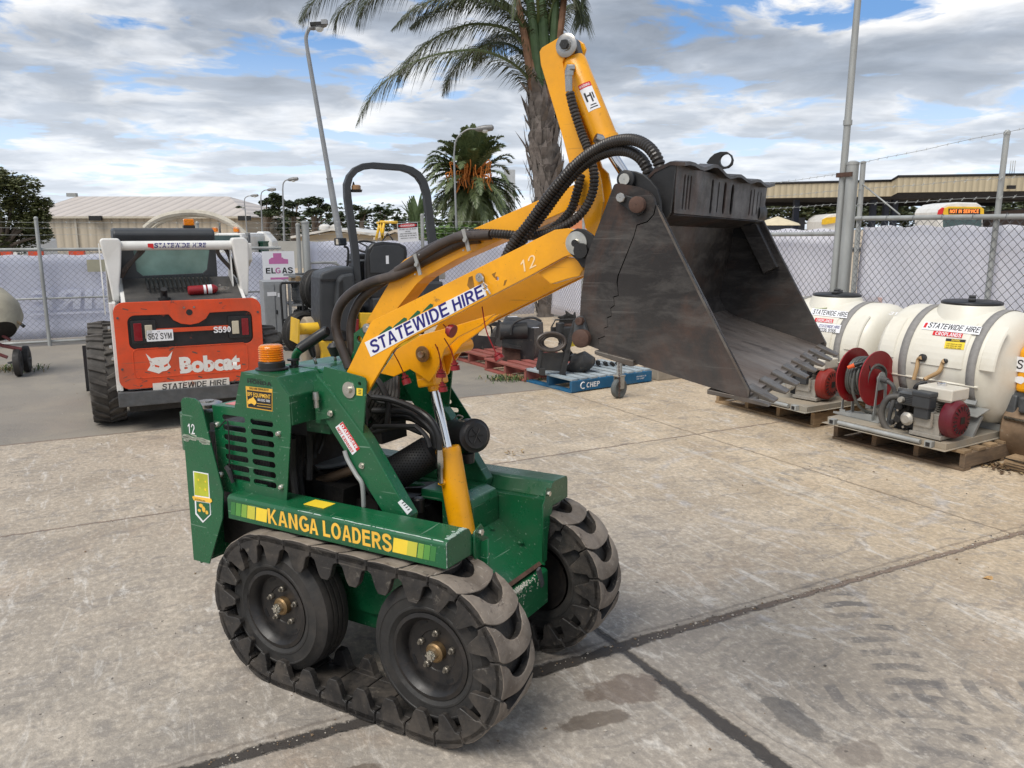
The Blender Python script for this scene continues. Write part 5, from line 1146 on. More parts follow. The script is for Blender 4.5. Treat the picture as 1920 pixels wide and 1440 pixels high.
# licence plate
px0=tg(275,640)[0]; pz0=tg(275,640)[1]; pw=tg(325,636)[0]-px0
m=MB(); m.prism(rrect(px0,pz0,px0+pw,pz0+.095,.008),YT-.034,YT-.031); m.build('licence_plate',STW,sk)
text('lettering','S52 SYM',lambda x,y:V((px0+.012+x,YT-.0352,pz0+.016+y)),STBK,sk,h=.052,w=pw-.024)
text('lettering','S.A.',lambda x,y:V((px0+pw*.42+x,YT-.0352,pz0+.076+y)),STBK,sk,h=.010)
def tmap(p00,p10,hgt,y=YT-.032):
    a=bq(*p00,y); b=bq(*p10,y); return (lambda X,Y:V((a.x+X,y,a.z+Y+ (b.z-a.z)*0*X))),(b.x-a.x)
f,w_=tmap((401,624),(433,621),.04); text('lettering','S590',f,STW,sk,h=.050,w=w_,bold=.04)
f,w_=tmap((338,701),(451,687),.1); text('lettering','Bobcat',f,WLET,sk,h=.145,w=w_,bold=.055)
# cat head emblem
cx_,cz_=tg(300,683)
def cat(pts,s,y0,y1,m_,nm): 
    MB().prism([(cx_+x*s,cz_+z*s) for x,z in pts],y0,y1).build(nm,m_,sk)
cat([(-1,1.0),(-.62,.55),(-.2,.62),(.2,.62),(.62,.6),(1,1.05),(.82,.45),(.62,.1),(.80,-.25),(.45,-.52),(.12,-.55),(-.15,-.72),(-.55,-.55),(-.98,-.38),(-.72,.0),(-.78,.35)],.105,YT-.0325,YT-.030,WLET,'emblem')
cat([(-.42,.05),(-.05,-.1),(-.12,-.22),(-.40,-.14)],.105,YT-.0331,YT-.0325,ORANGE,'emblem_eye'); cat([(.25,-.08),(.58,.08),(.55,-.12),(.30,-.22)],.105,YT-.0331,YT-.0325,ORANGE,'emblem_eye')
a_=bq(287.5,735,YT-.031); b_=bq(430,706,YT-.031)
plw=bq(430,715,YT-.031).x-a_.x; pz=a_.z
m=MB(); m.prism([(a_.x,pz),(a_.x+plw,pz-.0),(a_.x+plw,pz+.075),(a_.x,pz+.075)],YT-.032,YT-.030); m.build('hire_sticker',mat('torn_white_sticker',(.66,.62,.56),.6,0,.05,6,wear=.9,wcol=(.35,.12,.06),wscale=5,wth=.6),sk)
text('lettering','STATEWIDE HIRE',lambda x,y:V((a_.x+.07+x,YT-.0332,pz+.014+y)),STBK,sk,h=.048,w=plw-.09,shear=.12,bold=.008)
for x_,z_ in ((TX0+.03,.98),(TX0+.03,.55),(TX1-.03,.98),(TX1-.03,.55)): MB().lathe([(.010,YT-.031),(.010,YT-.036),(.001,YT-.036)],(x_,0,z_),1,8).build('tailgate_bolt',GREYM,sk)
for x_ in (xl-.04,xl+.04): MB().lathe([(.009,YT-.031),(.009,YT-.035),(.001,YT-.035)],(x_,0,TZ1-.06),1,8).build('tailgate_bolt',STEEL,sk)
m=MB(); m.bb((TX0+.32,YT-.034,.715),(TX0+.40,YT-.030,.722)); m.build('vent_slot',BLKM,sk)
m=MB(); rng=random.Random(33)
for k in range(36): m.box((rng.uniform(TX0+.04,TX1-.1),YT-.0303,rng.choice([.40,.43,.52,.66,1.06])+rng.gauss(0,.02)),(rng.uniform(.008,.05),.0012,rng.uniform(.002,.012)),M.Rotation(rng.uniform(-.5,.5),3,'Y'))
m.build('scuffed_patches',mat('scuffed_dark_patch',(.10,.075,.06),.7,0,.3,20),sk)
# bumper
m=MB(); m.prism([(TX0-.02,.23),(TX1+.0,.23),(TX1+.0,.345),(TX0-.02,.355)],YT-.05,YT+.14); m.build('bumper',GREYM,sk,bevel=.006)
m=MB(); m.bb((.16,-.45,.16),(1.17,1.3,.30)); m.build('belly_plate',DARK,sk)
# hood grille, extinguisher bracket, exhaust
m=MB(); zz0=1.085; m.prism([(YT+.05,zz0),(YT+.10,zz0+.03),(-.05,1.27),(.05,1.27),(.05,.9),(YT+.05,.9)],.20,1.14,0); m.build('engine_cover',mat('black_dusty_cover',(.04,.038,.036),.6,0,.2,10,dirt=.5,dcol=(.12,.105,.09)),sk,bevel=.006)
m=MB()
for i in range(15): 
    x_=.38+i*.037; m.hexa([(x_,-.33,1.19),(x_+.018,-.33,1.19),(x_+.018,-.07,1.275),(x_,-.07,1.275),(x_,-.33,1.203),(x_+.018,-.33,1.203),(x_+.018,-.07,1.288),(x_,-.07,1.288)])
m.build('grille_slats',BLKM,sk)
for x_ in (.17,1.145): MB().hexa([(x_,-.45,1.06),(x_+.03,-.45,1.06),(x_+.03,.02,1.26),(x_,.02,1.26),(x_,-.45,1.085),(x_+.03,-.45,1.085),(x_+.03,.02,1.285),(x_,.02,1.285)]).build('cover_rail',WHITE,sk)
m=MB(); ex=bq(308,560,-.42); m.tube([(ex.x,-.42,1.10),(ex.x,-.42,1.15),(ex.x,-.46,1.20)],[.030,.028,.026],14); m.tube([(ex.x,-.42,1.09),(ex.x,-.42,1.125)],[.05,.05],14); m.build('exhaust_pipe',BLKM,sk)
# cab
cy0=-.02; cl=bq(210,428,cy0).x; cr=bq(402,425,cy0).x; ctz=1.705
m=MB(); m.prism([(cy0+.02,1.60),(cy0-.0,1.66),(cy0+.03,ctz-.01),(cy0+.10,ctz+.005),(1.05,ctz+.005),(1.12,ctz-.06),(1.12,ctz-.10),(cy0+.05,ctz-.14)],cl,cr,0); m.build('cab_roof',PLAST,sk,bevel=.025,seg=3)
m=MB()
wp=[(250,470),(262,455),(388,452),(393,465),(388,505),(380,512),(268,517),(256,508)]
wpl=bp_(cy0+.03,wp)
o_=plate('cab_rear_frame',[(cl,1.24),(cr,1.24),(cr,1.62),(cl,1.62)],[wpl],cy0+.02,cy0+.05,PLAST,sk,bevel=.004)
MB().prism(wpl,cy0+.034,cy0+.040).build('rear_window',mat('teal_glass_with_reflection',(.20,.32,.29),.10,0,.35,2.5,alpha=.85,rvar=.05),sk)  # teal glass colour lightened to stand for the pane's reflection
for x_ in (cl,cr-.05): MB().prism([(cy0+.04,1.0),(1.1,.95),(1.1,1.60),(cy0+.04,1.60)],x_+.0,x_+.012,0).build('cab_side_mesh',PLAST,sk)
m=MB(); m.bb((cl+.05,1.06,1.0),(cr-.05,1.08,1.5)); m.build('front_screen',mat('pale_teal_glass',(.35,.45,.43),.1,0,.2,3,alpha=.5),sk)
m=MB(); m.bb((cl+.2,.5,1.0),(cr-.2,.58,1.36)); m.build('seat_back',BLK,sk,bevel=.03)
bx=bq(354,424,.25); e=bpy.data.objects.new('beacon',None); COL.objects.link(e); e.parent=sk; e.location=(bx.x,.25,ctz+.005); KIDS[e.name]=[]; KIDS[sk.name].append(e)
MB().bb((-.05,-.05,0),(.05,.05,.025)).build('beacon_base',BLK,e); MB().bb((-.045,-.045,.025),(.045,.045,.085)).build('beacon_lens',AMBER,e,bevel=.008)
# lift arm towers and cross tube
for side,pts in ((0,[(186,452),(190,447),(222,447),(228,455),(227,500),(224,540),(226,566),(212,566),(205,530),(196,490)]),(1,[(434,452),(436,446),(458,445),(466,453),(467,500),(466,555),(451,557),(450,530),(442,495)])):
    p_=bp_(-.26,pts); MB().prism(p_,-.26,-.12).build('arm_tower',WHITE,sk,bevel=.014,seg=3)
    x0_=min(x for x,z in p_)
    MB().prism([(-.20,.98),(-.05,1.02),(.0,1.25),(-.06,1.58),(-.18,1.58),(-.24,1.2)],x0_-.012,x0_-.002,0).build('tower_side_plate',WHITE,sk)
    xa=x0_+.03 if side==0 else x0_+.10
    MB().hexa([(xa,-.16,1.42),(xa+.09,-.16,1.42),(xa+.09,1.5,.85),(xa,1.5,.85),(xa,-.16,1.58),(xa+.09,-.16,1.58),(xa+.09,1.5,1.02),(xa,1.5,1.02)]).build('lift_arm',WHITE,sk,bevel=.01)
t0_=bq(228,461,-.2); t1_=bq(434,457,-.2); m=MB(); m.cyl((t0_.x-.01,-.2,t0_.z),(t1_.x+.02,-.2,t0_.z),.040,48); m.build('cross_tube',WHITE,sk)
text('lettering','STATEWIDE HIRE',lambda x,y:V((bq(289,464,-.24).x+x,-.2-.0425*math.cos((y-.018)/.041),t0_.z+.0425*math.sin((y-.018)/.041))),STB,sk,h=.040,w=bq(387,459,-.24).x-bq(289,464,-.24).x,shear=.12,bold=.03)
q_=bq(277,460,-.24); MB().prism([(q_.x,t0_.z-.012),(q_.x+.028,t0_.z-.02),(q_.x+.045,t0_.z-.028),(q_.x+.045,t0_.z+.018),(q_.x,t0_.z+.018)],-.2415,-.2405).build('state_emblem',STR,sk)
for pth in (((227,520),(240,500),(256,480),(262,466),(250,458)),((228,510),(245,492),(268,470),(268,458)),((448,520),(430,500),(412,480),(408,468),(416,460)),((440,505),(425,470),(412,462))):
    m=MB(); m.tube(spline([bq(x,y,-.14) for x,y in pth],6),.018,8); m.build('arm_hose',HOSES,sk)
for x_,z_ in ((.075,.62),(.07,.88),(.068,.72)): MB().lathe([(.02,-.02),(.02,.0),(.001,.0)],(x_,-.40,z_),0,10).build('side_bolt',STEEL,sk)
m=MB(); m.bb((-.20,1.35,.05),(1.53,1.75,.10)); m.prism([(1.35,.05),(1.42,.05),(1.50,.50),(1.42,.52)],-.20,1.53,0); m.build('front_bucket',BLKM,sk)
# extinguisher lying on the cover (rests on it: a thing of its own)
fa=B_.W(bq(352,545,-.36)); fb=B_.W(bq(408,541,-.36)); ax_=(fb-fa).normalized(); Lx=(fb-fa).length
fe=empty('fire_extinguisher',M.Translation(fa)@(ax_.to_track_quat('X','Z').to_matrix().to_4x4())); tag(fe,'red fire extinguisher lying on the black rear cover of the skid steer','fire extinguisher'); KIDS[fe.name]=[]
MB().tube([(0,0,0),(.008,0,0),(Lx*.86,0,0),(Lx*.95,0,0),(Lx,0,0)],[.030,.040,.040,.030,.016],20).build('cylinder',REDP,fe)
MB().tube([(Lx*.52,0,0),(Lx*.80,0,0)],[.0405,.0405],20,False).build('label',STW,fe)
MB().tube([(Lx*.60,0,0),(Lx*.66,0,0)],[.0408,.0408],20,False).build('label_band',REDP,fe)
m=MB(); m.box((Lx+.03,0,.0),(.05,.02,.02)); m.box((Lx+.055,0,.012),(.09,.012,.006),M.Rotation(.25,3,'Y')); m.box((Lx+.055,0,-.012),(.08,.012,.006),M.Rotation(-.1,3,'Y')); m.lathe([(.012,0),(.012,.015),(.001,.02)],(Lx+.02,0,.02),2,10); m.build('valve_handle',STEEL,fe)
for o_ in list(KIDS['fire_extinguisher']): pass
# ================= spray tanks, pallets, engines along the right-hand fence =================
def pallet(name,mm,label,w=1.165,d=1.165,h=.15,wood=None,deck=None,boards=7,block=False,group=None):
    """local: x along the open front, y away; bearers run along y"""
    wood=wood or WOOD; deck=deck or wood
    e=empty(name,mm); tag(e,label,'pallet',group); KIDS[e.name]=[]; rng=random.Random(len(label))
    for i in range(4 if not block else 3):
        n_=(4 if not block else 3)-1; x=.02+ (w-.04)*i/n_; m=MB(); m.bb((x-.02,0.012,.022),(x+.02,d-.012,h-.022)); m.build('bearer',wood,e,bevel=.003)
    for i in range(boards):
        y=.05+(d-.10)*i/(boards-1); j=rng.uniform(-.006,.006); m=MB(); m.box((w/2+j,y,h-.011),(w,.098 if boards<8 else .085,.021),M.Rotation(rng.uniform(-.008,.008),3,'Z')); m.build('deck_board',deck,e,bevel=.002)
    for i in range(3 if not block else 3):
        y=.05+(d-.10)*i/2; m=MB(); m.box((w/2,y,.011),(w,.098,.021)); m.build('base_board',wood,e,bevel=.002)
    return e
T2=Frame(ground(1560,822),-58.5); T1=Frame(ground(1352,752),-60.5)
pallet('pallet',T2.m@M.Translation((0,0,0)),'weathered timber pallet under the nearer spray tank unit, its front corner sticking out',w=1.09,d=1.12,wood=WOODD,deck=WOOD,group='timber pallets under the spray tank units')
pallet('pallet',T1.m@M.Translation((.02,-.10,0)),'timber pallet under the farther spray tank unit, below the raised bucket',w=1.2,d=1.165,wood=WOOD,group='timber pallets under the spray tank units')
def tank(parent,x0,x1,yc,zc,r,lidx,nm='tank',marks=None):
    e=parent; m=MB(); n=44; prof=[]
    L=x1-x0
    for k in range(9):      # domed ends
        a=k/8*math.pi/2; prof.append((r*(.55+.45*math.sin(a)),x0+.16*(1-math.sin(a))*1.0-.0+ .0*(k)))
    prof=[(.001,x0)]+[(r*.62*math.sin(a)+r*.38*min(1,a*1.2),x0+.17*(1-math.cos(a))) for a in [i*math.pi/2/9 for i in range(1,10)]]
    segs=prof+[(r,x0+.22),(r,x0+.30)]
    mir=[(rr,x1-(xx-x0)) for rr,xx in segs[::-1]]
    mid=[(r,x0+.31),(r*1.0,x0+L*.5)]
    m.lathe(segs+mid+mir,(0,yc,zc),0,n); m.build('tank_shell',TANK,e)
    # raised side panels
    def pan(xa,xb,ta,tb,nm='side_panel'):
        m=MB(); na=8; g_=[]
        for i in range(na+1):
            th=rad(ta+(tb-ta)*i/na); g_.append([m.b.verts.new((xx,yc-(r+dd)*math.sin(th),zc+(r+dd)*math.cos(th))) for xx,dd in ((xa,-.002),(xa+.008,.010),(xb-.008,.010),(xb,-.002))])
        for i in range(na):
            for k in range(3): m._face([g_[i][k],g_[i][k+1],g_[i+1][k+1],g_[i+1][k]],0,False)
        for row in (0,na): m._face([g_[row][k] for k in range(4)])
        m.build(nm,TANK,e)
    pan(x0+.40,x1-(.40 if x1>1.2 else .26),38,88); pan(x0+.12,x0+.255,40,86); pan(x1-.255,x1-.12,40,86) if x1>1.2 else pan(x1-.14,x1-.03,40,86)
    m=MB(); m.tube([(x0+.14,yc-(r)*math.sin(rad(104)),zc+r*math.cos(rad(104))),(x1-.14,yc-(r)*math.sin(rad(104)),zc+r*math.cos(rad(104)))],.009,8); m.build('mould_ridge',TANK,e)
    # neck and lid
    m=MB(); m.lathe([(.27,-.10),(.245,-.04),(.225,.015),(.215,.03),(.001,.03)],(lidx,yc,zc+r),2,36); m.build('tank_neck',TANK,e)
    m=MB(); m.lathe([(.215,.025),(.218,.045),(.20,.055),(.001,.058)],(lidx,yc,zc+r),2,36); m.box((lidx,yc,zc+r+.068),(.05,.30,.022),M.Rotation(.5,3,'Z')); m.box((lidx,yc,zc+r+.08),(.05,.10,.03),M.Rotation(.5,3,'Z')); m.build('tank_lid',BLK,e,bevel=.004)
    for xs in (x0+.30,x1-(.36 if x1>1.2 else .23)):
        m=MB(); N_=30; g_=[]
        for i in range(N_+1):
            th=rad(-100+220*i/N_); g_.append([m.b.verts.new((xx,yc-(r+.006)*math.sin(th),zc+(r+.006)*math.cos(th))) for xx in (xs,xs+.065)])
        for i in range(N_): m._face([g_[i][0],g_[i][1],g_[i+1][1],g_[i+1][0]],0,True)
        o=m.build('webbing_strap',STRAP,e); s=o.modifiers.new('s','SOLIDIFY'); s.thickness=.004
        th=rad(120); m=MB(); m.box((xs+.032,yc-(r+.01)*math.sin(th),zc+(r+.01)*math.cos(th)),(.085,.012,.045),M.Rotation(-.5,3,'X')); m.build('strap_buckle',GALV,e)
    return lambda x,th,dr=.0125: V((x,yc-(r+dr)*math.sin(th),zc+(r+dr)*math.cos(th)))
def tray(e,x0,x1,y0,y1,z):
    m=MB(); m.bb((x0,y0,z),(x1,y1,z+.005)); m.bb((x0+.02,y0+.045,z+.005),(x1-.02,y1,z+.05)); m.build('steel_tray',PLYW,e,bevel=.003)
    m=MB(); m.cyl((x0+.14,y0+.022,z+.028),(x1-.20,y0+.022,z+.028),.018,14); m.build('tray_tube',GALV,e)
    for x in (x0+.09,x1-.13):
        m=MB(); m.box((x,y0+.022,z+.028),(.055,.045,.045)); m.box((x+.0,y0-.0025,z+.028),(.032,.004,.030),None,1); m.build('tube_socket',[GALV,BLKM],e,bevel=.002)
def engine(e0,c,yaw,rec,nm='engine'):
    """small petrol engine; recoil cover faces local +x"""
    e=bpy.data.objects.new(nm,None); COL.objects.link(e); e.parent=e0; e.location=c; e.rotation_euler=(0,0,yaw); KIDS[e.name]=[]; KIDS[e0.name].append(e)
    m=MB(); m.box((0,0,.10),(.20,.22,.17)); m.box((0,-.02,.02),(.24,.20,.03)); m.box((-.02,-.10,.14),(.14,.05,.12)); 
    for k in range(6): m.box((-.03,-.0,.19+k*.014),(.15,.17,.006))
    m.build('crankcase',CASTW,e,bevel=.01)
    m=MB(); m.lathe([(.135,.10),(.140,.12),(.138,.16),(.118,.185),(.07,.195),(.001,.197)],(0,0,.155),0,32); 
    m.build('recoil_cover',rec,e)
    m=MB()
    for k in range(18):
        a=k*2*math.pi/18; m.box((.193,.085*math.cos(a),.155+.085*math.sin(a)),(.008,.034,.006),M.Rotation(a,3,'X'))
    m.box((.199,0,.155),(.004,.05,.05)); m.build('recoil_vents',DARK,e)
    m=MB(); m.box((.02,.03,.33),(.26,.22,.085)); m.box((.02,.03,.285),(.24,.20,.02)); m.build('fuel_tank',mat('cream_fuel_tank',(.62,.58,.50),.35,0,.05,4,dirt=.2,dcol=(.3,.25,.2)),e,bevel=.025,seg=3)
    MB().lathe([(.034,.372),(.034,.392),(.028,.398),(.001,.398)],(.0,.04,0),2,18).build('fuel_cap',CHROME,e)
    m=MB(); m.box((-.02,-.13,.27),(.13,.10,.09)); m.box((-.02,-.13,.325),(.14,.11,.035)); m.box((-.02,-.125,.19),(.11,.08,.09)); m.build('air_cleaner',PLAST,e,bevel=.008)
    m=MB(); m.box((-.17,-.03,.26),(.14,.16,.10)); 
    m.build('muffler',GREYM,e,bevel=.012)
    m=MB(); 
    for k in range(6): m.box((-.17,-.112,.225+k*.013),(.11,.004,.005))
    m.build('muffler_slots',BLKM,e)
    MB().lathe([(.045,0),(.05,-.03),(.03,-.05),(.001,-.05)],(-.13,-.12,.12),1,14).build('carburettor_cover',CASTW,e); MB().lathe([(.024,0),(.02,-.03),(.001,-.03)],(-.20,-.115,.25),1,10).build('choke_knob',CASTW,e)
    MB().box((.06,-.145,.15),(.018,.006,.10)).build('throttle_plate',STEEL,e)
    return e
# ---- nearer unit
s2=empty('spray_tank_unit',T2.m@M.Translation((0,0,.152))); tag(s2,'cream spray tank unit with a red hose reel and maroon engine, nearer of the two','spray tank','skid mounted spray tank units'); KIDS[s2.name]=[]
def q2(x,y,yy): p=T2.on(x,y,1,yy); return V((p.x,p.y,p.z-.152))
tray(s2,.0,1.03,-.15,.62,0)
tc=tank(s2,.03,1.10,.74,.51,.435,.62)
def wrap(x0,z_top): return None
def twrap(xa,tha,scale_=1.0,slope=0.0,dr=.0135):
    return lambda x,y:tc(xa+x,tha-(y+slope*x)/.448,dr)
def tpos(px,py):     # photo point -> (x, angle) on the shell
    c=T2.inv@CAMP; r_=T2.R.transposed()@ray(px,py); y0,z0=.74,.51+.152; R=.4475
    A_=r_.y**2+r_.z**2; B2=2*((c.y-y0)*r_.y+(c.z-z0)*r_.z); C_=(c.y-y0)**2+(c.z-z0)**2-R*R; D_=max(0,B2*B2-4*A_*C_); t=(-B2-math.sqrt(D_))/(2*A_); p=c+r_*t
    return p.x,math.atan2(-(p.y-y0),(p.z-z0))
def tlabel(p00,p10,p01,m_,dr,name,par=s2,n=8):
    a=tpos(*p00);b=tpos(*p10);c=tpos(*p01); m=MB(); g_=[]
    for i in range(n+1):
        g_.append([m.b.verts.new(tc(a[0]+(b[0]-a[0])*k+(c[0]-a[0])*i/n,a[1]+(b[1]-a[1])*k+(c[1]-a[1])*i/n,dr)) for k in (0,1)])
    for i in range(n): m._face([g_[i][0],g_[i][1],g_[i+1][1],g_[i+1][0]],0,True)
    return m.build(name,m_,par)
def ttext(s,p00,p10,p01,m_,dr,**k):
    a=tpos(*p00);b=tpos(*p10);c=tpos(*p01)
    return text('lettering',s,lambda x,y:tc(a[0]+(b[0]-a[0])*x+(c[0]-a[0])*y,a[1]+(b[1]-a[1])*x+(c[1]-a[1])*y,dr),m_,s2,h=1,w=1,**k)
tlabel((1728,617),(1836,628),(1734,603),STW,.0135,'hire_sticker')
ttext('STATEWIDE HIRE',(1739,614),(1836,624.5),(1744,604.5),STBK,.0148,shear=.15,bold=.006)
tlabel((1731,614),(1736,614.5),(1736,605),STR,.0145,'sticker_flag')
tlabel((1748,628),(1803,634),(1751,620),STR,.0135,'brand_sticker'); ttext('CROPLANDS',(1753,628),(1801,633),(1755.5,621.5),STW,.0148,bold=.02)
tlabel((1770,653),(1807,656),(1774,635),STY,.0135,'yellow_label'); tlabel((1773,639.5),(1810,642.5),(1774.3,634.5),STBK,.0145,'yellow_label_header')
ttext('WARNING',(1784,639.5),(1800,641),(1785,635.7),STY,.0155)
for k in range(3): ttext('DO NOT OPERATE UNTIL TRAINED',(1775-k,645.5+k*3.6),(1804-k,648+k*3.6),(1775.5-k,643.3+k*3.6),STBK,.0148)
# suction fittings and tan hoses
for (x,y,pts) in ((1731,671,((1731,671),(1722,674),(1719,690),(1713,712))),(1773,677,((1773,677),(1768,680),(1760,697),(1740,708),(1733,712)))):
    a=tpos(x,y); c_=tc(a[0],a[1],0); n_=(tc(a[0],a[1],.1)-c_).normalized()
    MB().tube([c_-n_*.01,c_+n_*.03,c_+n_*.035],[.030 if x<1750 else .018,.030 if x<1750 else .018,.012],14).build('tank_fitting',BLK,s2)
    pp=[q2(px,py,.30-.02*i) for i,(px,py) in enumerate(pts[1:])]; m=MB(); m.tube(spline([c_+n_*.035]+pp,6),.0155,10); m.build('suction_hose',TAN,s2)
# tank cradle
for x_ in (.84,):
    m=MB(); m.hexa([(x_,.24,.05),(x_+.16,.24,.05),(x_+.16,.27,.05),(x_,.27,.05),(x_-.02,.30,.20),(x_+.18,.30,.20),(x_+.18,.33,.20),(x_-.02,.33,.20)]); m.hexa([(x_-.02,.24,.20),(x_+.18,.24,.20),(x_+.18,.40,.24),(x_-.02,.40,.24),(x_-.02,.24,.206),(x_+.18,.24,.206),(x_+.18,.40,.246),(x_-.02,.40,.246)]); m.build('tank_cradle',GALV,s2)
    o=q2(1806,775,.236); m=MB(); m.box((x_+.07,.238,.14),(.085,.003,.05),M.Rotation(-.2,3,'X')); m.build('cradle_label',STBK,s2)
m=MB(); m.bb((-.05,.60,.05),(1.08,.64,.10)); m.bb((-.05,1.0,.05),(1.1,1.04,.10)); m.bb((-.02,.44,.05),(.03,1.0,.10)); m.build('skid_rail',GALV,s2)
# engine and pump
engine(s2,q2(1790,822,.12)*1.0 if False else V((.84,.02,.055)),0.0,MAROON)
_keep=s2; s2=bpy.data.objects.new('spray_pump',None); COL.objects.link(s2); s2.parent=_keep; s2.location=(.09,0,0); KIDS[s2.name]=[]; KIDS[_keep.name].append(s2)
m=MB(); rng=random.Random(4)
m.box((.50,.08,.17),(.10,.14,.22)); m.box((.57,.06,.12),(.10,.09,.10)); m.cyl((.50,.0,.24),(.50,-.05,.24),.03,12); m.cyl((.50,.0,.14),(.50,-.06,.14),.03,12); m.cyl((.44,.0,.10),(.44,-.04,.10),.02,10); m.box((.50,.08,.03),(.14,.12,.06)); m.build('diaphragm_pump',BLKM,s2,bevel=.006)
m=MB()
for (x,z) in ((.475,.20),(.535,.19),(.47,.10),(.53,.08),(.50,.27)): m.cyl((x,-.005,z),(x,-.022,z),.010,8)
m.build('pump_bolt_row',STEEL,s2)
m=MB(); m.lathe([(.075,0),(.08,.02),(.06,.045),(.03,.06),(.001,.06)],(.515,.10,.275),2,20); m.box((.585,.10,.30),(.07,.05,.03)); m.build('pump_head',REDP,s2,bevel=.004)
m=MB(); m.tube(spline([(.515,.12,.32),(.515,.12,.37),(.54,.14,.40),(.57,.17,.41)],5),.016,10); m.build('pump_elbow',BLK,s2)
m=MB(); m.tube(spline([(.47,.02,.30),(.40,-.04,.28),(.37,-.06,.16),(.42,-.05,.05),(.52,-.03,.02),(.66,-.02,.03)],7),.024,12); m.build('thick_suction_hose',mat('grey_rubber_hose',(.06,.058,.055),.6,0,.2,12,.2,80,dirt=.4,dcol=(.14,.12,.1)),s2)
m=MB(); m.box((.36,.20,.24),(.09,.06,.12)); m.cyl((.36,.18,.20),(.36,.12,.20),.022,10); m.cyl((.33,.2,.31),(.40,.2,.31),.018,10); m.box((.34,.2,.12),(.03,.03,.14)); m.build('pressure_regulator',GREYM,s2,bevel=.004)
s2=_keep
# hose reel
rc=q2(1650,712,.05); RCZ=.385; RCY=.12; XO=.19
_keep=s2; s2=bpy.data.objects.new('hose_reel',None); COL.objects.link(s2); s2.parent=_keep; s2.location=(XO,0,0); KIDS[s2.name]=[]; KIDS[_keep.name].append(s2)
def disc(x,mm_): 
    m=MB(); m.lathe([(.001,x-.002),(.205,x-.002),(.210,x-.006),(.222,x-.004),(.222,x+.006),(.210,x+.004),(.205,x+.002),(.001,x+.002)],(0,RCY,RCZ),0,48); m.build('reel_disc',mm_,s2)
disc(.085,REDP); disc(-.12,REDP)
MB().lathe([(.07,-.12),(.07,.085)],(0,RCY,RCZ),0,24).build('reel_drum',REDP,s2)
m=MB(); 
for layer,(rr,n_) in enumerate(((.088,8),(.110,8),(.132,7),(.150,5))):
    for k in range(n_):
        x=-.105+.19*(k+.5+(layer%2)*.4)/8; path=[V((x+.008*math.sin(a*math.pi/12+k),RCY+(rr+.004*math.sin(a*.9+k))*math.cos(a*math.pi/12),RCZ+(rr+.004*math.sin(a*.9+k))*math.sin(a*math.pi/12))) for a in range(24)]
        m.tube(path,.0115,8,False,0,True)
m.tube(spline([(-.02,RCY-.155,RCZ),(-.0,RCY-.16,RCZ-.12),(.04,RCY-.10,RCZ-.24),(.10,RCY-.0,RCZ-.29)],6),.0115,8)
m.build('wound_hose',mat('grey_spray_hose',(.075,.078,.072),.45,0,.15,12,dirt=.3,dcol=(.16,.14,.11)),s2)
m=MB(); m.tube([(-.0,RCY-.17,RCZ+.11),(-.045,RCY-.19,RCZ+.085)],[.018,.014],12); m.build('hose_nozzle_tip',mat('orange_nozzle',(.75,.12,.03),.4),s2)
m=MB(); m.tube([(.045,RCY-.14,RCZ+.135),(-.0,RCY-.17,RCZ+.11)],[.014,.02],12); m.build('hose_nozzle_grip',BLK,s2)
for x_,s_ in ((.125,1),(-.165,-1)):
    m=MB(); w0=.055
    m.prism([(RCY-.075,0.05),(RCY-.045,0.05),(RCY-.040,.30),(RCY+.045,.30),(RCY+.065,.05),(RCY+.10,.05),(RCY+.075,.34),(RCY+.05,.40),(RCY+.03,.435),(RCY-.0,.445),(RCY-.03,.435),(RCY-.05,.40),(RCY-.055,.34)],x_,x_+.006,0)
    m.bb((x_-.0 if s_<0 else x_-.05,RCY-.085,.05),(x_+.05 if s_<0 else x_+.006,RCY-.079,.10)); m.build('reel_bracket',GALV,s2)
m=MB(); m.hexa([(-.22,RCY-.09,.055),(.13,RCY-.09,.055),(.13,RCY-.07,.055),(-.22,RCY-.07,.055),(-.22,RCY-.09,.07),(.13,RCY-.09,.11),(.13,RCY-.085,.11),(-.22,RCY-.085,.07)]); m.bb((-.2,RCY-.09,.052),(.19,RCY+.12,.058)); m.build('reel_base',GALV,s2)
m=MB(); m.tube([(.10,RCY,RCZ),(.15,RCY-.0,RCZ),(.19,RCY-.01,RCZ-.005)],[.026,.026,.022],14); m.tube(spline([(.18,RCY-.01,RCZ-.003),(.23,RCY-.01,RCZ-.03),(.25,RCY,RCZ-.10),(.25,.08,.12),(.26,.07,.05),(.31,.06,.03),(.34,.08,.10),(.35,.10,.16)],7),.016,10); m.build('reel_swivel_hose',mat('grey_feed_hose',(.075,.075,.075),.55),s2)
MB().tube([(-.12,RCY-.05,RCZ+.14),(-.19,RCY-.05,RCZ+.14)],.014,10).build('winding_knob',BLK,s2)
MB().box((.0885,RCY-.10,RCZ+.09),(.002,.012,.05),M.Rotation(.4,3,'X')).build('disc_slot',BLKM,s2)
s2=_keep
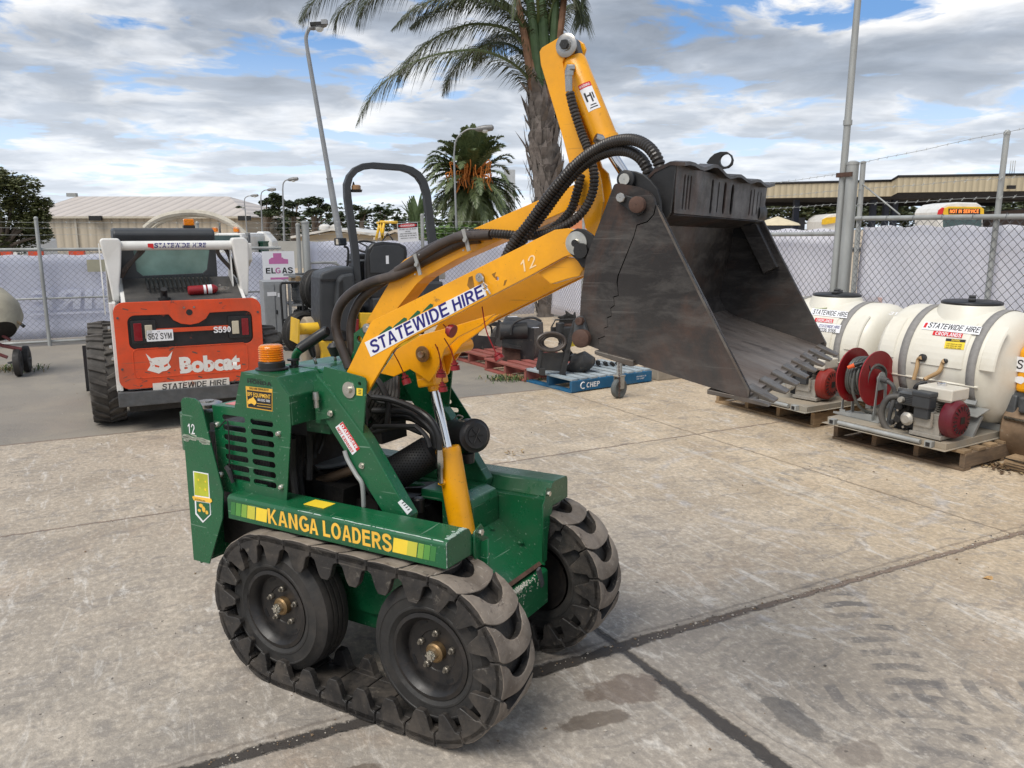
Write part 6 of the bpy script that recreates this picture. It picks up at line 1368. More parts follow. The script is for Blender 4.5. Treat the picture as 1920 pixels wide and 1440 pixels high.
# ---- farther unit
s1=empty('spray_tank_unit',T1.m@M.Translation((0.04,0,.152))); tag(s1,'cream spray tank unit half hidden behind the raised bucket, with a red engine','spray tank','skid mounted spray tank units'); KIDS[s1.name]=[]
tray(s1,.16,1.22,-.26,.45,0)
tc1=tank(s1,.02,1.36,.74,.475,.42,.66)
def tpos1(px,py):
    c=T1.inv@CAMP; r_=T1.R.transposed()@ray(px,py); y0,z0=.74,.475+.152; R=.4325
    A_=r_.y**2+r_.z**2; B2=2*((c.y-y0)*r_.y+(c.z-z0)*r_.z); C_=(c.y-y0)**2+(c.z-z0)**2-R*R; D_=max(0,B2*B2-4*A_*C_); t=(-B2-math.sqrt(D_))/(2*A_); p=c+r_*t
    return p.x-.04,math.atan2(-(p.y-y0),(p.z-z0))
tc,tpos,s2_=tc1,tpos1,s2; s2=s1
tlabel((1520,590),(1588,597),(1523,578),STW,.0135,'hire_sticker',s1); ttext('STATEWIDE HIRE',(1523,588.5),(1588,594.5),(1526,580),STBK,.0148,shear=.15)
tlabel((1527,603),(1561,606),(1529,596),STR,.0135,'brand_sticker',s1); ttext('CROPLANDS',(1531,603),(1560,605.5),(1532,597.5),STW,.0148,bold=.02)
tlabel((1528,620),(1574,625),(1532,605),STW,.0135,'phone_sticker',s1); ttext('STATEWIDE HIRE',(1535,613),(1574,616.5),(1537,608),STB,.0148,shear=.1); ttext('8336 9166',(1535,621),(1567,624),(1536,614.5),STBK,.0148,shear=.1)
text('painted_number','311',lambda x,y:tc1(*[a+b for a,b in zip(tpos1(1665,588),(x*.11,-y*.10))],.004),STW,s1,h=1,w=1,bold=-.01)
tlabel((1528,580),(1550,578),(1532,568),mat('faded_green_label',(.45,.48,.30),.5),.0135,'faded_label',s1)
s2=s2_
m=MB(); m.bb((.05,.40,.05),(1.3,.44,.10)); m.bb((.1,.44,.05),(.15,1.0,.22)); m.bb((1.22,.44,.05),(1.27,1.0,.22)); m.build('skid_rail',GALV,s1)
engine(s1,V((.98,.10,.055)),0.15,REDENG)
m=MB(); m.box((.80,.16,.15),(.12,.14,.18)); m.cyl((.78,.06,.18),(.78,.0,.18),.03,10); m.build('diaphragm_pump',BLKM,s1,bevel=.005)
# ---- pedestrian roller at the right edge
R3=Frame(ground(1905,868),-58.5)
pr3=empty('pedestrian_roller',R3.m); tag(pr3,'small yellow pedestrian roller with a rusty drum at the right edge','roller'); KIDS[pr3.name]=[]
def q3(x,y,yy): return R3.on(x,y,1,yy)
m=MB(); c_=q3(1925,825,.22); m.lathe([(.001,0),(.225,0),(.235,.01),(.235,.9),(.225,.91)],(-.13,.20,.235),0,40); m.build('front_drum',mat('rusty_dusty_drum',(.24,.165,.105),.6,.3,.35,7,.3,30,dirt=.7,dcol=(.12,.08,.05),wear=.5,wcol=(.4,.36,.3)),pr3)
x0_=-.085
m=MB(); m.prism([(.02,.52),(.02,.83),(.10,.90),(.55,.92),(.55,.52)],x0_,x0_+.8,0); m.build('roller_hood',YEL,pr3,bevel=.03,seg=3)
m=MB(); m.bb((x0_-.01,.04,.40),(x0_+.8,.5,.52)); m.build('roller_deck',GREYM,pr3)
m=MB(); m.hexa([(x0_-.05,.0,.30),(x0_+.03,.0,.30),(x0_+.03,.5,.30),(x0_-.05,.5,.30),(x0_-.03,.02,.50),(x0_+.03,.02,.50),(x0_+.03,.5,.50),(x0_-.03,.5,.50)]); m.bb((x0_+.06,-.02,.38),(x0_+.3,.02,.50)); m.build('roller_bracket',GREYM,pr3,bevel=.015)
MB().cyl((x0_-.02,-.03,.33),(x0_+.6,-.06,.32),.012,10).build('roller_rod',STEEL,pr3)
a_=q3(1895,695,.016); MB().prism([(a_.x,a_.z),(a_.x+.5,a_.z),(a_.x+.5,a_.z+.11),(a_.x,a_.z+.11)],.0165,.019).build('hire_sticker',STW,pr3)
text('lettering','STATEWIDE HIRE',lambda x,y:V((a_.x+.035+x,.0155,a_.z+.022+y)),STBK,pr3,h=.068,w=.62,shear=.12)
MB().prism([(a_.x,a_.z+.02),(a_.x+.015,a_.z+.02),(a_.x+.015,a_.z+.09),(a_.x,a_.z+.09)],.0155,.0165).build('sticker_flag',STR,pr3)
m=MB(); m.prism([(a_.x+.07+.04*math.cos(k),a_.z-.06+.03*math.sin(k)) for k in (0,.6,1.2,2.2,3,3.8,5)],.0175,.0195); m.build('hood_emblem',STW,pr3)
# split log and chips
lg=Frame(ground(1884,880),-62)
le=empty('split_log',lg.m); tag(le,'split weathered timber block lying by the roller drum','timber block'); KIDS[le.name]=[]
m=MB(); rng=random.Random(2); pr_=[(0,0),(.13,.0),(.15,.03),(.14,.085),(.11,.10),(.05,.105),(.0,.10),(-.01,.05)]
rows=[]
for k in range(9):
    x=k*.075; rows.append([m.b.verts.new((x+rng.uniform(-.01,.01)*(k in(0,8)),y+rng.uniform(-.006,.006),z+rng.uniform(-.004,.004)*(z>0.01))) for y,z in pr_])
for k in range(8):
    for i in range(len(pr_)): m._face([rows[k][i],rows[k+1][i],rows[k+1][(i+1)%len(pr_)],rows[k][(i+1)%len(pr_)]])
m._face(rows[0][::-1]); m._face(rows[-1]); m.build('log_body',WOOD,le)
m=MB()
for k in range(5): m.box((.3,-.006,.02+k*.018),(.62,.006,.003),M.Rotation(rng.uniform(-.03,.03),3,'Y'))
m.build('log_split',BLKM,le)
def litter(name,cx,cy,n,spread,size,mats,label,cat='litter',seed=1,zmax=.012):
    rng=random.Random(seed); m=MB()
    for k in range(n):
        x=cx+rng.gauss(0,spread);y=cy+rng.gauss(0,spread); s_=size*rng.uniform(.4,1.3); R=M.Rotation(rng.uniform(0,6.28),3,'Z')@M.Rotation(rng.uniform(-.5,.5),3,'X')@M.Rotation(rng.uniform(-.4,.4),3,'Y')
        pts=[V((-.5,0,0)),V((-.2,.28,0)),V((.25,.22,0)),V((.5,0,0)),V((.2,-.26,0)),V((-.25,-.24,0))]
        c=V((x,y,.006+rng.random()*zmax)); v=[m.b.verts.new(c+R@(p*s_)) for p in pts]; m._face(v,rng.randrange(len(mats)))
    o=m.build(name,mats); tag(o,label,cat,kind='stuff'); return o
LEAFD=[mat('dry_leaf',(.20,.12,.055),.8,0,.3,20),mat('pale_leaf',(.34,.24,.12),.8,0,.3,20),mat('dark_leaf',(.09,.055,.03),.8)]
p_=ground(1876,878); litter('leaf_litter',p_.x,p_.y,90,.07,.04,LEAFD,'dry leaves and bark chips beside the split block',seed=3)
p_=ground(1580,900); litter('leaf_litter',p_.x,p_.y,10,.25,.02,LEAFD,'few dry leaf scraps on the concrete by the pallets',seed=4)
lf=MB(); c=ground(1852,1085); r_=[]
for k in range(10): a=k*.628; r_.append(c+V((math.cos(a)*.026*(1+.2*math.sin(3*a)),math.sin(a)*.018,.004+.006*math.sin(a*2))))
lf.sheet(r_); o=lf.build('fallen_leaf',mat('ochre_leaf',(.50,.30,.12),.7,0,.2,30)); tag(o,'single ochre leaf lying on the bare concrete at the right','leaf')
# ================= fences =================
RF=Frame((3.5,8.49,0),-67.0); LF=Frame((-6.9,11.8,0),26.0)
WIRE=mat('fence_wire',(.12,.125,.13),.5,.4,.2,10)
WIREL=mat('fence_wire_pale',(.30,.31,.34),.5,.4,.2,10)
def meshwire(e,x0,x1,z0,z1,step,r,m_,y=0):
    m=MB(); H_=z1-z0
    def bar(a,b):
        a=V(a);b=V(b); d_=(b-a).normalized(); s=V((0,1,0)).cross(d_)*r; t=V((0,r,0)); A=[m.b.verts.new(a+q) for q in (s,t,-s)]; B=[m.b.verts.new(b+q) for q in (s,t,-s)]
        for i in range(3): m._face([A[i],A[(i+1)%3],B[(i+1)%3],B[i]])
    k=x0-H_
    while k<x1:
        for sgn in (1,-1):
            a,b=(k,k+H_); za,zb=(z0,z1) if sgn>0 else (z1,z0)
            if a<x0: t=(x0-a)/(b-a); za=za+(zb-za)*t; a=x0
            if b>x1: t=(x1-a)/(b-a); zb=za+(zb-za)*t; b=x1
            if b>a: bar((a,y+sgn*r,za),(b,y+sgn*r,zb))
        k+=step
    return m.build('chain_mesh',m_,e)
def barb(e,x0,x1,z0,z1,y=0,r=.0022,sp=.11,m_=None):
    m=MB(); n=max(2,int((x1-x0)/.25)); L=x1-x0
    pts=[V((x0+L*i/n,y,z0+(z1-z0)*i/n+.004*math.sin(i*1.7))) for i in range(n+1)]; m.tube(pts,r,5)
    k=x0
    while k<x1:
        z=z0+(z1-z0)*(k-x0)/L; m.tube([(k-.008,y-.01,z-.014),(k+.008,y+.01,z+.014)],.0018,3); m.tube([(k+.008,y-.01,z-.012),(k-.008,y+.01,z+.012)],.0018,3); k+=sp
    return m.build('barbed_wire',m_ or GALV,e)
rf=empty('chain_link_fence',RF.m); tag(rf,'chain link fence along the right side of the yard with barbed wire and grey posts','fence'); KIDS[rf.name]=[]
meshwire(rf,.12,3.6,.25,1.80,.085,.0026,WIRE)
meshwire(rf,-7.3,-.10,.25,1.70,.085,.0026,WIRE)
m=MB(); m.cyl((.10,0,1.81),(3.6,0,1.80),.023,14); m.cyl((.10,0.02,.86),(3.6,.02,.82),.016,12); m.build('top_rail',GALV,rf)
m=MB(); m.cyl((-7.3,0,1.56),(-.10,0,1.655),.023,14); m.build('top_rail',GALV,rf)
for k in range(12): x=.2+k*.31; MB().tube([(x-.01,-.03,1.79),(x,-.03,1.84),(x+.012,.03,1.79),(x+.03,-.03,1.75)],.003,5).build('tie_wire',WIRE,rf)
def post(e,x,h,r=.024,y=.0,cap=True,nm='post',lean=0):
    m=MB(); m.cyl((x+lean,y,0),(x,y,h),r,14); 
    if cap: m.lathe([(r*1.12,h-.02),(r*1.12,h+.005),(r*.6,h+.02),(.001,h+.022)],(x,y,0),2,14)
    return m.build(nm,GALV,e)
xp=RF.on(1868,430,1,.03).x
post(rf,xp,2.50,.024,.03,lean=-.02); post(rf,-3.4,2.35,.024,.03); post(rf,-5.9,2.2,.024,.03)
m=MB(); m.cyl((.0,0,0),(.0,0,2.37),.060,22); m.lathe([(.064,2.35),(.064,2.375),(.03,2.39),(.001,2.392)],(0,0,0),2,22); m.build('corner_post',GALV,rf)
m=MB(); m.cyl((.115,0.03,0),(.105,0.03,2.37),.026,14); m.lathe([(.03,2.36),(.03,2.375),(.001,2.385)],(.105,.03,0),2,12); m.build('post',GALV,rf)
m=MB(); m.tube([(.13,.02,2.15),(.62,.02,1.84)],.008,8); m.build('brace_rod',GALV,rf)
barb(rf,.10,3.6,2.36,2.68); barb(rf,.10,3.6,2.10,2.16); barb(rf,.10,3.6,1.95,1.99,sp=.12)
barb(rf,-7.2,-.06,2.02,2.27); barb(rf,-7.2,-.06,1.95,2.10); barb(rf,-7.2,-.06,1.82,1.96)
# tall pole strapped to the corner post
tp=empty('tall_pole',RF.m@M.Translation((-.10,-.02,0))); tag(tp,'tall grey galvanised pole strapped to the fence corner post with rusty bands','pole'); KIDS[tp.name]=[]
m=MB(); m.tube([(-.03,0,0),(.0,0,2.4),(.035,0,5.6)],[.038,.036,.028],16); m.build('pole_shaft',GALV,tp)
m=MB(); m.cyl((.006,0,2.75),(.006,0,2.80),.044,16); m.build('pole_sleeve',GALV,tp)
for z in (2.23,.95): m=MB(); m.bb((-.045,-.055,z),(.17,-.045,z+.045)); m.bb((-.045,-.055,z),(-.038,.04,z+.045)); m.build('rusty_band',RUST,tp)
# banners
def banner(name,fr,x0,x1,z0,z1,y,m_,label,cat='banner',n=40,wav=.02):
    e=empty(name,fr.m@M.Translation(((x0+x1)/2,y,0))); tag(e,label,cat); KIDS[e.name]=[]; m=MB(); g_=[]; rng=random.Random(8); L=x1-x0; nz=8
    for i in range(n+1):
        col=[]
        for k in range(nz+1):
            t=k/nz; x=-L/2+L*i/n; col.append(m.b.verts.new((x,wav*math.sin(i*.9+k*.7)*math.sin(math.pi*t)+wav*.6*math.sin(i*.37+k),z0+(z1-z0)*t-.012*math.sin(i*1.3)*(k==nz))))
        g_.append(col)
    for i in range(n):
        for k in range(nz): m._face([g_[i][k],g_[i+1][k],g_[i+1][k+1],g_[i][k+1]],0,True)
    o=m.build('banner_cloth',m_,e); s=o.modifiers.new('s','SOLIDIFY'); s.thickness=.003; return e
br_=banner('shade_banner',RF,.10,3.6,.12,1.73,.10,BANR,'pale shade banner tied behind the chain mesh right of the corner post')
banner('shade_banner',RF,-7.3,-.12,.12,1.70,.10,BANR,'pale shade banner behind the mesh between the bucket and the corner post',n=70)
MB().prism([(-1.72,.80),(-1.40,.80),(-1.42,1.02),(-1.72,1.02)],-.012,-.008).build('faint_red_print',mat('faint_red_print',(.72,.50,.46),.75,0,.15,4),br_)
lf_=empty('chain_link_fence',LF.m); tag(lf_,'chain link fence across the back of the yard on the left with a grey rail','fence'); KIDS[lf_.name]=[]
meshwire(lf_,-3.5,3.5,.10,1.42,.085,.0022,WIREL); 
m=MB(); m.cyl((-3.5,0,1.42),(3.45,0,1.40),.024,12); m.build('top_rail',GALV,lf_)
m=MB(); m.cyl((-3.5,0,.06),(3.45,0,.06),.020,10); m.build('bottom_rail',GALV,lf_)
m=MB(); m.cyl((-3.5,-.02,.70),(3.45,-.02,.70),.014,10); m.build('middle_rail',GALV,lf_)
post(lf_,.02,1.86,.026,-.03); post(lf_,2.2,1.80,.024,.03)
for z in (1.62,1.72,1.80): barb(lf_,-3.5,3.5,z,z+.0,sp=.3,r=.0025)
g2=empty('chain_link_fence',LF.m@M.Translation((3.9,0,0))); tag(g2,'chain link fence section behind the ride-on roller with tall grey gate posts','fence'); KIDS[g2.name]=[]
meshwire(g2,.15,4.3,.10,1.55,.085,.0024,WIREL)
xa=LF.on(561,480,1,0).x-3.9; xb=LF.on(575,480,1,0).x-3.9; xc=LF.on(792,440,1,0).x-3.9
post(g2,xa,1.78,.035); post(g2,xb,1.82,.062); post(g2,xc,1.95,.03)
m=MB(); m.cyl((xb,0,1.15),(xb+.5,0,1.15),.02,10); m.tube(spline([(xb+.25,0,1.15),(xb+.5,0,1.12),(xb+.72,0,.9),(xb+.8,0,.5)],5),.02,10); m.build('gate_tube',GALV,g2)
for z in (1.62,1.72,1.82): barb(g2,-.4,4.3,z,z+.02,sp=.3,r=.0025)
bl=banner('shade_banner',LF,-3.5,3.35,.10,1.33,.09,BANL,'lilac shade banner behind the left back fence with faint reversed print',n=60)
xh=LF.on(122,560,1,.05).x-(-.075)
text('reversed_print','HIRE',lambda x,y:V((LF.on(58,560,1,.06).x+.075+x,-.035,LF.on(58,583,1,.06).z+y)),BANT,bl,h=.30,w=1.15,flip=True,bold=.05,shear=-.1)
MB().bb((LF.on(52,591,1,.06).x+.075,-.035,LF.on(52,592,1,.06).z),(LF.on(52,591,1,.06).x+1.35,-.032,LF.on(52,592,1,.06).z+.035)).build('print_line',BANT,bl)
banner('shade_banner',LF,3.95,8.2,.10,1.50,.09,BANL,'lilac shade banner behind the mesh at the back of the ride-on roller',n=40)
m=MB(); a_=LF.on(162,487,1,-.02); b_=LF.on(200,509,1,-.02); m.bb((a_.x,-.03,b_.z),(b_.x,-.024,a_.z)); o=m.build('blank_sign',mat('beige_sign_plate',(.36,.34,.25),.7,0,.1,6)); o.matrix_world=LF.m; tag(o,'blank beige plate wired to the back fence beside the skid steer','sign')
def gas_sign():
    e=empty('gas_sign',LF.m@M.Translation((LF.on(524,508,1,-.06).x,-.06,0))); tag(e,'white gas supplier sign with pink cylinder wired to the back fence','sign'); KIDS[e.name]=[]
    P0=LF.on(494,528,1,-.06); P1=LF.on(551,471,1,-.06); ox=LF.on(524,508,1,-.06).x; x0=P0.x-ox; x1=P1.x-ox; z0=LF.on(524,530,1,-.06).z; z1=LF.on(524,471,1,-.06).z; w_=x1-x0; h=z1-z0
    MB().bb((x0,-.006,z0),(x1,.0,z1)).build('sign_board',STW,e)
    PK=mat('pink_print',(.52,.16,.36),.5,0,.08,5); f=lambda u,v:(x0+u*w_,z0+v*h)
    MB().prism([f(.20,.60),f(.80,.60),f(.80,.74),f(.66,.76),f(.64,.80),f(.60,.80),f(.60,.94),f(.34,.94),f(.34,.80),f(.28,.80),f(.24,.76),f(.20,.74)],-.0075,-.006).build('cylinder_print',PK,e)
    MB().prism([f(.22,.03),f(.78,.03),f(.78,.17),f(.22,.17)],-.0075,-.006).build('cylinder_base_print',PK,e)
    text('lettering','EL  AS',lambda x,y:V((f(.09,0)[0]+x,-.0085,f(0,.30)[1]+y)),STBK,e,h=h*.18,w=w_*.84,bold=.03)
    text('lettering','G',lambda x,y:V((f(.385,0)[0]+x,-.0085,f(0,.30)[1]+y)),PK,e,h=h*.18,w=w_*.17,bold=.03)
gas_sign()
o=LF.on(568,430,1,.05)
# danger sign on the post behind the roller
DF=Frame(at(770,640,13.6)*1.0-V((0,0,at(770,640,13.6).z)),0)
de=empty('danger_sign',LF.m@M.Translation((LF.on(767,430,1,-.06).x,-.06,0))); tag(de,'white danger sign with red oval header on the fence behind the roller','sign'); KIDS[de.name]=[]
ox=LF.on(767,430,1,-.06).x; A_=LF.on(747,455,1,-.06); Bx=LF.on(785,452,1,-.06); C_=LF.on(745,419,1,-.06)
x0=A_.x-ox; w_=Bx.x-A_.x; z0=A_.z; h=C_.z-A_.z; sl=.07
def df(u,v): return (x0+u*w_-v*.04*w_,z0+v*h+u*sl*h)
MB().prism([df(0,0),df(1,0),df(1,1),df(0,1)],-.005,0).build('sign_board',STW,de)
MB().prism([df(0.02,.74),df(.98,.74),df(.98,.98),df(.02,.98)],-.0065,-.005).build('sign_header',STBK,de)
MB().prism([df(.5+.45*math.cos(k*.314),.86+.105*math.sin(k*.314)) for k in range(20)],-.0075,-.0065).build('red_oval',STR,de)
def dm(u0,v0): return lambda x,y:V((df(u0,v0)[0]+x,-.0085,df(u0,v0)[1]+y+x*sl*h/w_))
text('lettering','DANGER',dm(.16,.81),STW,de,h=h*.10,w=w_*.68,bold=.03)
for i,(s,u,hh,ww) in enumerate((('DO NOT DIG OR BUILD',.08,.055,.84),('HERE',.36,.055,.26),('HIGH PRESSURE GAS',.1,.06,.8),('PIPELINE IN VICINITY',.08,.06,.84),('EMERGENCY 1800 427 532',.12,.05,.78))):
    text('lettering',s,dm(u,.64-.115*i),STBK,de,h=h*hh,w=w_*ww,bold=.01)
# ================= gas cage, cabinet, trolley and spare wheels =================
GF=Frame(ground(500,650),24)
gc=empty('gas_cabinet',GF.m); tag(gc,'pale grey steel cabinet standing left of the gas cylinder cage','cabinet'); KIDS[gc.name]=[]
def qg(x,y,yy=0): return GF.on(x,y,1,yy)
zt=qg(500,528).z; w_=qg(540,600).x
GREYC=mat('pale_grey_steel',(.30,.31,.32),.5,.1,.1,3,dirt=.4,dcol=(.18,.17,.15))
MB().bb((0,0,.02),(w_,.45,zt)).build('cabinet_body',GREYC,gc,bevel=.006); MB().bb((.02,-.012,.06),(w_*.46,0,zt-.04)).bb((w_*.54,-.012,.06),(w_-.02,0,zt-.04)).build('cabinet_doors',GREYC,gc)
MB().bb((w_*.5,-.02,zt*.5),(w_*.56,-.012,zt*.5+.06)).build('padlock',BLKM,gc); MB().bb((.05,-.014,zt*.78),(.18,-.012,zt*.84)).build('cabinet_label',STW,gc); MB().bb((w_*.6,-.014,zt*.76),(w_*.75,-.012,zt*.82)).build('cabinet_label',STW,gc)
cg=empty('gas_cylinder_cage',GF.m@M.Translation((w_+.05,.05,0))); tag(cg,'wire cage with grey gas cylinders beside the pale cabinet','cage'); KIDS[cg.name]=[]
m=MB(); W2=.9; H2=qg(560,528).z
for x in (0,W2):
    for y in (0,.5): m.bb((x-.02,y-.02,0),(x+.02,y+.02,H2))
for z in (.12,.58,1.0,H2-.02):
    m.bb((0,-.015,z),(W2,.015,z+.03)); m.bb((0,.485,z),(W2,.515,z+.03))
m.bb((0,-.01,H2-.03),(W2,.5,H2)); m.bb((0,-.01,.58),(W2,.5,.6)); m.build('cage_frame',GREYC,cg)
m=MB()
for k in range(15): m.bb((k*W2/14-.002,-.014,.1),(k*W2/14+.002,-.010,H2))
for k in range(14): m.bb((0,-.014,.1+k*H2/14),(W2,-.010,.104+k*H2/14))
m.build('cage_wire',WIRE,cg)
def gascyl(x,y,z,first=[None]):
    if first[0] is None:
        e=empty('gas_cylinder'); KIDS[e.name]=[]; m=MB(); m.lathe([(.13,0),(.13,.02),(.15,.04),(.155,.08),(.155,.30),(.13,.36),(.06,.39),(.001,.39)],(0,0,0),2,24); m.build('cylinder_body',GREYC,e)
        m=MB(); m.lathe([(.08,.37),(.085,.37),(.085,.44),(.08,.44)],(0,0,0),2,18); m.cyl((0,0,.38),(0,0,.43),.02,10); m.build('valve_guard',GREYM,e); first[0]=e; c=e
    else: c=copy_tree(first[0])
    c.matrix_world=GF.m@M.Translation((w_+.05+x,.05+y,z)); return c
labs=[(.22,.25,.13,'grey gas cylinder on the bottom shelf of the cage, next to the cabinet'),(.56,.25,.13,'grey gas cylinder on the bottom shelf of the cage, at the tyre end'),(.22,.25,.61,'grey gas cylinder on the upper shelf of the cage, next to the cabinet'),(.56,.25,.61,'grey gas cylinder on the upper shelf of the cage, at the tyre end')]
for x,y,z,l in labs: tag(gascyl(x,y,z),l,'gas cylinder','gas cylinders in the wire cage')
# timber offcuts on top
for (x,l,w1) in ((.08,'short round timber offcut on top of the gas cage above the trolley',.12),(.62,'timber block on top of the gas cage beside the tyre',.10)):
    m=MB(); m.lathe([(w1,0),(w1,.08),(.001,.082)],(0,0,0),2,14); o=m.build('timber_offcut',WOOD,bevel=.006); o.matrix_world=GF.m@M.Translation((w_+.1+x,.15,H2+.0)); tag(o,l,'timber offcut','timber offcuts on the gas cage')
# black hand trolley
ht=empty('hand_trolley',GF.m@M.Translation((w_-.12,-.22,0))); tag(ht,'black tubular hand trolley leaning by the gas cabinet','hand trolley'); KIDS[ht.name]=[]
m=MB(); zt2=qg(540,530,-.2).z
for x in (0,.30): m.tube(spline([(x,-.12,.12),(x,-.08,.5),(x,-.05,zt2-.06),(x+.03*(1 if x==0 else -1),-.03,zt2)],5),.016,8)
m.tube([(.03,-.03,zt2),(.27,-.03,zt2)],.016,8); m.tube([(0,-.09,.42),(.9,-.09,.42)],.014,8); m.bb((-.02,-.32,.0),(.32,-.10,.012)); m.build('trolley_frame',BLKM,ht)
for x in (-.05,.35): m=MB(); m.lathe([(.001,-.03),(.09,-.03),(.12,-.02),(.12,.02),(.09,.03),(.001,.03)],(x,-.02,.12),0,22); m.build('trolley_wheel',TYRE,ht)
def spare(px,py,D,r,w,yaw,tilt,label):
    e=empty('spare_wheel',M.Translation(at(px,py,D))@M.Rotation(rad(yaw),4,'Z')@M.Rotation(rad(tilt),4,'Y')); tag(e,label,'spare wheel','spare wheels by the gas cage'); KIDS[e.name]=[]
    tyre_mb(r,w,r*.60).build('tyre',TYRE,e); MB().lathe([(r*.6,-w*.4),(r*.56,-w*.42),(r*.5,-w*.15),(r*.2,-w*.12),(r*.2,-w*.05),(.001,-w*.05)],(0,0,0),1,28).build('rim',mat('rusty_rim',(.16,.10,.07),.7,.2,.3,12),e); return e
spare(593,542,11.6,.29,.17,62,0,'spare wheel hung high beside the gas cage, above the other one')
spare(566,623,11.4,.30,.17,50,0,'spare wheel standing low in front of the gas cage')
# ================= ride-on roller =================
RR=Frame(ground(690,690),28)
ro=empty('ride_on_roller',RR.m); tag(ro,'yellow and black ride-on roller with an arched safety frame and a seat','roller'); KIDS[ro.name]=[]
def rp_(y,pts): return [(lambda p:(p.x,p.z))(RR.on(px,py,1,y)) for px,py in pts]
def rq(x,y,yy=0): return RR.on(x,y,1,yy)
out_=[(666,560),(661,470),(647,372),(646,345),(652,328),(664,314),(681,306),(700,304),(757,308),(775,313),(790,323),(801,338),(808,360),(820,455),(826,560)]
inn_=[(812,560),(807,460),(796,366),(790,346),(781,333),(769,325),(754,320),(700,316),(684,318),(671,324),(662,334),(658,350),(660,372),(674,470),(680,560)]
MB().prism(rp_(0,out_+inn_),0,.09).build('safety_frame',PLAST,ro,bevel=.008)
a_=rq(663,352); e=bpy.data.objects.new('work_light',None); COL.objects.link(e); e.parent=ro; e.location=(a_.x+.04,.03,a_.z-.02); KIDS[e.name]=[]; KIDS[ro.name].append(e)
MB().lathe([(.055,.0),(.055,.045),(.04,.055),(.001,.055)],(0,0,0),2,16).build('lamp_lens',mat('dull_amber_lens',(.30,.17,.08),.3),e); MB().lathe([(.065,-.03),(.075,0),(.001,0)],(0,0,0),2,16).build('lamp_base',BLK,e); MB().tube([(-.05,0,-.0),(-.03,0,.09),(-.02,0,.05)],.008,6).build('lamp_bracket',BLKM,e)
# seat
sb=rp_(-.05,[(688,560),(687,490),(690,466),(700,456),(720,453),(750,456),(763,462),(765,475),(762,500),(757,530),(752,565)])
MB().prism(sb,-.05,.06).build('seat_back',BLK,ro,bevel=.03,seg=3)
MB().prism(rp_(-.062,[(695,512),(693,478),(700,463),(722,459),(748,461),(758,468),(757,490),(751,512)]),-.064,-.050).build('seat_pad',PLAST,ro,bevel=.006)
a_=rq(726,487,-.06); MB().bb((a_.x-.018,-.067,a_.z-.05),(a_.x+.018,-.064,a_.z+.05)).build('seat_label',STW,ro)
m=MB(); p0=rq(693,555); p1=rq(770,590); m.bb((p0.x,-.12,p1.z),(p1.x,.5,p0.z-.02)); m.build('seat_base',PLAST,ro,bevel=.02)
# dash, steering wheel
c_=rq(665,480,.7); m=MB(); m.bb((c_.x-.05,.55,.9),(c_.x+.55,.85,c_.z+.03)); m.build('dash_console',BLK,ro,bevel=.03)
c_=rq(690,463,.45); m=MB(); ring=[c_+V((.17*math.cos(k*.2618),.17*math.sin(k*.2618)*.9,.07*math.sin(k*.2618))) for k in range(24)]; m.tube(ring,.014,8,False,0,True); m.cyl(c_,c_+V((0,.12,-.25)),.025,10); 
for k in (0,8,16): m.cyl(c_,ring[k],.010,6)
m.build('steering_wheel',BLK,ro)
c_=rq(670,492,.4); MB().lathe([(.001,0),(.13,0),(.15,.02),(.13,.035),(.001,.03)],c_,2,20).build('instrument_pod',GREYM,ro)
m=MB(); m.tube(spline([rq(656,560,.3),rq(650,520,.3),rq(653,470,.3),rq(645,462,.3)],5),.014,8); m.build('mirror_arm',BLKM,ro)
a_=rq(628,470,.3); b_=rq(647,446,.3); MB().bb((a_.x,.29,a_.z+.06),(b_.x+.02,.33,b_.z)).build('mirror_housing',BLK,ro,bevel=.015); MB().bb((a_.x+.012,.284,a_.z+.075),(b_.x+.01,.292,b_.z-.012)).build('mirror_face',MIRROR,ro)
# bonnet and tanks (black plastic)
MB().prism(rp_(-.1,[(600,522),(603,512),(632,502),(664,500),(668,560),(668,640),(606,640),(600,600)]),-.1,.35).build('side_tank',PLAST,ro,bevel=.03,seg=3)
MB().prism(rp_(-.115,[(601,524),(668,522),(668,526),(601,528)]),-.112,-.10).build('tank_seam',BLKM,ro)
MB().prism(rp_(-.2,[(634,525),(642,516),(664,512),(668,560),(664,600),(650,625),(634,620),(630,570)]),-.2,-.05).build('mudguard',PLAST,ro,bevel=.025)
MB().prism(rp_(-.215,[(637,530),(643,525),(645,560),(640,568),(636,560)]),-.21,-.20).build('mudguard_vent',BLKM,ro); m=MB(); m.tube(spline([rq(x,y,-.21) for x,y in ((640,572),(645,560),(660,555))],5),.008,6); m.build('mudguard_rib',BLKM,ro)
MB().prism(rp_(.05,[(600,600),(604,655),(645,655),(645,620)]),.02,.06).build('chrome_trim',STEEL,ro)
# yellow frame
MB().prism(rp_(-.15,[(560,600),(562,600),(562,645),(558,645)]),-.15,.25).build('hitch_flange',YEL2,ro)
a_=rq(561,618,0); b_=rq(600,618,0); m=MB(); m.cyl((a_.x,.05,a_.z),(b_.x+.1,.05,a_.z),.07,18); m.build('yellow_tube',YEL2,ro)
MB().prism(rp_(-.05,[(597,640),(640,635),(640,660),(622,690),(610,720),(600,720),(603,660)]),-.08,.0).build('frame_leg',YEL2,ro,bevel=.01)
MB().prism(rp_(-.2,[(676,587),(722,588),(722,640),(700,655),(676,640)]),-.2,-.1).prism(rp_(-.2,[(716,590),(775,592),(790,640),(720,660)]),-.2,-.1).build('rear_panel',YEL2,ro,bevel=.008)
MB().prism(rp_(-.22,[(657,600),(672,598),(672,660),(657,660)]),-.24,-.2).build('red_reflector_box',REDPL,ro,bevel=.006)
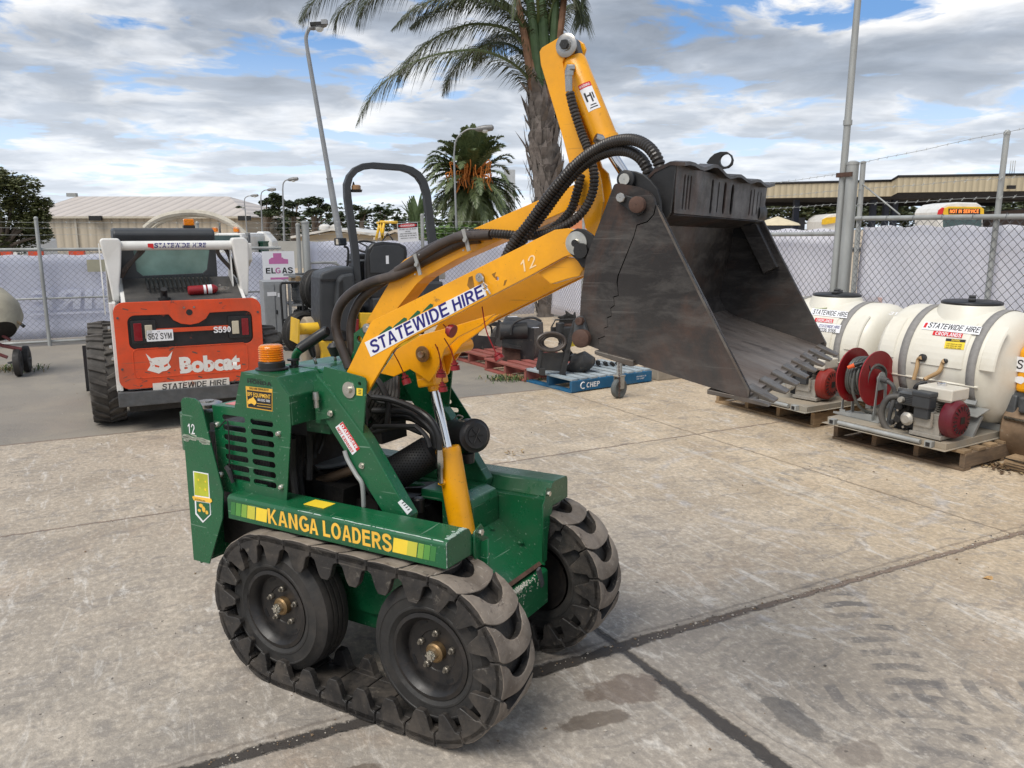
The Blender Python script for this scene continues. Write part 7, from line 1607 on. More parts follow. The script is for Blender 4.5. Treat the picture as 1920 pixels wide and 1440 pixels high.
m=MB(); rc_=rq(590,655,.15); m.lathe([(.001,-.05),(.30,-.05),(.32,-.03),(.32,.72),(.30,.75),(.001,.75)],(rc_.x-.02,.35,.32),0,40); m.build('rear_drum',mat('cream_worn_drum',(.34,.28,.20),.6,.1,.2,5,dirt=.5,dcol=(.2,.15,.1)),ro)
m=MB(); m.lathe([(.001,-.0),(.34,-.0),(.36,.02),(.36,.95),(.34,.97),(.001,.97)],(-.15,1.7,.36),0,40); m.build('front_drum',mat('dark_drum',(.08,.07,.06),.5,.3),ro)
m=MB(); m.bb((-.05,.2,.35),(.85,1.6,.75)); m.build('roller_chassis',BLKM,ro,bevel=.02); m=MB(); m.bb((.70,-.1,.70),(1.0,1.3,1.05)); m.build('right_guard',PLAST,ro,bevel=.03)
a_=rq(830,560,.1); m=MB(); ring=[V((a_.x+.0,.15+.0,.0))]; 
m.tube(spline([rq(760,590,-.1),rq(790,570,-.1),rq(820,566,-.1),rq(850,572,-.1)],5),.03,10); m.build('guard_rail',BLK,ro)
MB().bb((.98,.35,1.05),(1.22,.50,1.28)).build('electrical_box',mat('pale_box',(.42,.40,.36),.6,0,.1,5,dirt=.3),ro,bevel=.008)
# ================= attachments on pallets in the middle =================
def frat(px,py,yaw): return Frame(ground(px,py),yaw)
A1=frat(1072,736,29); AB=Frame(ground(983,715),-55)
ATT=mat('worn_black_attachment_paint',(.030,.030,.031),.5,.1,.3,9,.1,60,wear=.6,wcol=(.12,.10,.085),wscale=12,dirt=.5,dcol=(.085,.072,.058),wth=.60)
bp1=pallet('pallet',AB.m,'blue pallet with white lettering carrying an auger drive and a trencher',w=.84,d=1.17,wood=WOODB,deck=WOODBT,boards=9,block=True)
# skirt board with lettering along the front (local x)
MB().bb((.838,.0,.012),(.852,1.17,.128)).build('side_stringer',WOODB,bp1,bevel=.004)
sm_=lambda X,Z:V((.8535,X,Z))
text('lettering','CHEP',lambda x,y:sm_(.20+x,.042+y),STW,bp1,h=.055,w=.19,bold=.03,shear=.1)
m=MB(); ring=[sm_(.155+.034*math.cos(rad(a)),.072+.034*math.sin(rad(a))) for a in range(60,310,20)]; m.tube(ring,.006,6); m.build('lettering',STW,bp1)
text('lettering','PROPERTY OF',lambda x,y:sm_(.93+x,.075+y),STW,bp1,h=.014,w=.15); text('lettering','131 CHEP',lambda x,y:sm_(.93+x,.05+y),STW,bp1,h=.014,w=.12)
A2=frat(1000,712,-62); A3=frat(905,693,-62)
pallet('pallet',Frame(ground(908,694),-58).m,'faded red pallet nearest the blue one, under the box-shaped sweeper',w=.92,d=1.05,block=True,wood=WOODR,deck=WOODR,group='faded red pallets under the attachments')
pallet('pallet',Frame(ground(846,672),-58).m,'faded red pallet farthest back, under the wheeled grinder attachment',w=.92,d=1.05,block=True,wood=WOODR,deck=WOODR,group='faded red pallets under the attachments')
# auger drive with coiled hose (on blue pallet)
def aq(fr,x,y,yy): return fr.on(x,y,1,yy)
AF=Frame(A1.m@V((.12,.25,.15)),8)
ad=empty('auger_attachment',AF.m); tag(ad,'black auger drive attachment with a coil of hose on the blue pallet','auger attachment'); KIDS[ad.name]=[]
def ap(y,pts): return [(lambda p:(p.x,p.z))(AF.on(px,py,1,y)) for px,py in pts]
MB().prism(ap(0,[(1012,662),(1060,660),(1052,696),(1006,693)]),-.01,.0).build('mount_plate',ATT,ad); 
m=MB(); m.prism(ap(-.02,[(1060,655),(1070,655),(1060,700),(1060,708),(1048,708),(1052,690)]),-.04,.02); m.prism(ap(-.02,[(1010,690),(1022,690),(1022,704),(1012,703)]),-.04,.02); m.prism(ap(-.02,[(1005,690),(1012,658),(1018,658),(1012,692)]),-.03,.01); m.prism(ap(-.02,[(1058,660),(1076,600),(1082,602),(1066,664)]),-.04,.02); m.build('mount_frame',ATT,ad,bevel=.004)
m=MB(); c_=AF.on(1032,640,1,.02)
for k in range(3):
    rr=.155-.02*k; m.tube([c_+V((rr*math.cos(a*.2618)*(1-.05*k)+.012*k,-.05+.05*k+.02*math.sin(a*.2618),rr*.62*math.sin(a*.2618)-.01*k)) for a in range(24)],.017,8,False,0,True)
m.build('coiled_hose',HOSES,ad)
m=MB(); a_=AF.on(1080,680,1,.1); m.tube([a_+V((-.05,.1,-.02)),a_+V((.0,.08,-.05)),a_+V((.12,0,.02)),a_+V((.20,-.04,.02))],[.09,.12,.11,.04],18); m.build('auger_motor',ATT,ad)
MB().prism(ap(.05,[(1068,630),(1080,628),(1078,648),(1066,650)]),.02,.05).build('yellow_tag',STY,ad)
m=MB(); a_=AF.on(1050,625,1,.25); m.cyl(a_,a_+V((.0,.0,.12)),.05,14); m.box(a_+V((.06,.02,.0)),(.16,.12,.14)); m.build('gearbox',ATT,ad,bevel=.01)
# chain trencher on blue pallet
TFm=Frame(A1.m@V((.55,.55,.15)),15)
tr=empty('trencher_attachment',TFm.m); tag(tr,'chain trencher attachment with toothed digging chain behind the bucket corner','trencher attachment'); KIDS[tr.name]=[]
m=MB(); m.box((.05,.0,.30),(.5,.06,.12),M.Rotation(.25,3,'Y')); m.box((-.15,.0,.42),(.22,.20,.16)); m.build('digging_boom',RUST,tr)
m=MB(); 
for i in range(26):
    t=i/26*2*math.pi; c=V((.10+.40*math.cos(t),0,.17+.12*math.sin(t)-.10*math.cos(t))); m.box(c,(.05,.07,.03),M.Rotation(-t,3,'Y')); 
    if i%2: m.tube([c,c+V((math.cos(t)*.03,-.02,math.sin(t)*.07+.02))],[.018,.004],6)
m.build('digging_chain',DARK,tr)
m=MB(); m.cyl((-.3,.05,.36),(-.05,.05,.36),.09,16); m.box((-.2,.1,.10),(.3,.2,.06)); m.bb((-.45,-.1,.42),(-.05,-.06,.48)); m.tube([(-.45,-.08,.47),(-.40,-.08,.56),(-.1,-.08,.56),(-.05,-.08,.47)],.010,6); m.build('trencher_frame',ATT,tr,bevel=.008)
m=MB(); m.lathe([(.001,-.02),(.11,-.02),(.11,.02),(.001,.02)],(-.2,.05,.50),1,20)
for k in range(8): a=k*.785; m.tube([(-.2+.09*math.cos(a),.05,.50+.09*math.sin(a)),(-.2+.15*math.cos(a+.25),.05,.50+.15*math.sin(a+.25))],[.03,.006],6)
m.build('sprocket',DARK,tr)
# box sweeper on red pallet
SF=Frame(ground(962,700)+V((.0,.12,.15)),6)
sw=empty('sweeper_attachment',SF.m); tag(sw,'large black box-shaped sweeper attachment on the nearer red pallet','sweeper attachment'); KIDS[sw.name]=[]
def sp_(y,pts): return [(lambda p:(p.x,p.z))(SF.on(px,py,1,y)) for px,py in pts]
MB().prism(sp_(0,[(941,606),(1001,616),(1003,688),(990,690),(942,678)]),0,.02).build('sweeper_face',ATT,sw,bevel=.004)
q_=sp_(0,[(941,606),(1001,616),(1003,688),(942,678)])
m=MB(); m.hexa([(q_[3][0],.02,q_[3][1]),(q_[2][0],.02,q_[2][1]),(q_[2][0]+.22,.62,q_[2][1]),(q_[3][0]+.1,.62,q_[3][1]),(q_[0][0],.02,q_[0][1]),(q_[1][0],.02,q_[1][1]),(q_[1][0]+.20,.60,q_[1][1]+.02),(q_[0][0]+.1,.60,q_[0][1]+.04)]); m.build('sweeper_box',ATT,sw,bevel=.02)
MB().prism(sp_(-.03,[(942,648),(975,652),(976,684),(944,680)]),-.04,0).build('hitch_pocket',RUST,sw); MB().prism(sp_(-.05,[(942,644),(976,650),(978,655),(942,650)]),-.09,0).build('hitch_lip',ATT,sw)
m=MB(); c_=SF.on(972,628,1,-.02); m.lathe([(.001,-.05),(.11,-.05),(.11,.28),(.001,.28)],(c_.x-.17,.06,c_.z+.04),0,20); m.build('brush_housing',ATT,sw)
for y0_ in (0,.05): MB().tube(spline([SF.on(x,y,1,-.05+y0_) for x,y in ((958,628),(962,608),(980,598),(1000,596),(1015,602))],5),.014,8).build('sweeper_hose',ATT,sw)
a_=sp_(.5,[(988,588)])[0]; m=MB(); m.box((q_[1][0]+.02,.06,q_[1][1]+.004),(.10,.05,.003)); m.box((q_[0][0]+.16,.30,q_[0][1]+.045),(.12,.05,.003)); m.build('box_label',STW,sw)
# grinder with wheels on the far red pallet
HF=Frame(ground(885,678)+V((.0,.15,.15)),6)
gr=empty('grinder_attachment',HF.m); tag(gr,'black grinder attachment with two grey wheels on the farthest red pallet','grinder attachment'); KIDS[gr.name]=[]
def hp_(y,pts): return [(lambda p:(p.x,p.z))(HF.on(px,py,1,y)) for px,py in pts]
MB().prism(hp_(0,[(888,628),(932,632),(924,656),(884,652)]),-.01,.01).build('mount_plate',ATT,gr,bevel=.003)
m=MB(); m.prism(hp_(0,[(884,652),(890,652),(888,668),(882,668)]),-.02,.02); m.prism(hp_(0,[(918,655),(926,655),(918,672),(910,672)]),-.02,.02); m.prism(hp_(0,[(900,600),(906,600),(896,630),(890,630)]),.0,.03); m.prism(hp_(0,[(934,600),(940,602),(934,634),(927,633)]),.0,.03); m.prism(hp_(.05,[(902,602),(938,604),(936,612),(900,609)]),.03,.06); m.build('grinder_frame',ATT,gr,bevel=.004)
for x,y,yy in ((874,638,.1),(944,632,.25)):
    c_=HF.on(x,y,1,yy); tw=MB(); tw.lathe([(.08,-.05),(.14,-.06),(.175,-.04),(.18,0),(.175,.04),(.14,.06),(.08,.05)],c_,0,26,0,True,M.Rotation(1.2,3,'Z')); tw.build('wheel',mat('grey_wheel_rubber',(.10,.095,.09),.7,0,.2,10),gr)
MB().tube(spline([HF.on(x,y,1,.1) for x,y in ((880,628),(890,610),(905,604),(920,612),(922,625))],5),.013,8).build('grinder_hose',ATT,gr)
# jockey wheel standing under the bucket
jc=Frame(ground(1160,746),40)
jw=empty('jockey_wheel',jc.m); tag(jw,'small trailer jockey wheel with a hanging chain under the bucket','jockey wheel'); KIDS[jw.name]=[]
m=MB(); m.lathe([(.045,-.022),(.085,-.03),(.10,-.02),(.102,0),(.10,.02),(.085,.03),(.045,.022)],(0,0,.102),1,30); m.build('wheel_tyre',mat('grey_solid_tyre',(.10,.11,.11),.6,0,.15,12,dirt=.3),jw)
m=MB(); m.lathe([(.05,-.018),(.03,-.010),(.02,-.012),(.018,-.035),(.001,-.035)],(0,0,.102),1,20); m.lathe([(.05,.018),(.03,.010),(.001,.010)],(0,0,.102),1,20); m.build('wheel_rim',GREYM,jw)
m=MB(); m.bb((-.03,-.048,.10),(.03,-.042,.235)); m.bb((-.03,.042,.10),(.03,.048,.235)); m.bb((-.045,-.048,.225),(.045,.048,.24)); m.build('wheel_fork',CASTW,jw,bevel=.004)
m=MB(); m.cyl((0,0,.24),(0,0,.42),.028,16); m.cyl((0,0,.42),(0,0,.80),.036,16); m.build('jockey_tube',GALV,jw)
m=MB()
for k in range(24):
    z=.50-k*.0205; x=-.055-.01*math.sin(k*.25); R=M.Rotation(.8 if k%2 else -.8,3,'Z'); ring=[V((x,-.05,z))+R@V((.008*math.cos(a*.785),0,.014*math.sin(a*.785))) for a in range(8)]; m.tube(ring,.0028,5,False,0,True)
m.build('chain',RUST,jw)
# small concrete block behind the pallet
cbF=frat(1225,716,28); m=MB(); m.bb((0,0,0),(.62,.25,.14)); o=m.build('concrete_block',CONC,bevel=.008); o.matrix_world=cbF.m@M.Translation((.08,.02,0)); tag(o,'low concrete block behind the right end of the blue pallet','concrete block')
m=MB(); m.bb((0,0,0),(.45,.12,.05)); o=m.build('rusty_plate',RUST); o.matrix_world=cbF.m@M.Translation((.0,.30,.05)); tag(o,'rusty steel offcut lying behind the concrete block','steel offcut')
# weeds
def weeds(cx,cy,n,sp,h,label,seed,brown=.3):
    rng=random.Random(seed); m=MB()
    for k in range(n):
        x=cx+rng.gauss(0,sp);y=cy+rng.gauss(0,sp*.5); a=rng.uniform(0,6.28); l=h*rng.uniform(.4,1.2); p=[V((x,y,0)),V((x+math.cos(a)*l*.4,y+math.sin(a)*l*.4,l*.6)),V((x+math.cos(a)*l,y+math.sin(a)*l,l*rng.uniform(.3,.9)))]
        s=V((-math.sin(a),math.cos(a),0))*.004; mi=1 if rng.random()<brown else 0
        m._face([m.b.verts.new(q) for q in (p[0]-s,p[0]+s,p[1]+s*1.4,p[1]-s*1.4)],mi); m._face([m.b.verts.new(q) for q in (p[1]-s*1.4,p[1]+s*1.4,p[2])],mi)
    o=m.build('weeds',[mat('weed_green',(.06,.12,.03),.7,0,.3,9),mat('weed_dry',(.24,.18,.08),.8,0,.3,9)]); tag(o,label,'weeds',kind='stuff')
p_=ground(958,712); weeds(p_.x,p_.y,240,.16,.07,'low green weeds growing at the foot of the red pallet',5)
p_=ground(18,694); weeds(p_.x,p_.y,200,.2,.10,'tuft of grass on the asphalt by the mixer wheels',6,.5)
p_=ground(1290,700); litter('bark_litter',p_.x,p_.y,120,.16,.04,LEAFD,'brown leaf and bark litter behind the concrete block',seed=6)
p_=ground(965,853); litter('leaf_scrap',p_.x,p_.y,14,.045,.035,LEAFD[:2],'dry brown leaf scraps on the concrete beyond the loader',seed=8)
# cement mixer at the left edge
MF=frat(8,705,15)
mx_=empty('cement_mixer',MF.m); tag(mx_,'cream cement mixer with a dusty drum and two small wheels at the left edge','cement mixer'); KIDS[mx_.name]=[]
def mq(x,y,yy=0): return MF.on(x,y,1,yy)
c_=mq(-14,588,.1); d_=V((.35,-.5,-.55)).normalized(); m=MB(); m.tube([c_-d_*.30,c_-d_*.22,c_-d_*.02,c_+d_*.12,c_+d_*.28,c_+d_*.29],[.12,.24,.30,.29,.17,.165],28,False); m.build('mixer_drum',mat('cement_stained_cream',(.36,.33,.25),.7,0,.15,4,dirt=.6,dcol=(.22,.20,.17)),mx_)
m=MB(); m.tube([c_+d_*.285,c_+d_*.10],[.16,.15],24,True); m.build('drum_mouth',DARK,mx_)
m=MB(); a_=mq(14,592);b_=mq(40,608); m.tube([a_,b_],.017,8); m.build('mixer_handle',mat('wooden_handle',(.30,.22,.13),.7),mx_); MB().tube([b_,mq(46,613)],.020,8).build('handle_grip',BLK,mx_)
m=MB(); m.tube([mq(-20,615),mq(20,638)],.018,8); m.tube([mq(-20,640),mq(5,648),mq(40,655)],.022,8); m.tube([mq(-30,650),mq(0,665),mq(14,670)],.02,8); m.build('mixer_frame',mat('dull_red_frame',(.18,.04,.04),.6,0,.2,8,dirt=.4,dcol=(.15,.1,.08)),mx_)
for x,y,yy in ((31,659,-.05),(47,650,.25)):
    c_=mq(x,y,yy); m=MB(); m.lathe([(.05,-.03),(.12,-.04),(.155,-.03),(.16,0),(.155,.03),(.12,.04),(.05,.03),(.03,.02),(.001,.02)],(c_.x,c_.y,.16),0,26,0,True,M.Rotation(.15,3,'Z')); m.build('mixer_wheel',TYRE,mx_)
MB().cyl((mq(31,659,-.05).x-.1,mq(31,659,-.05).y,.16),(mq(47,650,.25).x+.05,.25,.16),.014,8).build('mixer_axle',GREYM,mx_)

rng=random.Random(77); m=MB()      # loose grit on the slab
for k in range(1500):
    x=rng.uniform(-5,5); y=rng.uniform(2.0,9.0); r=rng.choice([.0025,.003,.004,.007 if rng.random()<.3 else .003])
    if rng.random()<.35: t_=rng.uniform(-1.6,3.2); x,y=.442+t_*.888+rng.gauss(0,.02),3.05+t_*.46+rng.gauss(0,.02)
    c=V((x,y,r*.4)); v=[m.b.verts.new(c+V((r*rng.uniform(.6,1.3)*math.cos(a),r*rng.uniform(.6,1.3)*math.sin(a),0))) for a in (0,1.6,3.1,4.7)]+[m.b.verts.new(c+V((0,0,r*.8)))]; mi=rng.randrange(3)
    for i in range(4): m._face([v[i],v[(i+1)%4],v[4]],mi)
o=m.build('loose_grit',[mat('pale_grit',(.45,.41,.35),.9,0,.2,30),mat('dark_grit',(.08,.07,.06),.9),mat('brown_grit',(.22,.15,.09),.9)]); tag(o,'loose grit and tiny stones scattered over the concrete','grit',kind='stuff')
# ================= background =================
def leafmat(name,a,b,rough=.6):
    m,t,bs=newmat(name); oi=t.n.new('ShaderNodeObjectInfo'); n=t.noise(t.tex('Object'),1.1,4,.6); rp=t.n.new('ShaderNodeNewGeometry').outputs['Random Per Island']
    c=t.mix(t.math('ADD',t.math('MULTIPLY',n,.6),t.math('MULTIPLY',rp,.4)),a,b); t.inp(bs.inputs['Base Color'],c); bs.inputs['Roughness'].default_value=rough; return m
PINE=leafmat('pine_foliage',(.014,.030,.010),(.060,.080,.026)); AUT=leafmat('dark_autumn_foliage',(.022,.045,.012),(.12,.115,.034)); HEDGE=leafmat('hedge_foliage',(.03,.08,.012),(.13,.22,.04)); OLIVE=leafmat('olive_foliage',(.02,.035,.012),(.09,.10,.04))
PALM=leafmat('palm_leaflets',(.014,.028,.011),(.070,.082,.030),.45); PALM2=leafmat('date_palm_leaflets',(.03,.058,.022),(.15,.18,.07),.45); BARK=mat('grey_bark',(.12,.095,.075),.9,0,.3,5,.6,12,dirt=.4,dcol=(.05,.04,.03),stretch=(1,1,.3))
def leaves(m,c,rx,ry,rz,n,size,rng,hollow=.45,mi=0):
    for k in range(n):
        while True:
            p=V((rng.uniform(-1,1),rng.uniform(-1,1),rng.uniform(-1,1)))
            if hollow<p.length<=1: break
        q=V((p.x*rx,p.y*ry,p.z*rz))+c; s=size*rng.uniform(.5,1.3); R=M.Rotation(rng.uniform(0,6.28),3,'Z')@M.Rotation(rng.uniform(-1.2,1.2),3,'X')
        m._face([m.b.verts.new(q+R@(V(v)*s)) for v in ((-.5,0,0),(0,.28,.05),(.5,0,0),(0,-.28,.05))],mi)
def tree(name,label,base,h,clumps,lm,size,seed,trunk_r=.12,cat='tree',group=None,dens=1.0,limbs=True,trunk_top=None):
    """clumps: list of (dx,dy,z,r,flat)"""
    e=empty(name,loc=base); tag(e,label,cat,group); KIDS[e.name]=[]; rng=random.Random(seed); m=MB(); t=MB()
    tt=trunk_top or h*.5; t.tube([(0,0,-.2),(rng.uniform(-.1,.1),0,tt*.5),(0,0,tt)],[trunk_r,trunk_r*.8,trunk_r*.55],8)
    for (dx,dy,z,r,fl) in clumps:
        if limbs: t.tube(spline([(0,0,tt*.6),(dx*.4,dy*.4,tt*.6+(z-tt*.6)*.55),(dx,dy,z)],4),lambda u:trunk_r*.45*(1-u*.75),6)
        n=int(150*dens*(r/size)**1.9/6)
        for k in range(5):     # each clump is several uneven sub-clumps
            a=rng.uniform(0,6.28); rr=r*rng.uniform(.35,.62); o=r*rng.uniform(.15,.6)
            leaves(m,V((dx+o*math.cos(a),dy+o*math.sin(a),z+rng.uniform(-.35,.4)*r*fl)),rr,rr,rr*fl,n//5+4,size,rng,.0)
    m.build('crown',lm,e); t.build('trunk',BARK,e); return e
# dark tree behind the fence at the far left
b=at(30,640,21); b.z=0; s=21/1500
cl=[]; rng=random.Random(31)
def wz(y,D): return CAMH+(430-y)*D/1528*1.0
for (x,y,r) in ((10,350,52),(50,358,42),(78,385,30),(20,400,60),(70,420,38),(100,440,22),(-20,340,50),(40,440,48),(85,405,28),(0,450,40)):
    p=at(x,y,21); cl.append((p.x-b.x,rng.uniform(-.4,.4),p.z,r*s*1.0,.9))
tree('broadleaf_tree','dark bushy tree with reddish tips at the far left behind the fence',b,4,cl,AUT,.10,3,.14,dens=2.0)
# pines behind the shed and roller
def pine(px,D,tops,label,seed,grp='flat-topped pines beyond the buildings',size=.24):
    b=at(px,430,D); b.z=0; cl=[]; rng=random.Random(seed)
    for (x,y,r) in tops: p=at(x,y,D+rng.uniform(-1.5,1.5)); cl.append((p.x-b.x,p.y-b.y,p.z,r*D/1500,.55))
    return tree('pine_tree',label,b,5,cl,PINE,size,seed,.28,group=grp,dens=2.4,trunk_top=max(.5,min(c[2] for c in cl)))
pine(455,66,((450,392,12),(462,400,12),(448,408,9)),'small dark pine just right of the shed gable',41)
pine(500,60,((500,378,20),(520,368,18),(530,382,22),(505,398,22),(488,400,14)),'tall pine left of the double street lamps, second from the shed',42)
pine(552,62,((548,385,20),(560,378,14),(545,402,20)),'pine just right of the nearer small street lamp, low and dark',43)
pine(590,60,((575,378,20),(598,376,20),(612,390,20),(588,398,24),(618,405,14)),'widest pine in the clump left of the leaning lamp pole',44)
pine(636,64,((638,402,12),(642,412,8)),'small round pine just right of the leaning lamp pole',45)
pine(678,66,((672,390,15),(686,398,15),(678,408,16)),'pine seen inside the left half of the roller safety frame',46)
pine(716,66,((712,392,14),(724,398,14),(714,408,12)),'pine seen in the middle of the roller safety frame',47)
pine(742,68,((742,410,10),(750,415,8)),'lowest pine in the roller safety frame, next to the banana palm',48)
# low scrub along the skyline, uncountable
rng=random.Random(50); m=MB()
for px in range(440,900,7):
    D=70; p=at(px,427,D); leaves(m,V((p.x,p.y+rng.uniform(-2,2),p.z+rng.uniform(-.4,.6))),1.0,1.0,1.0+rng.random(),70,.45,rng,.2)
o=m.build('distant_scrub',PINE); tag(o,'dark scrub along the skyline under the pines','scrub',kind='stuff')
rng=random.Random(52); m=MB()
for px in range(1380,1960,5):
    D=100; h=1.0+.6*math.sin(px*.05)+.5*rng.random(); p=at(px,400,D); leaves(m,V((p.x,p.y+rng.uniform(-3,3),p.z+h-1.2+(px<1520)*.8)),1.5,1.5,1.5,110,.7,rng,.2)
o=m.build('distant_wood',OLIVE); tag(o,'distant green wood seen under the long canopy','wood',kind='stuff')
# hedge behind the danger sign
hb=at(850,440,24); hb.z=0; e=empty('hedge',loc=hb); tag(e,'bright green hedge beyond the fence below the date palm','hedge'); KIDS[e.name]=[]; rng=random.Random(55); m=MB()
for px in range(800,960,8): p=at(px,437,24); leaves(m,V((p.x-hb.x,rng.uniform(-.3,.3),p.z+rng.uniform(-.1,.15)-.25)),.35,.5,.45,260,.13,rng,.2)
m.build('hedge_leaves',HEDGE,e); MB().bb((-1.2,-.25,0),(1.5,.25,1.2)).build('hedge_stems',BARK,e)
# --- palms
def frond(m,spine,width,n,droop,rng,vshape=.5,lw=.018,side=None,mi=0,tip=.35,rach=.02):
    sp=resample(spline(spine,10),.02) if False else spline(spine,max(4,n//(len(spine)-1)))
    L=len(sp); m.tube(sp,lambda u:rach*(1-u*.85),5,True,1)
    for i in range(2,L-1):
        u=i/(L-1); t=(sp[i+1]-sp[i-1]).normalized(); s=t.cross(V((0,0,1))); 
        if s.length<.1: s=V((1,0,0))
        s.normalize(); up=s.cross(t)
        ll=width*(math.sin(math.pi*min(1,u*.86+.12))**.7)*(1 if u<.75 else 1-(u-.75)*1.6)
        for sg in (-1,1):
            if rng.random()<.04: continue
            d=(s*sg*(1-.25*u)+t*(.55+.5*u)+up*rng.uniform(-.1,vshape)).normalized(); l=ll*rng.uniform(.8,1.1); a=sp[i]+t*rng.uniform(-.01,.01)
            b=a+d*l*.5; c=a+d*l*.95+V((0,0,-1))*l*droop*rng.uniform(.7,1.2); w=t.cross(d).cross(d).normalized()*lw if False else t*lw
            v=[m.b.verts.new(q) for q in (a-w*.5,a+w*.5,b+w*.6+V((0,0,-1))*l*droop*.15,b-w*.6+V((0,0,-1))*l*droop*.15,c)]
            m._face([v[0],v[1],v[2],v[3]],mi); m._face([v[3],v[2],v[4]],mi)
DP=15.9
b=ground(1018,604); b=at(1018,604,DP); b.z=0
cp=empty('cocos_palm',loc=b); tag(cp,'tall palm with a shaggy grey trunk and long drooping fronds behind the loader','palm tree'); KIDS[cp.name]=[]
def pl(x,y,dy=0): p=at(x,y,DP+dy); return p-b
m=MB(); rng=random.Random(60); pts=[]; 
tr_=[(1022,604,.19),(1024,560,.185),(1026,500,.20),(1027,440,.215),(1026,380,.245),(1024,320,.29),(1019,260,.31),(1016,210,.25),(1014,160,.20),(1012,110,.18),(1012,70,.16)]
path=[pl(x,y) for x,y,r in tr_]; path[0].z=-.1
sp_=spline(path,6); rr=[]
import bisect
def rad_at(i): 
    u=i/(len(sp_)-1)*(len(tr_)-1); k=min(int(u),len(tr_)-2); return tr_[k][2]+(tr_[k+1][2]-tr_[k][2])*(u-k)
m.tube(sp_,[rad_at(i)*(.92+.08*math.sin(i*2.1)) for i in range(len(sp_))],20)
m.build('trunk',mat('palm_trunk_grey',(.17,.145,.125),.9,0,.35,4,.9,14,dirt=.6,dcol=(.06,.05,.042),stretch=(1,1,.35),dscale=5),cp)
m=MB()   # old leaf bases and fibres hugging the trunk
for k in range(240):
    i=rng.uniform(.10,.86)*(len(sp_)-1); c=sp_[int(i)]; r=rad_at(int(i)); a=rng.uniform(0,6.28); n_=V((math.cos(a),math.sin(a),0)); s=V((-math.sin(a),math.cos(a),0)); h=rng.uniform(.25,.62); w=rng.uniform(.04,.10); fl=rng.uniform(.0,.06) if rng.random()<.85 else rng.uniform(.1,.22)
    p0=c+n_*(r*.9)+V((0,0,-h*.5)); p1=c+n_*(r+.02+fl*.5); p2=c+n_*(r+fl*1.5)+V((0,0,h*.5)); tw=s*rng.uniform(-.1,.1)
    v=[m.b.verts.new(q) for q in (p0-s*w,p0+s*w,p1+s*w*.8+tw*.5,p1-s*w*.8+tw*.5,p2+tw)]; m._face([v[0],v[1],v[2],v[3]]); m._face([v[3],v[2],v[4]])
    if rng.random()<.7:
        q0=c+n_*(r+.01); q=[q0,q0+n_*.05+s*rng.uniform(-.15,.15)+V((0,0,-.12)),q0+n_*.02+s*rng.uniform(-.25,.25)+V((0,0,-.35))]; m.tube(spline(q,3),.0035,3,False)
m.build('leaf_bases',mat('dead_leaf_bases',(.20,.17,.15),.9,0,.5,3,.5,20,dirt=.6,dcol=(.06,.045,.04),dscale=3),cp)
m=MB()   # green and brown petiole sheaths under the crown
for (x0,y0,x1,y1,r0,r1,mi) in ((1000,170,962,-40,.09,.05,0),(1012,170,985,-60,.12,.06,1),(1022,150,1010,-60,.12,.07,1),(1030,160,1045,-60,.10,.05,1),(1038,130,1062,-40,.08,.05,0),(1005,200,995,60,.07,.05,0),(1026,230,1032,90,.07,.04,0)):
    m.tube(spline([pl(x0,y0,-.1),pl((x0+x1)/2+2,(y0+y1)/2,-.15),pl(x1,y1,-.1)],5),lambda u,r0=r0,r1=r1:r0+(r1-r0)*u,10,True,mi)
m.build('leaf_sheaths',[mat('brown_sheath',(.22,.12,.07),.8,0,.3,5),mat('green_sheath',(.05,.09,.035),.6,0,.3,5)],cp)
PM=[PALM,mat('palm_rachis',(.09,.12,.04),.5,0,.2,6)]
FR=[ # spine pixels and depth offsets
 ([(1001,170,0),(985,140,-.2),(950,112,-.5),(900,95,-.7),(840,98,-.8),(780,115,-.8),(725,150,-.8),(690,190,-.8),(668,236,-.8)],.74),
 ([(1005,120,0),(960,60,-.1),(900,45,-.2),(850,55,-.3),(800,82,-.3),(760,120,-.3),(745,150,-.3)],.62),
 ([(1000,60,0),(940,0,.1),(860,-35,.1),(780,-45,.1),(700,-20,.1),(640,20,.1),(628,55,.1)],.75),
 ([(1000,40,0),(900,-60,0),(760,-90,0),(660,-60,0),(590,0,0),(562,38,0)],.75),
 ([(1004,140,0),(975,95,.3),(930,80,.6),(880,100,.8),(845,140,.9),(830,180,1.0)],.55),
 ([(1003,90,0),(965,30,-.3),(910,0,-.5),(840,-5,-.6),(780,15,-.6),(735,55,-.6)],.62),
 ([(1000,20,0),(940,-50,-.3),(850,-70,-.5),(750,-50,-.6),(690,0,-.6),(668,45,-.6)],.7),
 ([(1020,80,0),(1040,0,-.2),(1068,-10,-.3),(1086,20,-.3),(1094,55,-.3)],.4),
 ([(1005,80,0),(960,20,.4),(900,-5,.5),(850,5,.6),(800,28,.6),(770,50,.6)],.6),
 ([(1030,60,0),(1050,-30,-.2),(1085,-20,-.3),(1092,30,-.3),(1088,60,-.3)],.45),
 ([(1030,100,0),(1048,40,.3),(1068,10,.5),(1085,20,.6),(1080,60,.6)],.42),
 ([(1010,60,0),(1005,-60,-1),(990,-120,-1.6),(975,-60,-2.0),(960,40,-2.2)],.45),
 ([(1015,60,0),(1050,-120,.6),(1150,-180,1.2),(1250,-120,1.8)],.6),
 ([(1002,100,0),(968,70,.5),(940,66,.9),(905,90,1.2),(885,130,1.4)],.5),
 ([(1003,30,0),(960,-60,0),(880,-90,0),(800,-60,0),(730,-20,.4)],.65)]
for k,(sp0,wd) in enumerate(FR):
    m=MB(); frond(m,[pl(x,y,dy) for x,y,dy in sp0],wd,190,.62,random.Random(70+k),.35,.015,rach=.035); m.build('frond',PM,cp)
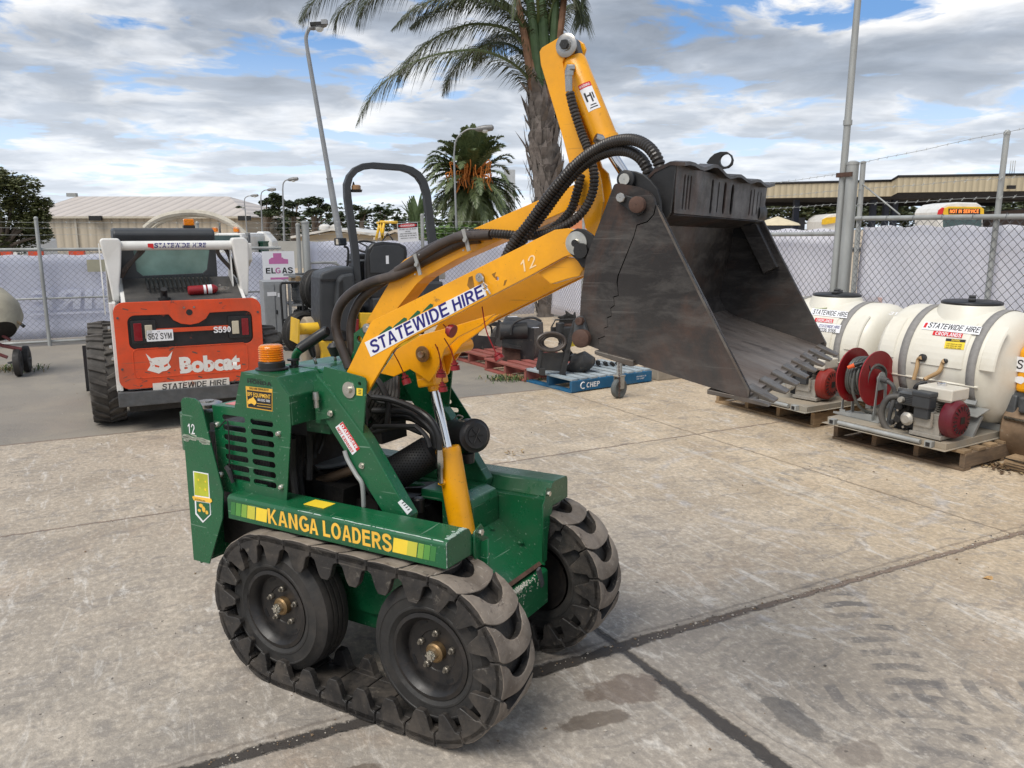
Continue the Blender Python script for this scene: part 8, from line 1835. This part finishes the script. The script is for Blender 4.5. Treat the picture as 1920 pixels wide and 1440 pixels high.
# date palm
DD=32; b=at(885,430,DD); b.z=0
dp=empty('date_palm',loc=b); tag(dp,'round date palm with orange fruit stalks beyond the hedge','palm tree'); KIDS[dp.name]=[]
cc=at(885,338,DD)-b; rng=random.Random(81); R0=96*DD/1528
m=MB(); m.tube([(0,0,-.2),(0,0,cc.z)],[.38,.42],14); m.build('trunk',BARK,dp)
DM=[PALM2,mat('date_rachis',(.10,.13,.05),.5,0,.2,6)]
for k in range(140):
    el=rad(rng.uniform(-50,88)) if k<105 else rad(rng.uniform(-75,-25)); az=rng.uniform(0,6.28); d=V((math.cos(az)*math.cos(el),math.sin(az)*math.cos(el),math.sin(el)))
    hd=V((math.cos(az),math.sin(az),0)); Lf=R0*rng.uniform(.92,1.08); p0=cc+d*.2; p1=cc+d*Lf*.45+V((0,0,.12*Lf*max(0,math.cos(el)))); p2=cc+d*Lf*.8+V((0,0,.08*Lf*math.cos(el)-.02*Lf)); p3=cc+d*Lf*1.02+V((0,0,-.16*Lf*math.cos(el)))
    m=MB(); frond(m,[p0,p1,p2,p3],.40,64,.22,rng,.5,.05,rach=.045); m.build('frond',DM,dp)
m=MB()
for k in range(46):
    c=cc+V((rng.uniform(-.9,.8),rng.uniform(-1.2,-.6),rng.uniform(-.25,.45))); m.tube(spline([cc+V((0,-.2,.1)),c+V((0,0,.25)),c,c+V((rng.uniform(-.15,.15),0,-.3))],3),.02,4)
m.build('fruit_stalks',mat('orange_fruit_stalks',(.50,.17,.03),.7,0,.3,4),dp)
# banana-like palm next to it
b=at(782,430,26); b.z=0; bn=empty('banana_plant',loc=b); tag(bn,'broad-leaved banana palm left of the date palm, inside the roller safety frame','palm tree'); KIDS[bn.name]=[]; rng=random.Random(90)
for k in range(34):
    x=rng.uniform(-.5,.3); t0=V((x*.3,0,1.5)); a=rng.uniform(-1.6,1.6); top=at(782+a*17+x*14,rng.uniform(358,372)+abs(a)*rng.uniform(6,24),26)-b; mid=(t0+top)*.5+V((0,0,.22)); m=MB(); sp=spline([t0,mid,top],6); n=len(sp)
    s=V((math.cos(a*1.3),.5,0)).normalized()*.055
    for i in range(n-1): 
        w0=s*math.sin(math.pi*min(1,(i/(n-1))*.8+.1)); w1=s*math.sin(math.pi*min(1,((i+1)/(n-1))*.8+.1)); m._face([m.b.verts.new(q) for q in (sp[i]-w0,sp[i]+w0,sp[i+1]+w1,sp[i+1]-w1)],0,True)
    m.build('leaf',leafmat('banana_leaf',(.05,.09,.035),(.17,.23,.10)) if k==0 else bpy.data.materials['banana_leaf'],bn)
m=MB(); m.tube([(0,0,0),(0,0,1.6)],[.12,.08],8); m.build('trunk',BARK,bn)
# --- street lamps
LAMPG=mat('lamp_pole_grey',(.28,.29,.30),.5,.3,.1,3)
def lamp(px0,py0,px1,py1,D,label,armx,army,grp,r=.045,big=False):
    b=at(px0,py0,D); top=at(px1,py1,D); dr=(top-b); k=(b.z)/dr.z; base=b-dr*k
    e=empty('street_lamp',loc=base); tag(e,label,'street lamp',grp); KIDS[e.name]=[]
    T=top-base; A=at(px1+armx,py1+army,D)-base
    m=MB(); m.tube([V((0,0,0)),T*.5,T*.5,T*.985],[r*1.25,r*1.05,r*.85,r*.7],12); m.tube([T*.498,T*.502],[r*1.15,r*1.15],12); m.build('pole',LAMPG,e)
    d=T.normalized(); m=MB(); m.tube(spline([T*.98,T+d*abs(A.z-T.z)*.55+V(((A.x-T.x)*.12,0,0)),V((T.x+(A.x-T.x)*.55,T.y,A.z-.02 if not big else A.z)),A],6),r*.62,8); m.build('lamp_arm',LAMPG,e)
    u=(V((A.x-T.x,0,(A.z-T.z)*.1))).normalized(); s=.42 if not big else .30
    m=MB(); m.tube([A-u*s*.2,A,A+u*s*.5,A+u*s,A+u*s*1.1],[.03,.075,.10,.085,.03] if not big else [.04,.06,.075,.07,.03],12); m.build('lamp_head',mat('lamp_head_grey',(.20,.20,.20),.5,.3) if 'lamp_head_grey' not in bpy.data.materials else bpy.data.materials['lamp_head_grey'],e)
    m=MB(); c=A+u*s*.5+V((0,0,-.05)); m.lathe([(.10,0),(.09,-.04),(.05,-.075),(.001,-.08)],c,2,14); m.build('lamp_glass',mat('milky_lamp_glass',(.6,.62,.62),.2) if 'milky_lamp_glass' not in bpy.data.materials else bpy.data.materials['milky_lamp_glass'],e)
    if big:
        m=MB(); m.box(A+u*s*.35+V((0,-.02,.045)),(.30,.14,.07),M.Rotation(-.06,3,'Y')); m.box(A+u*s*.95+V((0,-.02,.03)),(.13,.15,.10),M.Rotation(-.06,3,'Y'),1); m.build('lamp_fittings',[BLKM,LAMPG],e)
    return e
lamp(638,452,576,92,19.5,'leaning grey lamp pole with a dark-topped lamp, left of the tall palm',11,-40,'street lamps',.07,True)
lamp(856,436,851,285,24,'slim street lamp standing in front of the date palm',45,-43,'street lamps',.035)
lamp(533,450,530,352,40,'tallest of the three small street lamps in front of the pines',12,-15,'street lamps',.05)
lamp(492,440,489,368,48,'middle one of the three small street lamps in front of the pines',14,-12,'street lamps',.05)
lamp(460,400,458,378,56,'street lamp beside the shed gable, shortest of the three',14,-11,'street lamps',.05)
# --- left shed
D=62; p0=at(104,408,D); p1=at(470,411,D); sh=empty('beige_shed',loc=(p0.x,p0.y,0)); tag(sh,'large beige shed with a pale ribbed roof behind the skid steer','shed'); KIDS[sh.name]=[]
Wd=p1.x-p0.x; ez=p0.z; r0=at(60,362,D+9); r1=at(428,371,D+9)
m=MB(); X0=-3.0
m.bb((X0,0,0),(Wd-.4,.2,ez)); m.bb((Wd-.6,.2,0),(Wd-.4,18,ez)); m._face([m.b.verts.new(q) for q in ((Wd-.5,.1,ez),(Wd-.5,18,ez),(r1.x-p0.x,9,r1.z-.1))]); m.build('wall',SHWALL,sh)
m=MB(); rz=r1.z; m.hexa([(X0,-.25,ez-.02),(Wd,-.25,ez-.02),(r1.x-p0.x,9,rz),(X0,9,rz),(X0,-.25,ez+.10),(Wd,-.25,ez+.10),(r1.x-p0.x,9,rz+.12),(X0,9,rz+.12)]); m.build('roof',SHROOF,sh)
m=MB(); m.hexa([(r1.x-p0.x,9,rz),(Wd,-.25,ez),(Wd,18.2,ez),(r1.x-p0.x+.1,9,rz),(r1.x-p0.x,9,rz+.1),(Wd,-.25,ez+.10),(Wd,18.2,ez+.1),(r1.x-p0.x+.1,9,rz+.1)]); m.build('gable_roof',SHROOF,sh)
m=MB(); m.bb((X0,-.34,ez-.06),(Wd,-.24,ez+.08)); m.build('gutter',mat('cream_gutter',(.5,.45,.36),.5),sh)
for px in (185,462): q=at(px,409,D); m=MB(); m.box((q.x-p0.x,-.45,ez-.05),(.9 if px<300 else .9,.3,.35)); m.build('flood_light',BLKM,sh)
q=at(143,440,D); m=MB(); m.bb((q.x-p0.x,-.12,0),(q.x-p0.x+.15,0,ez)); m.build('downpipe',mat('cream_pipe',(.45,.41,.34),.5),sh)
q=at(135,364,D+9); MB().bb((q.x-p0.x-.4,8.8,rz+.1),(q.x-p0.x+.4,9.2,rz+.4)).build('roof_vent',GALV,sh)
# second, low roofed buildings
def house(name,label,px0,px1,yeave,yridge,D,apx,roof,wallm,ybot=470,extra=None):
    p0=at(px0,yeave,D);p1=at(px1,yeave,D); ap=at(apx,yridge,D); e=empty(name,loc=(p0.x,p0.y,0)); tag(e,label,'building'); KIDS[e.name]=[]; w=p1.x-p0.x
    m=MB(); m.bb((.3,.3,0),(w-.3,8,p0.z)); m._face([m.b.verts.new(q) for q in ((.2,.28,p0.z),(w-.2,.28,p0.z),(ap.x-p0.x,.28,ap.z-.05))]); m.build('wall',wallm,e)
    m=MB(); m.hexa([(0,0,p0.z),(ap.x-p0.x,0,ap.z),(ap.x-p0.x,8.3,ap.z),(0,8.3,p0.z),(0,0,p0.z+.12),(ap.x-p0.x,0,ap.z+.12),(ap.x-p0.x,8.3,ap.z+.12),(0,8.3,p0.z+.12)]); m.hexa([(ap.x-p0.x,0,ap.z),(w,0,p0.z),(w,8.3,p0.z),(ap.x-p0.x,8.3,ap.z),(ap.x-p0.x,0,ap.z+.12),(w,0,p0.z+.12),(w,8.3,p0.z+.12),(ap.x-p0.x,8.3,ap.z+.12)]); m.build('roof',roof,e); return e,p0
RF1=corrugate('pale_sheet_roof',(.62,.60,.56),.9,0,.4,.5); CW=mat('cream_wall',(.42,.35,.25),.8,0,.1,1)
e,p0=house('low_building','cream building with two roof ventilators left of the roller',545,745,447,432,44,622,RF1,CW)
for px in (598,619): q=at(px,436,44); m=MB(); m.lathe([(.22,0),(.22,.22),(.34,.26),(.34,.44),(.15,.55),(.001,.56)],(q.x-p0.x,1.5,q.z-.1),2,16); m.build('roof_ventilator',RF1,e)
e,p0=house('low_building','pale gabled building behind the roller seat, under the danger sign',700,800,450,435,40,740,mat('pale_metal_roof',(.60,.52,.42),.6,0,.05,2),CW)
q0=at(430,452,36); q1=at(900,452,36); m=MB(); m.bb((0,0,0),(q1.x-q0.x,.3,q0.z)); o=m.build('long_wall',mat('grey_sheet_wall',(.33,.33,.31),.7,0,.1,1)); o.location=(q0.x,q0.y,0); tag(o,'long grey sheet wall beyond the back fence','wall')
# yellow frame and dark roof frame behind the seat
m=MB(); D=30
for a,b_ in (((705,450),(712,418)),((712,418),(718,450)),((712,416),(746,417)),((706,418),(712,418)),((720,418),(716,450))): m.tube([at(*a,D),at(*b_,D)],.05,6)
o=m.build('yellow_gantry',YEL2); c0=at(712,430,D); 
o.data.transform(M.Translation((-c0.x,-c0.y,0))); o.location=(c0.x,c0.y,0); tag(o,'thin yellow steel gantry beyond the fence behind the roller','gantry')
m=MB(); D=24
for a,b_ in (((714,456),(727,437)),((727,437),(742,457)),((714,456),(742,456))): m.tube([at(*a,D),at(*b_,D)],.022,6)
m.bb(at(718,452,D),at(735,458,D)+V((0,.1,0))); c0=at(727,450,D); o=m.build('black_lift_frame',BLKM); o.data.transform(M.Translation((-c0.x,-c0.y,0))); o.location=(c0.x,c0.y,0); tag(o,'black triangular lifting frame beyond the fence above the roller seat','lifting frame')
# white truck with curved boom/arch behind the skid steer
D=17; b=at(400,455,D); b.z=0; wt=empty('white_truck',loc=b); tag(wt,'white service truck behind the fence with amber beacons and a curved white arch','truck'); KIDS[wt.name]=[]
def wq(x,y,dy=0): return at(x,y,D+dy)-b
m=MB(); a=wq(398,437);c=wq(455,437); m.bb((a.x,0,.5),(c.x,1.6,a.z)); m.build('cab',WHITE,wt,bevel=.08)
m=MB(); a=wq(402,441);c=wq(450,452); m.bb((a.x,-.01,c.z),(c.x,.0,a.z)); m.build('rear_glass',GLASS,wt)
for px,py in ((403,431),(443,431)): q=wq(px,py,.3); MB().bb((q.x-.05,.25,q.z-.045),(q.x+.05,.35,q.z+.05)).build('beacon',AMBER,wt,bevel=.015)
m=MB(); pts=[wq(x,y,.4) for x,y in ((272,428),(290,414),(315,404),(350,399),(385,401),(415,410),(440,424),(457,440))]
m.tube(spline(pts,6),.07,8); m.tube([p+V((0,.25,-.04)) for p in spline(pts,6)],.05,8); m.build('curved_arch',mat('dirty_white_arch',(.50,.46,.38),.6,0,.1,4,dirt=.4),wt)
m=MB(); q=wq(413,440,.2); m.cyl((q.x,.2,q.z),(q.x,.2,q.z+.25),.02,8); m.cyl((wq(456,440).x,.3,.4),(wq(456,440).x,.3,wq(456,437).z),.05,10); m.build('mast',GREYM,wt)
m=MB(); 
for x_ in (.2,): m.lathe([(.001,-.1),(.3,-.1),(.32,0),(.3,.1),(.001,.1)],(x_,.3,.32),0,20)
m.build('wheel',TYRE,wt)
D=19; q=at(490,447,D); b=V((q.x,q.y,0)); m=MB(); P_=[at(x,y,D)-b for x,y in ((480,470),(480,434),(494,434),(510,452),(512,470))]; m.prism([(p.x,p.z) for p in P_],0,.5); o=m.build('white_trailer',WHITE,bevel=.04); o.location=b; tag(o,'white box trailer with a sloping nose behind the gas sign','trailer')
m=MB(); p0_=at(483,446,D-.5)-b; 
D=18; q=at(492,465,D)
for k,(x0,x1,lab) in enumerate(((480,486,'dark green bin beyond the fence, left one of the pair by the gas sign'),(487,494,'dark green bin beyond the fence, right one of the pair by the gas sign'))):
    a=at(x0,455,18); c=at(x1,470,18); m=MB(); m.bb((0,0,0),(c.x-a.x,.4,a.z)); m.bb((-.01,-.02,a.z),(c.x-a.x+.01,.42,a.z+.03)); o=m.build('green_bin',mat('dark_green_bin',(.01,.07,.04),.5) if k==0 else bpy.data.materials['dark_green_bin']); o.location=(a.x,a.y,0); tag(o,lab,'bin','green bins beyond the fence')
# orange barrier boards beyond the left fence
for (x0,x1,lab) in ((0,22,'orange barrier board at the very left beyond the fence'),(52,80,'orange barrier board beyond the fence by the left fence post'),(128,158,'orange barrier board beyond the fence right of the dark tree')):
    a=at(x0,468,14);c=at(x1,480,14); m=MB(); m.bb((0,0,c.z),(c.x-a.x,.05,a.z)); m.bb((.02,.01,0),(.06,.04,c.z)); m.bb((c.x-a.x-.06,.01,0),(c.x-a.x-.02,.04,c.z)); o=m.build('barrier_board',ORANGE); o.location=(a.x,a.y,0); tag(o,lab,'barrier','orange barrier boards')
m=MB(); D=26; a=at(0,446,D); c=at(45,468,D); m.bb((0,0,.3),(c.x-a.x,2,a.z)); o=m.build('parked_van',WHITE,bevel=.1); o.location=(a.x,a.y,0); tag(o,'white vehicle roof half hidden beyond the left fence','vehicle')
# --- long canopy and buses on the right
D=60; o_=at(1415,430,D); cn=empty('bus_canopy',loc=(o_.x,o_.y,0)); tag(cn,'long flat canopy with a ribbed cream fascia across the right background','canopy'); KIDS[cn.name]=[]
def cq(x,y,dy=0): p=at(x,y,D+dy); return (p.x-o_.x,dy,p.z)
m=MB()
L1=[cq(1405,346),cq(1671,340),cq(1671,368),cq(1405,372)]; L2=[cq(1671,340),cq(1684,332,-.6),cq(1684,361,-.6),cq(1671,368)]; L3=[cq(1684,332,-.6),cq(2000,327,-.6),cq(2000,357,-.6),cq(1684,361,-.6)]
for q in (L1,L2,L3): m.hexa([V(q[3]),V(q[2]),V(q[2])+V((0,.4,0)),V(q[3])+V((0,.4,0)),V(q[0]),V(q[1]),V(q[1])+V((0,.4,0)),V(q[0])+V((0,.4,0))])
m.build('fascia',FASC,cn)
m=MB()
for q in (L1,L2,L3): m.tube([V(q[0])+V((0,0,.05)),V(q[1])+V((0,0,.05))],.09,6)
m.build('roof_edge',BLKM,cn)
zb=cq(1600,371)[2]; m=MB(); m.bb((-1,.4,zb-.02),(24,16,zb+.8)); m.bb((-1,10,zb-.3),(24,10.3,zb)); m.build('roof_soffit',mat('shaded_soffit',(.03,.028,.03),.8),cn)  # near-black soffit and drop strip paint the shade under the canopy
for px in (1495,1640,1664,1680): 
    q=cq(px,380,3); m=MB(); m.bb((q[0]-.2,3,0),(q[0]+.2,3.4,zb)); m.build('canopy_column',mat('dark_blue_column',(.03,.04,.07),.6) if 'dark_blue_column' not in bpy.data.materials else bpy.data.materials['dark_blue_column'],cn)
q=cq(1896,351,-1); m=MB(); m.box((q[0],-1,q[2]),(.5,.3,.25)); m.build('flood_light',BLKM,cn)
for px in (1893,1897,1901): q=cq(px,327,2); m=MB(); m.cyl((q[0],2,q[2]-.5),(q[0],2,q[2]+1.0),.03,6); m.build('roof_mast',GALV,cn)
# buses
D=38; b=at(1800,400,D); b.z=0; bu=empty('bus',loc=b); tag(bu,'white and yellow bus showing NOT IN SERVICE beyond the right-hand fence','bus','buses parked under the canopy'); KIDS[bu.name]=[]
def uq(x,y): p=at(x,y,D)-b; return (p.x,p.z)
m=MB(); m.prism([uq(*q) for q in ((1758,470),(1758,398),(1762,390),(1775,382),(1795,379),(1832,380),(1841,386),(1843,398),(1843,470))],0,2.2); m.build('body',WHITE,bu,bevel=.05)
m=MB(); m.prism([uq(*q) for q in ((1766,400),(1770,390),(1778,387),(1838,388),(1844,392),(1844,402),(1768,404))],-.06,.0); m.build('yellow_header',YEL2,bu,bevel=.02)
m=MB(); m.prism([uq(*q) for q in ((1777,401),(1777,391),(1836,391.5),(1836,402))],-.08,-.06); m.build('destination_screen',STBK,bu)
x0,z0=uq(1779,399.5); x1,_=uq(1833,399.5)
om=mat('led_orange_text',(.9,.22,.04),.5,emit=.8); text('lettering','NOT IN SERVICE',lambda x,y:V((x0+x,-.085,z0+y)),om,bu,h=.16,w=x1-x0,bold=.03)
m=MB(); m.prism([uq(*q) for q in ((1757,402),(1759,394),(1766,389),(1769,390),(1766,402))],-.07,.0); m.build('red_corner',STR,bu)
m=MB(); m.prism([uq(*q) for q in ((1768,450),(1768,406),(1840,406),(1840,450))],-.03,0); m.build('windscreen',GLASS,bu)
D=58; b=at(1560,415,D); b.z=0; bu=empty('bus',loc=b); tag(bu,'yellow and white bus roof beyond the fence left of the corner post','bus','buses parked under the canopy'); KIDS[bu.name]=[]
m=MB(); m.prism([uq(*q) for q in ((1541,440),(1541,416),(1545,409),(1556,402),(1575,400),(1588,402),(1588,440))],0,3); m.build('body',WHITE,bu,bevel=.05)
m=MB(); m.prism([uq(*q) for q in ((1540,421),(1541,412),(1548,408),(1575,406),(1588,406),(1588,414),(1575,416),(1546,421))],-.15,.0); m.build('yellow_band',YEL2,bu)
D=48; 
for (x0_,x1_,y0_,lab) in ((1425,1510,408,'grey roofed building beyond the fence right of the bucket'),):
    a=at(x0_,y0_,70); c=at(x1_,y0_,70); m=MB(); m.bb((0,0,0),(c.x-a.x,3,a.z)); o=m.build('grey_building',mat('blue_grey_wall',(.20,.22,.25),.7)); o.location=(a.x,a.y,0); tag(o,lab,'building')
a=at(1438,418,20); m=MB(); m.lathe([(.55,0),(.5,.05),(.001,.22)],(0,0,0),2,16); o=m.build('parasol',mat('cream_canvas',(.6,.52,.36),.8)); p=at(1457,421,20); o.location=(p.x,p.y,p.z-.02); 
o.data.transform(M.Identity(4)); tag(o,'top of a cream canvas umbrella beyond the fence right of the bucket','umbrella')
a=at(1860,392,64); m=MB(); m.hexa([(0,0,0),(12,0,0),(12,4,0),(0,4,0),(0,0,a.z-.2),(12,0,a.z+.6),(12,4,a.z+.6),(0,4,a.z-.2)]); o=m.build('dark_roof_building',mat('brown_tile_roof',(.12,.09,.08),.8)); o.location=(a.x,a.y,0); tag(o,'low brown roofed building under the canopy at the far right','building')
# banner strip (orange hoarding) behind the lever and building by the palm
a=at(1000,398,30); c=at(1100,398,30)
m=MB(); m.bb((0,0,0),(c.x-a.x,.3,at(1000,418,30).z)); m.bb((0,-.02,at(1000,405,30).z),(c.x-a.x,.32,a.z+.1),1); m.bb((0,.0,at(1000,418,30).z),(c.x-a.x,.3,at(1000,405,30).z)); o=m.build('low_hoarding',[mat('orange_hoarding',(.60,.22,.10),.7),WHITE]); o.location=(a.x,a.y,0); tag(o,'white and orange hoarding beyond the fence behind the bucket lever','hoarding')
a=at(945,318,60); c=at(966,318,60); m=MB(); m.bb((0,0,0),(c.x-a.x,1,a.z)); o=m.build('grey_tower',mat('grey_tower_wall',(.38,.40,.42),.6)); o.location=(a.x,a.y,0); tag(o,'small grey tower block half hidden behind the date palm','tower')
a=at(828,418,22); m=MB(); m.bb((0,0,.2),(1.3,.8,at(828,420,22).z)); 
# tail of the yard ground beyond the fence stays the same sheet
for m_ in bpy.data.materials: 
    m_.use_backface_culling=False
